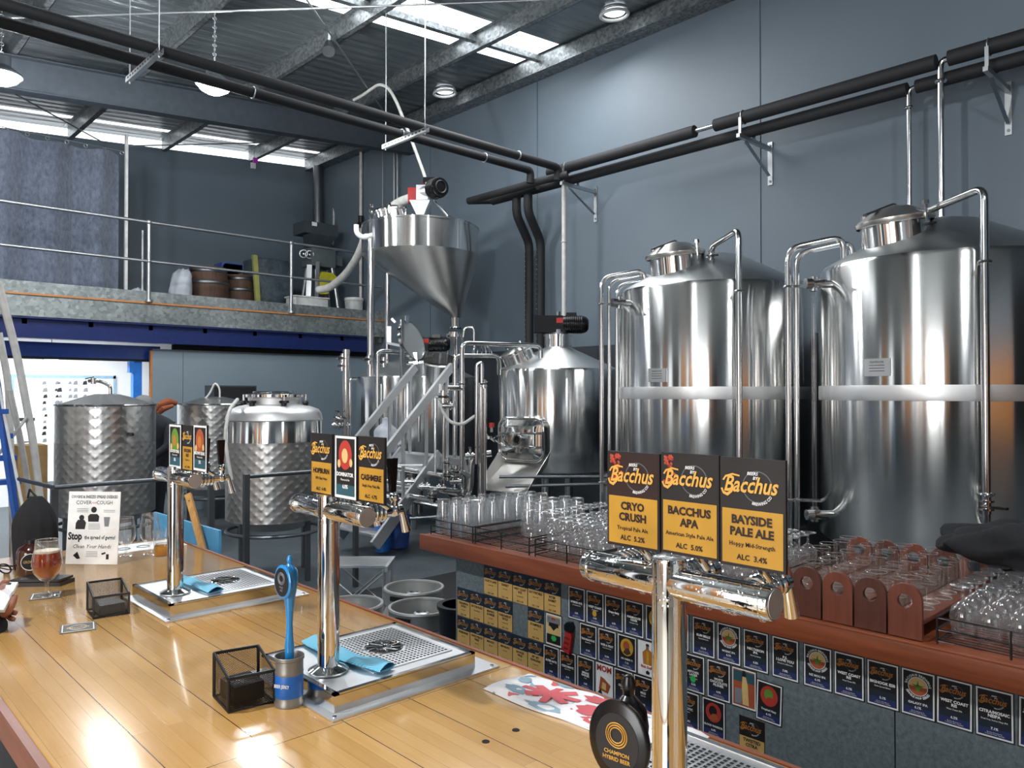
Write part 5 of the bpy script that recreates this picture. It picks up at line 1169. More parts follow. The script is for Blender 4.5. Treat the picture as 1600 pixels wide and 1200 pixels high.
# ------------------------------------------------------------------ posters
W_, H_ = .1, .145
def logo(m, uw, cx, cy, k, col, small='ink_white', ring='ink_grey', sh='ink_black'):
    """uw maps poster (u, v) to space with a lift"""
    o = uw(cx, cy, .0012); U = (uw(1, 0, 0) - uw(0, 0, 0)); V = (uw(0, 1, 0) - uw(0, 0, 0))
    R = .24 * k; n = 40
    m.mat('ink_dim' if ring == 'ink_grey' else ring)
    pts = [(cx + .1 * k + R * cos(a), cy + R * .98 * sin(a), cx + .1 * k + R * .93 * cos(a), cy + R * .91 * sin(a)) for a in [2 * pi * i / n for i in range(n)]]
    m.add([uw(p[0], p[1], .0006) for p in pts] + [uw(p[2], p[3], .0006) for p in pts], [(i, (i + 1) % n, n + (i + 1) % n, n + i) for i in range(n)])
    if sh: m.mat(sh).text('Bacchus', uw(cx + .008 * k, cy - .105 * k, .0009), U, V, height=.235 * k, shear=.35, bold=.055, maxw=.92 * k)
    m.mat(col)
    m.text('Bacchus', uw(cx, cy - .09 * k, .0013), U, V, height=.235 * k, shear=.35, bold=.02, maxw=.88 * k)
    # swash of the big initial
    m.add([uw(cx + x * k, cy + y * k, .0014) for x, y in ((-.5, -.06), (-.46, -.14), (-.38, -.17), (-.3, -.1), (-.27, .0), (-.3, .0), (-.33, -.08), (-.39, -.12), (-.45, -.1), (-.465, -.05))], [(0, 1, 2, 3, 4, 5, 6, 7, 8, 9)])
    m.add([uw(cx + x * k, cy + y * k, .0014) for x, y in ((-.47, .07), (-.42, .14), (-.3, .18), (-.18, .16), (-.18, .135), (-.3, .15), (-.41, .11), (-.44, .06))], [(0, 1, 2, 3, 4, 5, 6, 7)])
    m.mat(small).text('BEERS', uw(cx + .03 * k, cy + .17 * k, .0013), U, V, height=.046 * k, bold=.02, shear=.2).text('BY', uw(cx + .08 * k, cy + .105 * k, .0016), U, V, height=.046 * k, bold=.02, shear=.2)
    m.text('BREWING CO', uw(cx + .1 * k, cy, .0013), U, V, height=.042 * k, bold=.015, arc=(R * 1.13, radians(292), -1))
def map_plane(face, yc, z0, w, h, tilt=0.0):
    """poster on a face x = face turned to -x; u across from left to right, v up, both in units of width"""
    ct, st = cos(tilt), sin(tilt)
    def uw(u, v, lift=0.0):
        a, b = (u - .5) * w, v * w - h / 2
        a, b = a * ct - b * st, a * st + b * ct
        return Vector((face - .0022 - lift, yc - a, z0 + h / 2 + b))
    return uw
def rect(m, uw, u0, v0, u1, v1, lift): m.add([uw(u0, v0, lift), uw(u1, v0, lift), uw(u1, v1, lift), uw(u0, v1, lift)], [(0, 1, 2, 3)])
def disc(m, uw, cx, cy, rx, ry, lift, n=28): m.add([uw(cx + rx * cos(2 * pi * i / n), cy + ry * sin(2 * pi * i / n), lift) for i in range(n)], [tuple(range(n))])
def txt(m, uw, s_, u, v, h, col, lift=.0006, maxw=.86, bold=.025):
    U = (uw(1, 0, 0) - uw(0, 0, 0)); V = (uw(0, 1, 0) - uw(0, 0, 0)); k = U.length
    m.mat(col).text(s_, uw(u, v, lift), U, V, height=h, bold=bold, maxw=maxw)
def card(m, uw, w, h, mat):
    a = h / w
    c = [uw(0, 0), uw(1, 0), uw(1, a), uw(0, a)]
    m.mat(mat).add([p + Vector((.002, 0, 0)) for p in c] + c, [(0, 3, 2, 1)[::-1][::-1], (4, 5, 6, 7), (0, 1, 5, 4), (1, 2, 6, 5), (2, 3, 7, 6), (3, 0, 4, 7)])
FINE = .0004
def yellow(parent, uw, w, h, title, sub, alc, top='card_navy', low='card_yellow', lg='logo_dull', split=.8, big=1.0):
    a = h / w; m = MB(); card(m, uw, w, h, top); m.mat(low); rect(m, uw, .015, .015, .985, split, .0004); m.build('card', parent, smooth=0)
    m = MB(); logo(m, uw, .48, (a + split) / 2, .92, lg)
    y = split - .17
    for s_ in title: txt(m, uw, s_, .5, y, .1 * big, 'ink_black', .0008, .82, .04); y -= .145 * big
    y -= .02; txt(m, uw, sub, .5, y, .055, 'ink_black', .0008, .86, .02)
    txt(m, uw, 'ALC  ' + alc, .5, .08, .07, 'ink_black', .0008, .8, .03); m.build('lettering', parent, smooth=0)
def navybase(parent, uw, w, h, frame=True):
    a = h / w; m = MB(); card(m, uw, w, h, 'card_black'); m.mat('ink_white'); rect(m, uw, .03, .03, .97, a - .03, .0003); m.mat('card_black'); rect(m, uw, .075, .08, .925, a - .075, .0005)
    m.mat('ink_navy'); rect(m, uw, .075, .3, .925, .52, .0006); m.mat('ink_blue'); rect(m, uw, .075, .08, .925, .3, .0006)
    m.build('card', parent, smooth=0)
def small_lines(m, uw, u=.5):
    txt(m, uw, 'Bacchus Brewing Co', u, .17, .032, 'ink_white', .001, .5, .01); txt(m, uw, '2 Christine Place Capalaba', u, .12, .032, 'ink_white', .001, .62, .01)
def navy(parent, uw, w, h, title, sub, alc, extra=None):
    a = h / w; navybase(parent, uw, w, h); m = MB(); logo(m, uw, .48, a - .36, .78, 'ink_orange', sh=None); y = a - .72
    for s_ in title: txt(m, uw, s_, .5, y, .085, 'ink_white', .001, .78, .035); y -= .11
    if sub: txt(m, uw, sub, .5, y + .01, .045, 'ink_white', .001, .78, .015)
    txt(m, uw, alc, .5, .27, .07, 'ink_white', .001, .5, .035); small_lines(m, uw)
    if extra: m.mat(extra); disc(m, uw, .48, .5, .12, .13, .0012)
    m.build('lettering', parent, smooth=0)
def hop(parent, uw, w, h, title, alc):
    a = h / w; navybase(parent, uw, w, h); m = MB(); cx, cy, R = .5, a - .5, .27
    m.mat('ink_white'); disc(m, uw, cx, cy, R + .02, R + .02, .0008); m.mat('ink_cream'); disc(m, uw, cx, cy, R, R, .0010)
    m.mat('ink_brick'); m.add([uw(cx + R * cos(b), cy + R * sin(b), .0012) for b in [pi + pi * i / 16 for i in range(17)]], [tuple(range(17))])
    m.mat('ink_leaf')
    for an in (90, 165, 15, 262): 
        b = radians(an); L = .2 if an != 262 else .13
        m.add([uw(cx + L * cos(b), cy + L * sin(b), .0014), uw(cx + .05 * cos(b + 1.5), cy + .05 * sin(b + 1.5), .0014), uw(cx - .03 * cos(b), cy - .03 * sin(b), .0014), uw(cx + .05 * cos(b - 1.5), cy + .05 * sin(b - 1.5), .0014)], [(0, 1, 2, 3)])
    disc(m, uw, cx, cy - .06, .06, .09, .0016)
    U = (uw(1, 0, 0) - uw(0, 0, 0)); V = (uw(0, 1, 0) - uw(0, 0, 0))
    m.mat('ink_white').text('BACCHUS BREWING', uw(cx, cy, .001), U, V, height=.07, bold=.03, arc=(R + .045, radians(90), 1))
    m.text('SINGLE HOP SERIES', uw(cx, cy, .001), U, V, height=.07, bold=.03, arc=(R + .115, radians(270), -1))
    txt(m, uw, title, .5, .4, .07, 'ink_white', .001, .7, .03); txt(m, uw, alc, .5, .27, .07, 'ink_white', .001, .5, .035); small_lines(m, uw)
    m.build('lettering', parent, smooth=0)
def picture(parent, uw, w, h, title, alc, cols, frame=True, low=True):
    """navy card with a plain oval or patched picture in place of the artwork"""
    a = h / w; navybase(parent, uw, w, h); m = MB()
    m.mat(cols[0]); disc(m, uw, .5, a - .5, .33, .36, .0008)
    m.mat(cols[1]); disc(m, uw, .48, a - .45, .17, .2, .001); m.mat(cols[2]); m.add([uw(x, y, .0012) for x, y in ((.3, a - .75), (.45, a - .55), (.6, a - .52), (.72, a - .72), (.5, a - .83))], [(0, 1, 2, 3, 4)])
    for s_, v, hh in ((title, .42, .07), (alc, .27, .07)): txt(m, uw, s_, .5, v, hh, 'ink_white', .001, .78, .03)
    small_lines(m, uw); m.build('picture_print', parent, smooth=0)
def sheet(parent, uw, w, h, bg, blocks, words):
    a = h / w; m = MB(); card(m, uw, w, h, 'card_black'); m.mat('ink_white'); rect(m, uw, .03, .03, .97, a - .03, .0003); m.mat(bg); rect(m, uw, .07, .09, .93, a - .08, .0005); m.build('card', parent, smooth=0)
    m = MB()
    for i, (c_, pts) in enumerate(blocks): m.mat(c_).add([uw(x, y * a, .0008 + .0002 * i) for x, y in pts], [tuple(range(len(pts)))])
    for (s_, v, hh, c_) in words: txt(m, uw, s_, .5, v * a, hh, c_, .0016, .8, .04)
    m.build('picture_print', parent, smooth=0)
ORD = ['first', 'second', 'third', 'fourth', 'fifth', 'sixth', 'seventh', 'eighth', 'ninth', 'tenth', 'eleventh', 'twelfth', 'thirteenth', 'fourteenth', 'fifteenth', 'sixteenth']
NPOST = [0]
def poster(pxl, pxr, ztop, label, tilt=0.0, w=None, face=None, group='beer cards on the counter front'):
    f = face or FX; a = at(pxl, 900, X=f).y; b = at(pxr, 900, X=f).y; w = w or (a - b) * .985; yc = (a + b) / 2
    nm = 'poster' + ('.%03d' % NPOST[0] if NPOST[0] else ''); NPOST[0] += 1
    return thing(nm, (f - .001, yc, ztop - H_), label, 'poster', group), map_plane(f, yc, ztop - H_, w, H_, tilt), w
bounds = [715, 735, 756.5, 778.5, 801.5, 825, 850.5, 877]
YT = {0: [(2, ['NORTH LANE'], 'Amber Ale', '4.6%'), (3, ['SUNSET'], 'Fruit Sour', '4.4%'), (4, ['WEST COAST', 'RYE'], 'Red India Ale', '6.1%'), (5, ['NUT PORTABLE'], 'Brown Ale', '5.2%'), (6, ['PETER', 'RABBIT'], 'Carrot Saison', '5.0%')],
      1: [(0, ['CREAMING', 'SODA'], 'Fruit Ale', '4.8%'), (1, ['ON THE ROAD'], 'Oatmeal Stout', '5.2%'), (2, ['MANGO', 'SUNRISE'], 'Sour Ale', '4.4%'), (3, ['PASSIONFRUIT', 'GOLD'], 'Summer Ale', '4.5%'), (5, ['STAMPEDE'], 'Pale Ale', '4.7%')],
      2: [(0, ['RYEBORNE'], 'Rye Ale', '5.1%'), (1, ['WHITE PEACH', 'PALE'], 'Pale Ale', '4.9%'), (2, ['MANGO'], 'Milk Ale', '4.8%'), (3, ['RIPARIAN'], 'Pale Ale', '5.0%'), (4, ['SAVAGE', 'PALE'], 'Pale Ale', '5.1%'), (5, ['MY MY', 'PAVLOVA'], 'Cream Ale', '5.6%')]}
RN = ['top', 'middle', 'lowest']
for r_, items in YT.items():
    for n_, (c_, ti, su, al) in enumerate(items):
        t, uw, w = poster(bounds[c_], bounds[c_ + 1], (.945, .797, .648)[r_], 'yellow and navy beer card, %s from the keg end in the %s yellow row' % (ORD[n_], RN[r_]))
        yellow(t, uw, w, H_, ti, su, al)
N = 'navy'; rows = [
 ('top', [(888, 915, N, ['HYBRID RYE'], 'American Rye Ale', '5.9%'), (916.5, 944, N, ['WEST COAST'], 'Dry Hopped', '6.2%', 'ink_yellow'), (945.5, 974, N, ['Grape Baby'], 'IPA', '6.5%'), (975.5, 1007, N, ['FARMHOUSE', 'CIDER'], 'Dry Apple Cider', '6.2%'), (1009, 1041, 'pic', 'SUMMER', '5.1%', ('ink_yellow', 'ink_orange', 'ink_leaf')), (1043, 1077, N, ['COFFEE'], 'Stout', '5.0%'),
          (1081.5, 1118, N, ['RUM BELLE'], 'Imperial Red Ale', '10.1%'), (1120, 1158, 'hop', 'MOSAIC IPA', '6.1%'), (1161, 1201, N, ['NECTARON', 'IPA'], 'Oat Hop Series', '6.2%'), (1205, 1249, N, ['P.S.', 'I LOVE YOU'], 'Strawberry Milkshake', '7.0%'), (1254, 1301, 'hop', 'NZ MOU IPA', '6.1%'), (1303, 1350, N, ['WEST COAST', 'RIS'], 'West Coast IPA', '6.1%'), (1354, 1404, N, ['BIGHOOK ESB'], 'Extra Special Bitter', '5.1%'), (1408, 1460, 'hop', 'GALAXY IPA', '6.1%'), (1463, 1518, N, ['WEST COAST', 'RIS'], 'West Coast IPA', '6.2%'), (1523, 1583, N, ['CITRA/MOSAIC', 'NEIPA'], 'Dual Hop Series Hazy IPA', '7.1%'), (1589, 1655, 'hop', 'TAIHEKE IPA', '6.1%')]),
 ('second', [(853.5, 878, 'sheet1', 0), (906, 933, N, ['TROUBADOUR'], 'Barley Wine', '10.3%'), (934, 964, N, ['WEE-A PEAT'], 'Peated Scotch Ale', '12.0%'), (965, 995, 'pic', 'MR UMBER 71', '7.1%', ('ink_yellow', 'ink_brick', 'ink_umber2')), (996, 1028, 'sheet2', 0), (1066, 1102, N, ['HITCHER', 'LAGER'], 'Hopped Lager', '5.2%', 'ink_green'), (1104, 1142, N, ['WHITE', 'CHOCOLATE', 'PILSNER'], '', '4.9%'), (1143, 1182, 'sheet3', 0), (1181, 1222, 'pic', 'Tropical Hazy', '6.1%', ('ink_red', 'ink_leaf', 'ink_red'))]),
 ('third', [(850, 873.5, N, ['ALTER NATE'], 'Altbier', '5.0%'), (875, 900, N, ['CZECHMATE'], 'Czech Pilsner', '5.1%'), (901.5, 929.5, N, ['SPRING', 'RADLER'], 'Radler', '3.6%'), (931, 958.5, 'sheet4', 0), (959.5, 989, N, ['OLD ALE'], 'English Ale', '5.5%'), (990, 1021, N, ['MILD'], 'Dark Ale', '4.1%'), (1058, 1093, N, ['EXOTIC'], 'Saison', '5.8%'), (1096, 1134, 'pic', 'BLOOD WARRIOR', '6.4%', ('ink_red', 'card_black', 'ink_brick')), (1153, 1196, 'yell', 0)])]
plain('ink_umber2', '#4a3526', 0.6)
ztop = {'top': .945, 'second': .797, 'third': .65}
for rn, items in rows:
    for n_, it in enumerate(items):
        kind = it[2]; lab = {'navy': 'white-edged navy beer card', 'hop': 'navy beer card with round hop picture', 'pic': 'navy beer card with oval picture', 'sheet1': 'card with pale picture and green dot', 'sheet2': 'white card with orange coat picture', 'sheet3': 'card with brown and teal picture', 'sheet4': 'white card with red heading', 'yell': 'hand-lettered yellow and black beer card'}[kind]
        zt = ztop[rn]; tilt = 0
        if it[0] == 1181: zt = .775; tilt = -.035
        if kind == 'yell': zt = .625
        if rn == 'top' and it[0] > 1400: tilt = random.uniform(-.015, .015)
        t, uw, w = poster(it[0], it[1], zt, '%s, %s from the keg end, %s navy row' % (lab, ORD[n_] if n_ < 16 else 'last', rn), tilt, w=.1)
        if kind == N: navy(t, uw, w, H_, it[3], it[4], it[5], it[6] if len(it) > 6 else None)
        elif kind == 'hop': hop(t, uw, w, H_, it[3], it[4])
        elif kind == 'pic': picture(t, uw, w, H_, it[3], it[4], it[5])
        elif kind == 'sheet1': sheet(t, uw, w, H_, 'ink_cream', [('ink_grey', [(.1, .7), (.9, .7), (.9, .9), (.1, .9)]), ('ink_black', [(.2, .6), (.8, .6), (.8, .72), (.2, .72)]), ('ink_black', [(.3, .6), (.7, .6), (.5, .48)]), ('card_black', [(.07, .08), (.93, .08), (.93, .36), (.07, .36)]), ('ink_green', [(.35, .24), (.45, .16), (.62, .17), (.68, .26), (.6, .33), (.4, .33)])], [('IPA', .8, .12, 'ink_red')])
        elif kind == 'sheet2': sheet(t, uw, w, H_, 'paper', [('ink_orange', [(.3, .34), (.74, .34), (.78, .68), (.62, .76), (.42, .76), (.26, .66)]), ('ink_yellow', [(.45, .36), (.58, .36), (.56, .72), (.47, .72)]), ('skin_face', [(.44, .76), (.58, .76), (.58, .88), (.44, .88)]), ('ink_black', [(.42, .86), (.6, .86), (.58, .92), (.45, .92)]), ('ink_black', [(.45, .08), (.6, .08), (.63, .14), (.52, .19), (.43, .14)])], [('Rich Dolly', .24, .1, 'ink_red')])
        elif kind == 'sheet3': sheet(t, uw, w, H_, 'ink_brick', [('ink_teal', [(.08, .66), (.92, .66), (.92, .92), (.08, .92)]), ('ink_cream', [(.45, .1), (.7, .1), (.66, .6), (.58, .82), (.45, .82), (.42, .5)]), ('ink_grey', [(.14, .1), (.42, .1), (.42, .48), (.14, .48)]), ('card_black', [(.42, .8), (.6, .8), (.56, .95), (.46, .95)])], [])
        elif kind == 'sheet4': sheet(t, uw, w, H_, 'paper', [('ink_brick', [(.2, .2), (.7, .15), (.85, .4), (.5, .55), (.3, .6)]), ('ink_cream', [(.35, .25), (.6, .22), (.6, .42), (.4, .45)]), ('ink_black', [(.15, .1), (.4, .08), (.3, .25)])], [('MOM', .76, .24, 'ink_red')])
        elif kind == 'yell': yellow(t, uw, w, H_, ['TWISTED', 'CITRA'], 'Pale Ale', '5.0%', top='card_black', lg='ink_orange', split=.75, big=1.15)
# red bottle opener on the front
a = at(890, 993, X=FX)
t = thing('bottle_opener', (FX, a.y, a.z - .07), 'red wall-mounted bottle opener with black clip fixed among the posters', 'bottle opener')
uw = map_plane(FX, a.y, a.z - .07, .06, .14, -.1)
m = MB().mat('red_plastic').prism([uw(x, y, 0) for x, y in ((.15, .0), (.85, -.1), (.98, 1.3), (.8, 1.65), (.35, 1.65), (.3, 1.1))], (-.018, 0, 0)); m.build('opener_body', t)
m = MB().mat('black_plastic').prism([uw(x, y, .0) for x, y in ((.3, 1.6), (.9, 1.6), (1.0, 2.0), (.8, 2.3), (.45, 2.25), (.25, 1.95))], (-.024, 0, 0)); m.build('black_clip', t)
m = MB().mat('ink_black')
for k in range(3): U = uw(1, 0, 0) - uw(0, 0, 0); m.text(('BEER', 'WINE', 'OPEN')[k], uw(.55, .2 + .38 * k, .019), U, uw(0, 1, 0) - uw(0, 0, 0), height=.18, maxw=.5)
m.build('lettering', t)

# ------------------------------------------------------------------ beer fonts
def loc_faucet(m, x, y, z, handle=True):
    m.mat('chrome').cyl((x + .02, y, z), (x + .085, y, z), .015, 20)
    for k in range(4): m.torus((x + .032 + k * .011, y, z), .0185, .0045, (1, 0, 0), 24, 8)
    m.cyl((x + .085, y, z), (x + .12, y, z), .011, 16).sphere((x + .1, y, z), .015, 16)
    m.cyl((x + .1, y, z - .005), (x + .1, y, z + .03), .009, 14).sphere((x + .1, y, z + .03), .012, 14)
    m.lathe([(.0, 0), (.007, 0), (.0095, .035), (.011, .055), (0, .055)], 18, (x + .12, y, z + .002), Vector((.28, 0, -1)))
def font(name, yc, lab, spans, wet, kinds, handles):
    X0 = .914
    t = thing(name, (X0, yc, 1.165), lab, 'beer font', 'beer fonts on the bar')
    cm = 'wet_chrome' if wet else 'chrome'
    zc = 1.533
    m = MB().mat('chrome').lathe([(.0245, .0), (.0245, zc - 1.165 - .03)], 40, (X0, yc, 1.165)).mat('chrome').lathe([(.045, 0), (.046, .004), (.034, .01), (.0245, .014)], 40, (X0, yc, 1.165))
    m.build('column', t, smooth=50)
    MB().mat('wet_chrome').lathe([(.0245, zc - .03), (.0255, zc + .03), (.0255, 1.56), (.0235, 1.567), (0, 1.568)], 40, (X0, yc, 0)).build('column_cap', t)
    m = MB().mat('wet_chrome').lathe([(0, 0), (.021, 0), (.0225, .002), (.0225, .308), (.021, .31), (0, .31)], 40, (X0, yc - .16, zc), (0, 1, 0)).torus((X0, yc - .148, zc), .0227, .0008, (0, 1, 0), 40, 6).torus((X0, yc + .138, zc), .0227, .0008, (0, 1, 0), 40, 6)
    m.build('cross_bar', t)
    for ye, d_ in ((yc - .1605, -1), (yc + .1505, 1)): MB().mat('keg_steel').lathe([(.0195, 0), (.0195, .0012), (0, .0016)], 32, (X0, ye, zc), (0, d_, 0)).build('end_cap', t)
    if wet:
        m = MB().mat('glass'); r_ = random.Random(4)
        for k in range(26):
            y = yc - .16 + r_.random() * .3; rr = r_.uniform(.0018, .0042); m.sphere((X0 - .002 + r_.uniform(-.006, .004), y, zc - .0225), rr, 8, (1, 1.6, .8))
        m.build('water_drops', t, kind='stuff')
    for k, dy in enumerate((-.115, .0, .11)):
        m = MB(); loc_faucet(m, X0, yc + dy, zc); f = m.build('faucet', t)
    for (dy, dx) in handles:
        MB().mat('black_satin').prism([(X0 + .1 + dx + a, yc + dy, zc + .04 + b) for a, b in ((-.006, 0), (.006, 0), (.011, .078), (-.013, .078))], (0, .012, 0)).build('tap_handle', t)
    XS = X0 - .004
    for k, (sp_, kd) in enumerate(zip(spans, kinds)):
        y1, y0, z1, z0 = sp_
        w = y1 - y0; h = z1 - z0; ym = (y0 + y1) / 2
        s_ = MB(); uw = map_plane(XS, ym, z0, w, h); a = h / w
        def uwx(u, v, lift=0.0, uw=uw): return uw(u, v, lift)
        c = [uw(0, 0), uw(1, 0), uw(1, a), uw(0, a)]
        s_.mat('card_black').prism(c, (.005, 0, 0)); sg = s_.build('tap_sign', t, smooth=0, label='sign plate')
        # hang the print under the sign
        tt = type('P', (), {})
        kd(sg, uw, w, h)
        MB().mat('chrome').cyl((XS + .006, ym, z0 + .01), (XS + .04, ym, zc + .02), .006, 10).build('sign_bracket', t)
    return t
def printed(fn):
    return fn
def k_yellow(title, sub, alc, top='card_black', low='card_gold', grapes=False, fat=False):
    def f(par, uw, w, h):
        a = h / w; split = a * .53; m = MB(); m.mat(top); rect(m, uw, .02, .02, .98, a - .02, .0003); m.mat(low); rect(m, uw, .035, .045, .965, split, .0006)
        if grapes:
            m.mat('ink_red'); r_ = random.Random(9)
            for k in range(60): u, v = r_.uniform(.05, .26 * grapes), a - .05 - r_.random() ** 1.3 * .4; m.mat(r_.choice(['ink_red', 'red_paint', 'ink_brick'])); disc(m, uw, u + (a - v) * .12 * (k % 3), v, .02, .022, .0007 + .000004 * k, 9)
        logo(m, uw, .49, (a + split) / 2 - .03, .95, 'logo_gold', sh=None)
        n = len(title); y = split - (.2 if n > 1 else .26)
        for s_ in title: txt(m, uw, s_, .5, y, .115, 'card_umber', .0012, .78, .045); y -= .17
        txt(m, uw, sub, .5, y + .02, .06, 'card_umber', .0012, .88, .02); txt(m, uw, 'ALC  ' + alc, .5, .11, .075, 'card_umber', .0012, .7, .03)
        m.build('sign_print', par, smooth=0)
    return f
def k_framed(cols, title, alc):
    def f(par, uw, w, h):
        a = h / w; m = MB(); m.mat('ink_white'); rect(m, uw, .02, .02, .98, a - .02, .0003); m.mat('card_black'); rect(m, uw, .08, .09, .92, a - .08, .0005); m.mat('ink_teal'); rect(m, uw, .08, .09, .92, .35, .0006)
        m.mat(cols[0]); disc(m, uw, .5, a - .48, .3, .36, .0008); m.mat(cols[1]); disc(m, uw, .48, a - .5, .14, .18, .001)
        m.mat(cols[2]); disc(m, uw, .22, a - .7, .07, .1, .0011); disc(m, uw, .76, a - .66, .07, .1, .0011)
        txt(m, uw, title, .5, a * .36, .09, 'ink_white', .0014, .76, .04); txt(m, uw, 'Flavoured Ale', .5, a * .29, .05, 'ink_white', .001, .6, .01); txt(m, uw, alc, .5, a * .17, .09, 'ink_white', .001, .4, .04)
        m.build('sign_print', par, smooth=0)
    return f
def span(x0, x1, y0t, y0b):
    a = at(x0, y0t, X=.909); b = at(x1, y0t, X=.909); c = at(x0, y0b, X=.909); return (a.y, b.y, a.z, c.z)
font('beer_font', .64, 'wet chrome T-shaped beer font with three yellow and black signs side by side', [span(950, 1031, 704, 849), span(1034, 1124, 706, 862), span(1126, 1228, 713, 880)], True,
     [k_yellow(['CRYO', 'CRUSH'], 'Tropical Pale Ale', '5.2%', grapes=1.0, top='card_umber'), k_yellow(['BACCHUS', 'APA'], 'American Style Pale Ale', '5.0%', grapes=.8), k_yellow(['BAYSIDE', 'PALE ALE'], 'Hoppy Mid-Strength', '3.4%')], [])
font('beer_font.001', 1.574, 'chrome T-shaped beer font with a red picture sign between two yellow ones', [span(487, 520, 676, 770), span(524, 558, 679, 777), span(561, 602, 681, 783)], False,
     [k_yellow(['HOPBURN'], 'XPA Easy Hops', '4.4%'), k_framed(('ink_red', 'ink_cream', 'ink_cream'), 'DOMINATOR', '6.0%'), k_yellow(['CASHMERE'], 'Single Hop Pale Ale', '4.7%')], [(-.115, .0)])
font('beer_font.002', 2.52, 'chrome T-shaped beer font farther along the bar with narrow white-edged signs', [span(265, 284, 662, 730), span(286, 302, 664, 734), span(303, 324, 663, 735)], False,
     [k_framed(('ink_leaf', 'ink_orange', 'ink_cream'), 'GOOD ONE', '5%'), k_yellow(['GOLDEN', 'ALE'], 'Single Hop', '4.6%'), k_framed(('ink_brick', 'ink_orange', 'ink_cream'), 'BROWN BEAR', '5%')], [(-.115, .0), (.0, .0)])
# drip trays
def tray(name, yc, lab):
    x0, x1, y0, y1 = .85, 1.24, yc - .135, yc + .205
    t = thing(name, ((x0 + x1) / 2, (y0 + y1) / 2, BAR_Z), lab, 'drip tray', 'drip trays on the bar')
    MB().mat('aluminium').box((x0 - .022, y0 - .03, BAR_Z), (x1 + .055, y1 + .02, BAR_Z + .005), .001).build('base_plate', t)
    MB().mat('chrome').cyl((x0 - .01, y0 - .018, BAR_Z + .005), (x0 - .01, y0 - .018, BAR_Z + .008), .005, 12).build('screw', t)
    MB().mat('chrome').cyl((x1 + .04, y0 - .018, BAR_Z + .005), (x1 + .04, y0 - .018, BAR_Z + .008), .005, 12).build('screw', t)
    z = 1.165
    m = MB().mat('polished').box((x0, y0, BAR_Z + .005), (x1, y1, z - .004))
    for a in ((x0, y0, x1, y0 + .012), (x0, y1 - .012, x1, y1), (x0, y0, x0 + .012, y1), (x1 - .012, y0, x1, y1)): m.box((a[0], a[1], z - .005), (a[2], a[3], z))
    m.build('tray_box', t)
    MB().mat('aluminium').box((x0 + .012, y0 + .012, z - .004), (x1 - .012, y1 - .012, z - .0025)).build('tray_floor', t)
    gx0, gx1, gy0, gy1 = x0 + .13, x1 - .03, y0 + .05, y1 - .03
    cx, cy = (gx0 + gx1) / 2, (gy0 + gy1) / 2
    g = MB().mat('aluminium').box((gx0, gy0, z - .0025), (gx1, gy1, z), .0012).build('grate', t)
    m = MB().mat('black_void'); nx, ny = 20, 20
    for i in range(nx):
        for j in range(ny):
            x = gx0 + .012 + (gx1 - gx0 - .024) * i / (nx - 1); y = gy0 + .012 + (gy1 - gy0 - .024) * j / (ny - 1)
            if (x - cx) ** 2 + (y - cy) ** 2 < .052 ** 2: continue
            m.poly([(x - .0035, y - .0035, z + .0004), (x + .0035, y - .0035, z + .0004), (x + .0035, y + .0035, z + .0004), (x - .0035, y + .0035, z + .0004)])
    m.build('grate_hole', g, smooth=0, kind='stuff')
    m = MB().mat('black_void').lathe([(0, .0006), (.044, .0006), (.0445, .0)], 40, (cx, cy, z)).mat('chrome').torus((cx, cy, z + .001), .046, .003, (0, 0, 1), 40, 8).torus((cx, cy, z + .001), .02, .002, (0, 0, 1), 30, 6)
    for k in range(10): a = 2 * pi * k / 10; m.tube([(cx + .008 * cos(a), cy + .008 * sin(a), z + .002), (cx + .03 * cos(a + .5), cy + .03 * sin(a + .5), z + .002), (cx + .045 * cos(a + .6), cy + .045 * sin(a + .6), z + .002)], .0018, 6)
    m.build('glass_rinser', t)
    return t
tray('drip_tray', 2.52, 'steel drip tray under the font with narrow signs, blue cloth on it')
tray('drip_tray.001', 1.574, 'steel drip tray in the middle of the bar with rinser grate and blue cloth')
tray('drip_tray.002', .64, 'steel drip tray under the wet font, cut off by the photo bottom')
def cloth(name, pts, lab, w=.03, z=1.166):
    m = MB().mat('cyan_cloth'); P = [Vector((x, y, z)) for x, y in pts]; n = 24
    def f(u, v):
        s_ = u * (len(P) - 1); i = min(int(s_), len(P) - 2); q = P[i].lerp(P[i + 1], s_ - i); d = (P[i + 1] - P[i]).normalized(); sd = Vector((-d.y, d.x, 0))
        a = 2 * pi * v
        return q + sd * w * cos(a) * (1 + .08 * sin(9 * u)) + Vector((0, 0, .0075 + .0072 * sin(a) + (.003 * sin(14 * u + 3 * cos(a)) if sin(a) > 0 else 0)))
    m.grid(f, 40, 16); m.build(name, label=lab, cat='cloth', group='blue bar cloths', smooth=70)
def TT(px, py, z=1.166): p = at(px, py, Z=z); return (p.x, p.y)
cloth('bar_cloth', [TT(276, 905), TT(300, 912), TT(338, 926)], 'light blue cloth folded at the foot of the font with narrow signs', .026)
cloth('bar_cloth.001', [TT(486, 1003), TT(520, 1022), TT(560, 1036), TT(606, 1048)], 'light blue cloth lying across the tray of the middle font', .026)

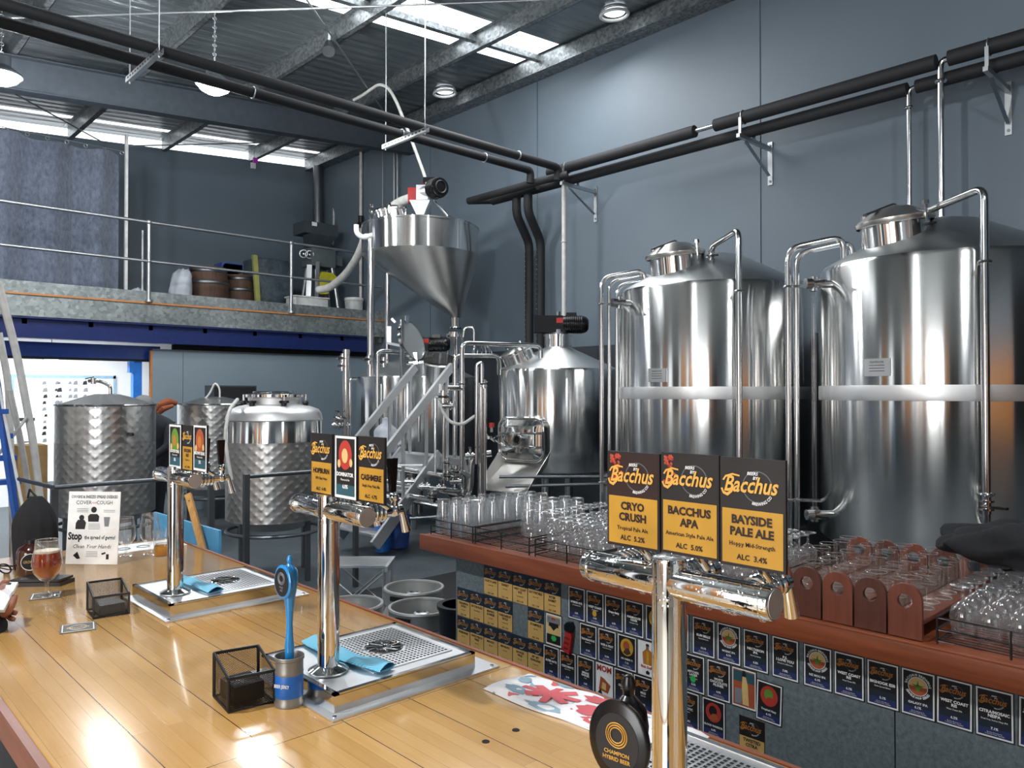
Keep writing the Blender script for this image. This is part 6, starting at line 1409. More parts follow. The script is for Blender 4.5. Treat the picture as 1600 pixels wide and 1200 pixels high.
# ------------------------------------------------------------------ loose things on the bar
def on(px, py, z=BAR_Z): return at(px, py, Z=z)
def meshbox(name, c0, cx_, cy_, h, lab, extra=None):
    # corner nearest the camera, then along x and y
    t = thing(name, tuple(c0), lab, 'holder', 'black mesh holders')
    c0, a, b = Vector(c0), Vector(cx_), Vector(cy_); Z = Vector((0, 0, 1)); A, B = c0 + a, c0 + b; D = A + b
    m = MB().mat('desk_mesh')
    hf = h * .72
    for p, q, z1, z2 in ((c0, A, hf, hf), (c0, B, hf, h), (A, D, hf, h), (B, D, h, h)): m.add([p, q, q + Z * z2, p + Z * z1], [(0, 1, 2, 3)])
    m.add([c0, A, D, B], [(0, 1, 2, 3)]); m.build('mesh_panel', t, smooth=0)
    m = MB().mat('black_wire'); r = .0035
    m.tube([c0, A, D, B], r, 6, closed=True)
    for p, hh in ((c0, hf), (A, hf), (D, h), (B, h)): m.tube([p, p + Z * hh], r, 6)
    m.tube([c0 + Z * hf, A + Z * hf], r, 6); m.tube([B + Z * h, D + Z * h], r, 6); m.tube([c0 + Z * hf, B + Z * h], r, 6); m.tube([A + Z * hf, D + Z * h], r, 6); m.build('wire_frame', t)
    return t
p0 = on(146, 968) + Vector((0, 0, .004)); meshbox('mesh_holder', p0, (.095, -.015, 0), (.012, .11, 0), .085, 'black wire mesh coaster holder next to the grey coaster')
m = MB().mat('ink_white')
c = p0 + Vector((.055, .05, 0)); MB().mat('grey_paper').box((c.x - .035, c.y - .045, BAR_Z + .008), (c.x + .035, c.y + .045, BAR_Z + .035)).build('coaster_stack', label='grey stack of paper coasters inside the small mesh holder', cat='coasters')
p0 = on(357, 1115) + Vector((0, 0, .004)); meshbox('mesh_holder.001', p0, (.095, -.018, 0), (.012, .105, 0), .095, 'black wire mesh holder standing next to the small blue and grey tin')
c = p0 + Vector((.05, .045, 0)); MB().mat('black_plastic').box((c.x - .035, c.y - .04, BAR_Z + .008), (c.x + .035, c.y + .04, BAR_Z + .05), .006).build('black_caddy', label='flat black box inside the mesh holder beside the tin', cat='box')
def coaster(name, px, py, rz, lab):
    c = on(px, py); t = thing(name, (c.x, c.y, BAR_Z), lab, 'coaster', 'coasters on the bar', rz)
    def L(name, m): return m.build(name, t)
    s_ = .046
    o = Vector((c.x, c.y, BAR_Z))
    MB().mat('coaster_grey').box((c.x - s_, c.y - s_, BAR_Z + .0004), (c.x + s_, c.y + s_, BAR_Z + .002)).build('coaster_card', t)
    m = MB().mat('ink_white'); w_ = .003; e = s_ - .005
    z = BAR_Z + .0022
    for a in ((-e, -e, e, -e + w_), (-e, e - w_, e, e), (-e, -e, -e + w_, e), (e - w_, -e, e, e)): m.poly([(c.x + a[0], c.y + a[1], z), (c.x + a[2], c.y + a[1], z), (c.x + a[2], c.y + a[3], z), (c.x + a[0], c.y + a[3], z)])
    m.mat('ink_cream').text('Bacchus', (c.x, c.y - .006, z), (1, 0, 0), (0, 1, 0), height=.014, shear=.3, bold=.02, maxw=.06); m.mat('ink_white').torus((c.x, c.y, z), .022, .0008, (0, 0, 1), 24, 4)
    m.build('coaster_print', t)
coaster('coaster', 122, 981, -.25, 'grey and white coaster lying bare near the small mesh holder')
coaster('coaster.001', 72, 931, -.3, 'grey and white coaster under the glass of amber beer')
# amber beer
def tulip(name, px, py, s_, lab, beer=None, group='stemmed glasses on the bar', z=None):
    c = at(px, py, Z=z or BAR_Z + .0025); t = thing(name, tuple(c), lab, 'glass', group)
    G = [(0, .004), (.006, .005), (.007, .012)]
    outer = [(0, 0), (.036, 0), (.036, .002), (.012, .008), (.0055, .014), (.005, .03), (.0065, .045), (.02, .052), (.036, .072), (.0425, .098), (.04, .125), (.034, .15), (.0325, .172), (.0315, .173)]
    inner = [(.031, .172), (.0325, .15), (.0385, .125), (.041, .098), (.0345, .073), (.018, .055), (0, .05)]
    MB().mat('glass').lathe([(r * s_, z_ * s_) for r, z_ in outer + inner], 48, c).mat('glass_rim').torus(c + Vector((0, 0, .1725 * s_)), .0313 * s_, .0011, (0, 0, 1), 36, 6).build('glass_body', t)
    if beer:
        pr = [(0, .0505), (.0178, .0555), (.0341, .0735), (.0406, .098), (.0381, .125), (.0355, .135), (0, .135)]
        MB().mat(beer).lathe([(r * s_, z_ * s_) for r, z_ in pr], 48, c).build('beer', t)
        MB().mat('beer_foam').lathe([(0, .1352 * s_), (.0354 * s_, .1352 * s_), (.0345 * s_, .141 * s_), (.033 * s_, .1405 * s_), (0, .139 * s_)], 40, c).build('foam', t)
    return t
tulip('beer_glass', 73, 931, 1.08, 'stemmed glass of deep amber beer with a thin head', 'amber_beer', z=BAR_Z + .0032)
tulip('tulip_glass', 197, 868, .92, 'empty stemmed glass standing beside the cough notice'); tulip('tulip_glass.001', 234, 866, .98, 'empty stemmed glass between the cough notice and the beer font')
c = on(253, 868); t = thing('plastic_cup', tuple(c), 'clear plastic cup with a little amber beer behind the font column', 'cup')
MB().mat('glass').lathe([(0, 0), (.03, 0), (.038, .11), (.037, .11), (.029, .002), (0, .002)], 36, c).build('cup_wall', t)
MB().mat('pale_beer').lathe([(0, .003), (.0285, .003), (.0315, .042), (0, .042)], 36, c).build('beer', t)
# bar runner at the end of the bar
m = MB().mat('paper').box((.95, 3.5, BAR_Z), (1.32, 3.68, BAR_Z + .004)).mat('ink_grey')
for k in range(4): m.torus((1.0 + k * .08, 3.58, BAR_Z + .004), .025, .003, (0, 0, 1), 20, 4)
m.build('bar_runner', label='white printed bar mat at the far end of the bar under two glasses', cat='bar mat')
# cough notice
a, b = on(102, 882), on(183, 883)
t = thing('cough_notice', tuple((a + b) / 2), 'white stand-up notice about covering coughs and stopping germs', 'notice')
U = (b - a); w = U.length; U = U.normalized(); hN = .285; V = (Vector((0, 0, 1)) + Vector((-U.y, U.x, 0)) * (.08)).normalized(); nrm = U.cross(V)
if nrm.dot(FH) > 0: nrm = -nrm
o = (a + b) / 2 + Vector((0, 0, .002))
def nq(u, v, l=0): return o + U * u * w + V * v * w + nrm * l
A_ = hN / w
MB().mat('paper').prism([nq(-.5, 0), nq(.5, 0), nq(.5, A_), nq(-.5, A_)], nrm * -.003).build('notice_sheet', t)
m = MB().mat('ink_grey').prism([nq(-.3, .02, -.004), nq(.3, .02, -.004), nq(.3, .6, -.004), nq(-.3, .6, -.004)], nrm * -.02 - V * 0); m.build('back_support', t)
m = MB(); L_ = .0006
def nt(s_, v, h_, col, u=0, mw=.9, bold=.02, sh=0, al='C'): m.mat(col).text(s_, nq(u, v, L_), U, V, height=h_ * w, bold=bold, shear=sh, maxw=mw * w, align=al)
nt('COUGHS & SNEEZES SPREAD DISEASES', A_ * .91, .055, 'ink_black', mw=.9); nt('COVER', A_ * .825, .07, 'ink_black', -.2, .3, .0); nt('YOUR', A_ * .835, .03, 'ink_red', .0, .1, .0); nt('COUGH', A_ * .825, .07, 'ink_black', .2, .3, .0)
nt('Stop', A_ * .34, .13, 'ink_black', -.34, .27, .04); nt('the spread of germs!', A_ * .345, .07, 'ink_black', .14, .6, .02); nt('Clean Your Hands', A_ * .22, .07, 'ink_black', 0, .75, .0, .3)
def nd(c_, pts): m.mat(c_).add([nq(x, y * A_, L_) for x, y in pts], [tuple(range(len(pts)))])
def ndisc(cx, cy, r): nd('ink_black', [(cx + r * cos(2 * pi * k / 20), cy + r / A_ * sin(2 * pi * k / 20)) for k in range(20)])
ndisc(0, .75, .055); nd('ink_black', [(-.1, .585), (.1, .585), (.11, .66), (.07, .69), (-.07, .69), (-.11, .66)]); ndisc(-.23, .64, .05); nd('ink_black', [(-.34, .48), (-.16, .48), (-.14, .57), (-.18, .61), (-.3, .61), (-.34, .56)])
nd('ink_grey', [(.2, .65), (.32, .65), (.3, .52), (.22, .52)]); nd('ink_black', [(-.36, .12), (-.28, .17), (-.22, .08), (-.28, .07)]); nd('ink_black', [(.28, .07), (.33, .07), (.33, .14), (.28, .14)]); nd('ink_black', [(.18, .15), (.26, .17), (.27, .15), (.2, .13)])
for (u, v, k) in ((-.22, .76, 3), (.3, .74, 2), (.02, .55, 4), (.0, .17, 4)):
    for j in range(k): nd('ink_grey', [(u - .11, v - j * .022), (u + .11, v - j * .022), (u + .11, v - j * .022 + .006), (u - .11, v - j * .022 + .006)])
m.build('notice_print', t, smooth=0)
# growlers, wallet, sunglasses
def growler(name, px, py, k, mat, lab, lc=None):
    c = on(px, py); t = thing(name, tuple(c), lab, 'growler', 'growlers on the bar')
    MB().mat(mat).lathe([(0, 0), (.048 * k, 0), (.051 * k, .008), (.051 * k, .085), (.044 * k, .1), (.025 * k, .112), (.02 * k, .118), (0, .12)], 36, c).build('growler_body', t)
    MB().mat('black_plastic').lathe([(.022 * k, .114), (.022 * k, .13), (0, .131)], 24, c).build('cap', t)
    if lc:
        q = c + Vector((-.3, -.95, 0)).normalized() * .0512 * k + Vector((0, 0, .055)); n_ = Vector((-.3, -.95, 0)).normalized()
        m = MB().mat('ink_black').cyl(q, q + n_ * .001, .032, 24).mat('ink_white').torus(q + n_ * .001, .03, .0015, n_, 24, 4).mat('ink_cream').text('GROWLER', q + n_ * .0015 - Vector((0, 0, .004)), Vector((.95, -.3, 0)), (0, 0, 1), height=.01, maxw=.045); m.build('round_label', t)
plain('brown_glass', '#3a140b', 0.08, coat=1.0)
growler('growler', 50, 897, 1.0, 'brown_glass', 'small dark brown growler bottle with a round label behind the amber beer', 1)
c = on(72, 888); Zv = Vector((0, 0, 1))
t = thing('bottle_jacket', tuple(c), 'bulky black fabric bottle jacket standing behind the amber beer', 'bottle jacket')
def bj(u, v):
    a = 2 * pi * u; h = .27; r = (.085 if v < .55 else .085 * (1 - ((v - .55) / .45) ** 2 * .72)); r *= (1 + .05 * sin(5 * a + 5 * v) + .03 * sin(11 * a)); return c + Vector((.0, .09, 0)) - RT * .02 + RT * r * .98 * cos(a) + FH * r * .6 * sin(a) + Zv * h * v
m = MB().mat('black_cloth').grid(bj, 48, 24); m.add([bj(k / 24, 1.0) for k in range(24)], [tuple(range(24))]); m.build('jacket_body', t, smooth=80)
m = MB().mat('black_plastic').tube([bj(0, .97) + RT * -.02, bj(0, 1) + Zv * .02 - RT * .04, bj(.5, 1) + Zv * .03, bj(.5, .97)], .004, 6, bend=.02); m.build('draw_cord', t)
c = on(46, 893); m = MB().mat('red_plastic').prism([at_depth(px, py, 3.1) for px, py in ((38, 812), (58, 800), (61, 808), (46, 822), (44, 862), (37, 862))], FH * .012)
m.build('red_sling_holder', label='bright red plastic strap angled against the black bottle jacket', cat='strap')
c = on(64, 913); m = MB().mat('black_satin')
def wl(u, v): return c + RT * (u - .5) * .19 + Vector((0, 0, .0)) + Vector((.0, 1, 0)) * (v - .5) * .07
m.prism([c + RT * a + FH * b for a, b in ((-.09, -.04), (.085, -.03), (.095, .045), (-.075, .05))], Zv * .014).prism([c + RT * a + FH * b + Zv * .016 for a, b in ((-.088, -.038), (.083, -.028), (.09, .043), (-.073, .048))], Zv * .008)
m.build('black_wallet', label='flat black wallet lying behind the amber beer glass', cat='wallet')
c = on(20, 897); t = thing('sunglasses', tuple(c), 'black folded sunglasses lying by the wallet at the photo edge', 'sunglasses')
m = MB().mat('black_satin').torus(c + Vector((0, 0, .02)) - RT * .03, .022, .003, FH + Zv * .5, 20, 6).torus(c + Vector((0, 0, .02)) + RT * .03, .022, .003, FH + Zv * .5, 20, 6).tube([c + RT * -.055 + Zv * .03, c + RT * .055 + Zv * .03], .003, 6); m.build('frame', t)
MB().mat('black_satin').tube([c + RT * -.055 + Zv * .025, c - RT * .045 + FH * .04 + Zv * .008, c + RT * .045 + FH * .055 + Zv * .008], .0025, 6).tube([c + RT * .055 + Zv * .025, c + RT * .05 + FH * .04 + Zv * .008, c - RT * .04 + FH * .065 + Zv * .008], .0025, 6).build('temple', t)
# blue board and timber handle at the bar end
p_ = [(240, 801), (342, 829), (338, 872), (236, 870)]
A_, B_ = at(240, 800, X=1.45), at(342, 829, X=1.45); m = MB().mat('light_blue_board').prism([A_, B_, Vector((B_.x, B_.y, 0)), Vector((A_.x, A_.y, 0))], (.012, 0, 0)); m.build('blue_board', label='light blue board standing behind the far end of the bar', cat='board')
a, b = at(294, 772, X=1.41), at(318, 862, X=1.41)
b2 = a + (b - a) * (a.z / (a.z - b.z))
t = thing('timber_handle', tuple(b2), 'flat timber paddle handle leaning at the end of the bar beside the blue board', 'handle')
m = MB().mat('handle_timber').bar(a, b2, .03, .016, -FH); m.build('handle_shaft', t)
MB().mat('black_void').cyl(a + (b - a) * .12 - FH * .0085, a + (b - a) * .12 - FH * .009, .004, 12).build('handle_hole', t)
# standing tap handles in tins
def tapstand(name, x, y, hm, lab, tin=True, ks=1.0, txtcol='ink_white', rz=0.0, lean=(0, 0), top='HAND MADE', l2='BEER'):
    t = thing(name, (x, y, BAR_Z), lab, 'tap handle', 'tap handles standing on the bar')
    c = Vector((x, y, BAR_Z)); ax = Vector((lean[0], lean[1], 1)).normalized()
    if tin:
        MB().mat('tin_grey').lathe([(0, 0), (.031, 0), (.032, .006), (.0295, .012), (.0295, .02)], 36, c).lathe([(.0295, .068), (.0305, .072), (.0295, .076), (.0295, .098), (.032, .1), (.032, .106), (.0305, .107), (.0285, .1), (.028, .03), (0, .03)], 36, c).build('tin', t)
        MB().mat('tin_blue').lathe([(.0295, .02), (.03, .022), (.03, .066), (.0295, .068)], 36, c).build('tin_band', t)
        m = MB().mat('ink_white')
        n_ = -(FH * .9 - RT * -.25).normalized()
        u_ = Vector((-n_.y, n_.x, 0)); u_ = u_ if u_.dot(RT) > 0 else -u_
        m.text('BEER JERKY', c + n_ * .0306 + Zv * .045, u_, Zv, height=.007, bold=.02, maxw=.036); m.build('tin_lettering', t)
    h = MB().mat(hm).lathe([(0, .0), (.007, .0), (.0078, .012), (.0065, .02), (.009, .045), (.0105, .075), (.0078, .1), (.0068, .125), (.0085, .155), (.0125, .185), (.017, .21), (.0185, .228), (.0165, .243), (.009, .252), (.005, .256), (.0055, .26), (.0068, .266), (.0045, .273), (0, .275)], 36, c + Vector((0, 0, .05)), ax)
    hz = c + Vector((0, 0, .05))
    h.v = [hz + (v - hz) * ks for v in h.v]; h = h.build('handle_shaft', t)
    dn = -(FH * .75 + RT * .65).normalized() if rz == 0 else -(FH * cos(rz) + RT * sin(rz)).normalized()
    q = c + Vector((0, 0, .05)) + ax * .219 * ks + dn * .012 * ks
    d_ = MB().mat(hm).lathe([(0, 0), (.03, 0), (.0315, .003), (.0315, .006), (.029, .008), (0, .008)], 40, q, dn)
    for i in range(len(d_.v)): dz = d_.v[i] - q; d_.v[i] = q + (dz + Vector((0, 0, dz.z * .18))) * ks
    d_.build('badge', t)
    m = MB().mat('ink_black' if hm != 'black_satin' else 'card_black')
    u_ = Zv.cross(dn) ; u_ = u_ if u_.dot(RT) > 0 else -u_; V_ = Zv
    q2 = q + dn * .0085 * ks; n = 32
    m.add([q2 + u_ * .0265 * cos(2 * pi * k / n) + V_ * .031 * sin(2 * pi * k / n) for k in range(n)], [tuple(range(n))])
    q3 = q + dn * (.0085 * ks + .0007); m.mat('ink_gold' if hm == 'black_satin' else 'ink_grey')
    for rr in (.008, .0105, .013): m.torus(q3 + V_ * .008, rr, .0007, dn, 30, 4)
    m.text(top, q3 - V_ * .013, u_, V_, height=.0042, bold=.02, maxw=.04).text(l2, q3 - V_ * .0195, u_, V_, height=.0042, bold=.02, maxw=.034)
    m.build('badge_print', t)
    return t
b_ = on(452, 1100); tapstand('tap_handle_stand', b_.x, b_.y, 'tap_blue', 'glossy blue tap handle standing in a small blue and grey tin', top='PALE', l2='ALE')
tapstand('tap_handle_stand.001', .668, .52, 'black_satin', 'glossy black tap handle with round badge beside the wet beer font', top='CHAMPION', l2='HYBRID BEER', lean=(.01, .01), ks=1.18, rz=.7)
# tea towel
T = [on(752, 1078), on(822, 1052), on(1015, 1115), on(1035, 1160), on(1005, 1170), on(850, 1130), on(775, 1108)]
def tw(u, v):
    a = T[0].lerp(Vector((1.20, .84, BAR_Z)), u); b = T[1].lerp(Vector((1.335, .84, BAR_Z)), u); p = a.lerp(b, v)
    e = min(u, 1 - u, v, 1 - v); rnd_ = min(1, e * 12)
    return Vector((p.x + .006 * sin(9 * u + 2) * (1 - v), p.y + .008 * sin(5 * v) * (1 - u), BAR_Z + .001 + .009 * rnd_ ** .5 + .0025 * sin(12 * u + 3 * v) * rnd_ + .002 * sin(23 * u - 9 * v) * rnd_))
m = MB().mat('tea_towel').grid(tw, 60, 30); m.add([Vector((tw(u, v).x, tw(u, v).y, BAR_Z + .0005)) for u, v in ((0, 0), (1, 0), (1, 1), (0, 1))], [(3, 2, 1, 0)]); 
# big printed motifs: a red and grey starburst flag and two teapots
def patch(c_, pts, l=.0012): m.mat(c_).add([tw(u, v) + Vector((0, 0, l)) for u, v in pts], [tuple(range(len(pts)))])
for k in range(8):
    a = pi * k / 4 + .2; w1 = .16 if k % 2 == 0 else .1; cu, cv = .3, .5; L = .15
    patch('ink_pink', [(cu + .02 * cos(a + 1.57), cv + .05 * sin(a + 1.57)), (cu + L * cos(a) + .02 * cos(a + 1.57), cv + L * 1.9 * sin(a) + .06 * sin(a + 1.57)), (cu + L * cos(a) - .02 * cos(a + 1.57), cv + L * 1.9 * sin(a) - .06 * sin(a + 1.57)), (cu - .02 * cos(a + 1.57), cv - .05 * sin(a + 1.57))], .0018) if k % 1 == 0 else None
for (cu, cv, c_, ru, rv) in ((.16, .25, 'ink_mist', .06, .12), (.55, .35, 'ink_pink', .06, .16), (.5, .75, 'ink_pink', .07, .12), (.36, .1, 'ink_mist', .09, .09), (.62, .1, 'ink_pink', .06, .08), (.72, .5, 'ink_mist', .05, .14), (.1, .62, 'ink_mist', .03, .1), (.26, .92, 'ink_mist', .05, .05)):
    patch(c_, [(cu + ru * cos(2 * pi * k / 14) * (1 + .25 * sin(3 * k)), cv + rv * sin(2 * pi * k / 14)) for k in range(14)][::1], .0015)
m.build('tea_towel', label='white folded tea towel printed with red and grey-blue motifs', cat='tea towel', smooth=60)

# ------------------------------------------------------------------ glasses on the poster counter
def wire_rack(name, y0, y1, lab):
    x0, x1 = CX + .04, 3.2
    t = thing(name, ((x0 + x1) / 2, (y0 + y1) / 2, CT_Z), lab, 'wire rack', 'wire glass racks')
    z = CT_Z + .012; r = .0034; m = MB().mat('black_wire')
    for zz in (z, CT_Z + .045, CT_Z + .08): m.tube([(x0, y0, zz), (x1, y0, zz), (x1, y1, zz), (x0, y1, zz)], r, 6, closed=True)
    for (x, y) in ((x0, y0), (x1, y0), (x1, y1), (x0, y1), (x0, (y0 + y1) / 2)): m.tube([(x, y, CT_Z), (x, y, CT_Z + .082)], r, 6)
    m.build('rack_frame', t)
    m = MB().mat('black_wire'); n = int((x1 - x0) / .026)
    for k in range(1, n): x = x0 + (x1 - x0) * k / n; m.tube([(x, y0, z), (x, y1, z)], .002, 4)
    for k in range(1, 4): y = y0 + (y1 - y0) * k / 4; m.tube([(x0, y, z), (x1, y, z)], .0013, 4)
    m.build('rack_grid', t, kind='stuff')
    return t
racks = [(2.93, 3.27, 'black wire rack at the keg end of the counter, full of pint glasses'), (2.53, 2.91, 'black wire rack with its front row empty, second from the keg end'), (2.1, 2.49, 'black wire rack of small stemmed glasses, third from the keg end'), (1.7, 2.08, 'black wire rack of small stemmed glasses behind the yellow tap signs'), (1.41, 1.68, 'short black wire rack next to the tasting paddles'), (.42, .8, 'black wire rack of stemmed glasses just past the tasting paddles'), (.0, .4, 'black wire rack of stemmed glasses at the photo edge')]
for i, (a, b, lab) in enumerate(racks): wire_rack('wire_rack' + ('.%03d' % i if i else ''), a, b, lab)
GZ = CT_Z + .0145
def glass_proto(name, prof, lab, group, mat='glass_stack', n=20):
    o = MB().mat(mat).lathe(prof, n)
    if prof is tumb: o.mat('glass_rim').torus((0, 0, .1125), .0318, .0011, (0, 0, 1), 24, 5).torus((0, 0, .003), .0265, .0022, (0, 0, 1), 20, 5)
    o = o.build(name, label=lab, cat='glass', group=group, origin=(0, 0, 0), smooth=60); return o
# upside-down pint, outside then inside wall
pint = [(.044, 0), (.0435, .035), (.04, .095), (.0335, .165), (.031, .172), (0, .173)]
pin2 = [(0, .15), (.028, .149), (.036, .095), (.0415, .0)]
wine = [(.029, 0), (.033, .033), (.0365, .06), (.031, .088), (.014, .104), (.005, .11), (.0042, .138), (.006, .146), (.02, .15), (.033, .153), (.034, .155), (0, .157)]
tumb = [(0, 0), (.026, 0), (.028, .004), (.0325, .112), (.0312, .112), (.0265, .016), (0, .014)]
def scatter(proto, pts, labf, z, jig=.002, rnd=None):
    first = True; r_ = random.Random(len(pts))
    for (x, y) in pts:
        p_ = (x + r_.uniform(-jig, jig), y + r_.uniform(-jig, jig), z)
        if first: proto.location = p_; proto['label'] = labf(x, y); first = False
        else:
            c = proto.copy(); COL.objects.link(c); c.location = p_; c['label'] = labf(x, y)
            c.rotation_euler = (0, 0, r_.uniform(0, 6))
P1 = glass_proto('pint_glass', pint + pin2, '', 'upturned pint glasses in the first rack')
scatter(P1, [(CX + .09 + i * .092, 3.22 - j * .092) for i in range(7) for j in range(3)], lambda x, y: 'upturned pint glass in the wire rack at the keg end of the counter', GZ)
P2 = glass_proto('pint_glass.040', pint + pin2, '', 'upturned pint glasses in the second rack')
scatter(P2, [(CX + .09 + i * .092, 2.86 - j * .092) for i in range(3, 7) for j in range(2)] , lambda x, y: 'upturned pint glass at the back of the second wire rack', GZ)
W1 = glass_proto('stemmed_glass', wine, '', 'upturned stemmed glasses, second rack', n=16)
scatter(W1, [(CX + .085 + i * .073, 2.64 - j * .073) for i in range(2, 9) for j in range(2)] + [(CX + .085 + 2 * .073, 2.72)], lambda x, y: 'upturned stemmed glass in the second wire rack from the keg end', GZ)
for nm, (ya, yb), g_, lb in (('stemmed_glass.040', (2.1, 2.49), 'upturned stemmed glasses, third rack', 'upturned stemmed glass in the third wire rack from the keg end'), ('stemmed_glass.100', (1.7, 2.08), 'upturned stemmed glasses, fourth rack', 'upturned stemmed glass in the fourth wire rack from the keg end'), ('stemmed_glass.160', (1.41, 1.68), 'upturned stemmed glasses, short rack', 'upturned stemmed glass in the short wire rack beside the tasting paddles'), ('stemmed_glass.200', (.42, .8), 'upturned stemmed glasses past the paddles', 'upturned stemmed glass in the wire rack just past the tasting paddles'), ('stemmed_glass.260', (.0, .4), 'upturned stemmed glasses at the photo edge', 'upturned stemmed glass in the last wire rack at the photo edge')):
    pr = glass_proto(nm, wine, '', g_, n=16); ny = int((yb - ya - .02) / .073)
    scatter(pr, [(CX + .12 + i * .0745, yb - .045 - j * .0745) for i in range(8) for j in range(ny)], (lambda l: lambda x, y: l)(lb), GZ)
# tasting paddles
PADW = .098
pads = [1.355 - .104 * k for k in range(5)]
def paddle(name, yl, mat, lab):
    x0, x1 = CX + .035, 3.2; yc = yl - PADW / 2; t = thing(name, (x0, yc, CT_Z), lab, 'tasting paddle', 'tasting paddles')
    MB().mat(mat).box((x0 + .016, yl - PADW, CT_Z + .045), (x1 - .016, yl, CT_Z + .06), .002).build('shelf', t)
    for (a, b) in ((x0, x0 + .016), (x1 - .016, x1)):
        n = 14; out = [(yl - PADW, 0), (yl, 0)]; zc = .165 - PADW / 2
        arc = [(yc + PADW / 2 * cos(pi * k / n), zc + PADW / 2 * sin(pi * k / n)) for k in range(n + 1)]
        hole = [(yc + .022 * cos(2 * pi * k / 24), zc - .004 + .022 * sin(2 * pi * k / 24)) for k in range(24)]
        outer = []
        # outline sampled by angle from the hole centre so that a ring of quads can be drawn
        cy_, cz_ = yc, zc - .004
        for k in range(24):
            th = 2 * pi * k / 24; dy, dz = cos(th), sin(th)
            if dz >= 0:
                bb = 2 * dz * (cz_ - zc); cc = (cz_ - zc) ** 2 - (PADW / 2) ** 2; s_ = (-bb + sqrt(bb * bb - 4 * cc)) / 2
            else:
                s_ = min((PADW / 2) / abs(dy) if abs(dy) > 1e-6 else 9, cz_ / abs(dz))
            outer.append((cy_ + dy * s_, cz_ + dz * s_))
        # add exact bottom corners
        m = MB().mat(mat); vs = []
        for X_ in (a, b): vs += [(X_, y, CT_Z + z) for y, z in outer] + [(X_, y, CT_Z + z) for y, z in hole]
        fs = []
        for k in range(24):
            k2 = (k + 1) % 24
            fs.append((k, 24 + k, 24 + k2, k2)); fs.append((48 + k, 48 + k2, 72 + k2, 72 + k)); fs.append((k, k2, 48 + k2, 48 + k)); fs.append((24 + k, 72 + k, 72 + k2, 24 + k2))
        # corner fillers
        m.add(vs, fs)
        for k in range(24):
            k2 = (k + 1) % 24; (ya_, za_), (yb_, zb_) = outer[k], outer[k2]
            if (za_ < 1e-4) != (zb_ < 1e-4) and za_ < .05 and zb_ < .05:
                yy = yl if ya_ > yc else yl - PADW
                m.add([(X_, y, CT_Z + z) for X_ in (a, b) for y, z in ((ya_, za_), (yy, 0), (yb_, zb_))], [(0, 1, 2), (5, 4, 3), (0, 3, 4, 1), (1, 4, 5, 2)])
        m.build('end_board', t)
PL = ['tasting paddle closest to the wet beer font', 'second tasting paddle from the wet beer font', 'third tasting paddle from the wet beer font', 'fourth tasting paddle, next to last before the wire rack', 'tasting paddle touching the wire rack of stemmed glasses']
for k, yl in enumerate(pads):
    paddle('tasting_paddle' + ('.%03d' % k if k else ''), yl, 'paddle_timber_dark' if k in (1, 3) else 'paddle_timber', 'red-brown ' + PL[k])
    g_ = glass_proto('tasting_glass.%03d' % (k * 30), tumb, '', 'tasting glasses on paddle %s' % ORD[k], mat='tasting_glass_wall', n=20)
    lb = 'small straight tasting glass standing on the %s tasting paddle from the wet font' % ORD[k]
    scatter(g_, [(CX + .1 + i * .088, yl - PADW / 2 + (-.006 if i % 2 else .006)) for i in range(7)], (lambda l: lambda x, y: l)(lb), CT_Z + .0605, .0015)
# black jacket thrown over the glasses
c = Vector((3.06, .6, CT_Z + .2))
def jk(u, v):
    a = 2 * pi * u; b = pi * v; r = 1 + .07 * sin(4 * a + 3 * b) + .04 * sin(9 * a - 4 * b) + .03 * sin(9 * b + 2 * a)
    return Vector((c.x + .2 * r * sin(b) * cos(a) * .75, c.y - .05 + .42 * r * sin(b) * sin(a), c.z + .03 + .085 * r * cos(b) * (1.0 + .25 * sin(3 * a)) + .012 * sin(11 * a + 5 * b)))
MB().mat('black_cloth').grid(jk, 80, 40).build('jacket', label='black jacket thrown in a heap over the stemmed glasses', cat='jacket', smooth=80)

# ------------------------------------------------------------------ people
def figure(parent, name, joints, edges, mats, root, sub=2):
    me = bpy.data.meshes.new(name); me.from_pydata([tuple(Vector(j[0]) - WORLD[parent.name]) for j in joints], edges, []); me.update()
    o = bpy.data.objects.new(name, me); COL.objects.link(o); o.parent = parent; WORLD[o.name] = WORLD[parent.name]
    me.materials.append(M(mats))
    sk = o.modifiers.new('skin', 'SKIN'); sk.use_smooth_shade = True
    bm = bmesh.new(); bm.from_mesh(me); lay = bm.verts.layers.skin.verify(); bm.verts.ensure_lookup_table()
    for i, v in enumerate(bm.verts):
        r = joints[i][1]; v[lay].radius = r if isinstance(r, tuple) else (r, r); v[lay].use_root = (i == root)
    bm.to_mesh(me); bm.free()
    sb = o.modifiers.new('sub', 'SUBSURF'); sb.levels = sub; sb.render_levels = sub
    return o
# brewer between the tanks
b0 = at(256, 700, Y=9.15); bx_, by_ = b0.x, 9.15
t = thing('person', (bx_, by_, 0), 'person in dark clothes and grey cap bending between two dimpled tanks', 'person')
L = -RT * 1.0
def P(r, f, z): return Vector((bx_, by_, 0)) + RT * r + FH * f + Zv * z
J = [(P(.02, 0, .95), .15), (P(.03, 0, 1.18), .15), (P(.0, -.0, 1.42), (.19, .15)), (P(-.12, -.04, 1.52), .07), (P(-.17, -.06, 1.6), .085), (P(-.2, -.08, 1.68), .09),
     (P(.12, -.1, 1.42), .07), (P(.16, -.25, 1.2), .055), (P(.0, -.4, 1.05), .045), (P(-.02, .18, 1.42), .07), (P(-.15, .2, 1.2), .055), (P(-.3, .1, 1.08), .045),
     (P(.0, -.1, .9), .1), (P(-.02, -.12, .5), .075), (P(-.02, -.1, .01), .06), (P(.06, .1, .9), .1), (P(.08, .1, .5), .075), (P(.08, .12, .01), .06)]
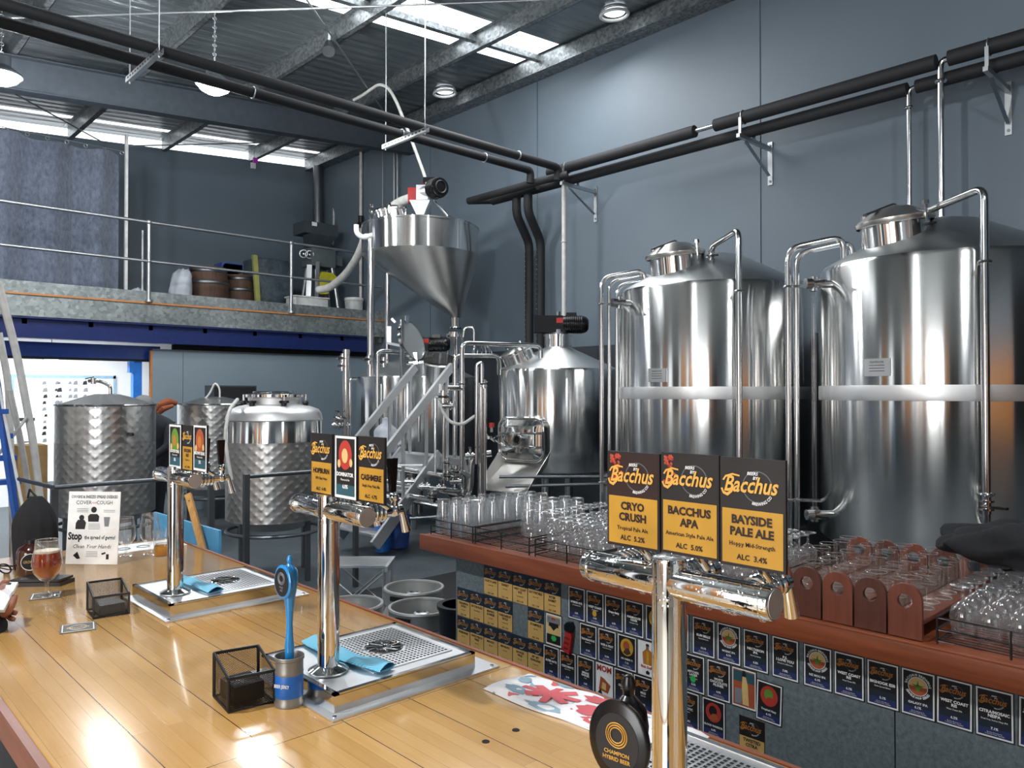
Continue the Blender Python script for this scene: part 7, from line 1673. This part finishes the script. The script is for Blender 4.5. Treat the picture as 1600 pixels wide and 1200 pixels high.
E = [(0, 1), (1, 2), (2, 3), (3, 4), (4, 5), (2, 6), (6, 7), (7, 8), (2, 9), (9, 10), (10, 11), (0, 12), (12, 13), (13, 14), (0, 15), (15, 16), (16, 17)]
figure(t, 'body', J, E, 'dark_cloth', 0)
hd = at_depth(224, 634, 9.28)
MB().mat('skin_face').sphere(hd - Zv * .03, .1, 20, (1, 1, 1.15)).sphere(hd - Zv * .05 - RT * .1, .018, 8).build('head', t)
MB().mat('cap_grey').sphere(hd + Zv * .02, .118, 20, (1, 1, .95)).build('cap', t)
m = MB().mat('orange_cloth').tube([at_depth(242, 645, 9.1), at_depth(250, 634, 9.1), at_depth(262, 628, 9.15), at_depth(275, 630, 9.25)], [.03, .05, .05, .03], 12).tube([at_depth(243, 650, 9.05), at_depth(255, 639, 9.05), at_depth(270, 634, 9.15)], [.02, .035, .02], 10); m.build('orange_collar', t)
# drinker at the photo edge: only hand, phone and cuff show
bx2 = Vector((.02, 2.72, 0))
t = thing('person.001', tuple(bx2), 'person at the photo edge in a dark sleeve, hand holding a phone', 'person')
ph = at_depth(14, 935, 2.35)
def at2(px, py, d): return at_depth(px, py, d)
wr = at2(-6, 985, 2.2); el = at2(-40, 1040, 2.1)
J = [(Vector((-.3, 2.45, .95)), .15), (Vector((-.3, 2.45, 1.2)), .15), (Vector((-.3, 2.45, 1.45)), (.2, .14)), (Vector((-.28, 2.45, 1.58)), .06), (Vector((-.26, 2.45, 1.7)), .095),
     (Vector((-.15, 2.3, 1.42)), .065), (Vector((-.08, 2.2, 1.2)), .055), (el, .045), (wr, .03), (at2(-1, 962, 2.24), (.034, .02)), (Vector((-.3, 2.3, .9)), .1), (Vector((-.3, 2.3, .5)), .075), (Vector((-.28, 2.28, .08)), .06), (Vector((-.32, 2.6, .9)), .1), (Vector((-.32, 2.6, .5)), .075), (Vector((-.3, 2.6, .08)), .06),
     (Vector((-.2, 2.62, 1.42)), .065), (Vector((-.1, 2.7, 1.2)), .05), (Vector((.05, 2.72, 1.16)), .035)]
E = [(0, 1), (1, 2), (2, 3), (3, 4), (2, 5), (5, 6), (6, 7), (7, 8), (8, 9), (0, 10), (10, 11), (11, 12), (0, 13), (13, 14), (14, 15), (2, 16), (16, 17), (17, 18)]
figure(t, 'body', J, E, 'black_cloth', 0)
def hand(parent, W, K, sz, tips):
    """palm from wrist W to knuckles K with finger chains"""
    J = [(W, .026), (W.lerp(K, .5), (.034, .018)), (K, (.036, .016))]; E = [(0, 1), (1, 2)]
    o = figure(parent, 'hand', J, E, 'skin', 0)
    for n_, ch in tips:
        figure(parent, n_, [(p, r) for p, r in ch], [(i, i + 1) for i in range(len(ch) - 1)], 'skin', 0)
W = at2(0, 968, 2.24); K = at2(10, 930, 2.27)
fr = .0085
hand(t, W, K, 1, [('thumb', [(at2(4, 962, 2.23), .013), (at2(15, 952, 2.21), .011), (at2(21, 940, 2.22), .0095), (at2(24, 928, 2.23), .008)]),
    ('index_finger', [(at2(4, 934, 2.28), .011), (at2(2, 920, 2.27), .0095), (at2(6, 910, 2.24), .009), (at2(12, 908, 2.21), .008)]),
    ('middle_finger', [(at2(10, 934, 2.29), .011), (at2(14, 944, 2.3), .0095), (at2(20, 950, 2.27), .0085)]),
    ('ring_finger', [(at2(8, 946, 2.28), .0105), (at2(18, 956, 2.28), .009), (at2(25, 958, 2.25), .008)]),
    ('little_finger', [(at2(6, 958, 2.27), .0095), (at2(16, 966, 2.26), .008), (at2(22, 968, 2.24), .007)])])
# phone
a, b, c_, d_ = at2(6, 968 - 8, 2.2), at2(13, 942, 2.2), at2(29, 911, 2.33), at2(4, 912, 2.33)
q0 = at2(8, 938, 2.235)
u1 = (at2(28, 912, 2.3) - at2(6, 956, 2.17)); u2 = -RT * .068
nrm = u1.cross(u2).normalized(); nrm = nrm if nrm.z > 0 else -nrm
tp = thing('phone', tuple(at2(6, 956, 2.17)), 'white-cased phone held in a hand over the bar', 'phone')
o_ = at2(7, 957, 2.17)
MB().mat('white_plastic').prism([o_, o_ + u1, o_ + u1 + u2, o_ + u2], nrm * .008).build('phone_case', tp)
i1, i2 = u1 * .04, u2 * .06
MB().mat('screen_glow').prism([o_ + i1 + i2 + nrm * .008, o_ + u1 - i1 + i2 + nrm * .008, o_ + u1 + u2 - i1 - i2 + nrm * .008, o_ + u2 + i1 - i2 + nrm * .008], nrm * .0008).mat('ink_black').prism([o_ + u1 * .88 + i2 * 4 + nrm * .009, o_ + u1 * .96 + i2 * 4 + nrm * .009, o_ + u1 * .96 + u2 - i2 * 4 + nrm * .009, o_ + u1 * .88 + u2 - i2 * 4 + nrm * .009], nrm * .0003).build('phone_screen', tp)
# tidy bounding data
bpy.context.view_layer.update()
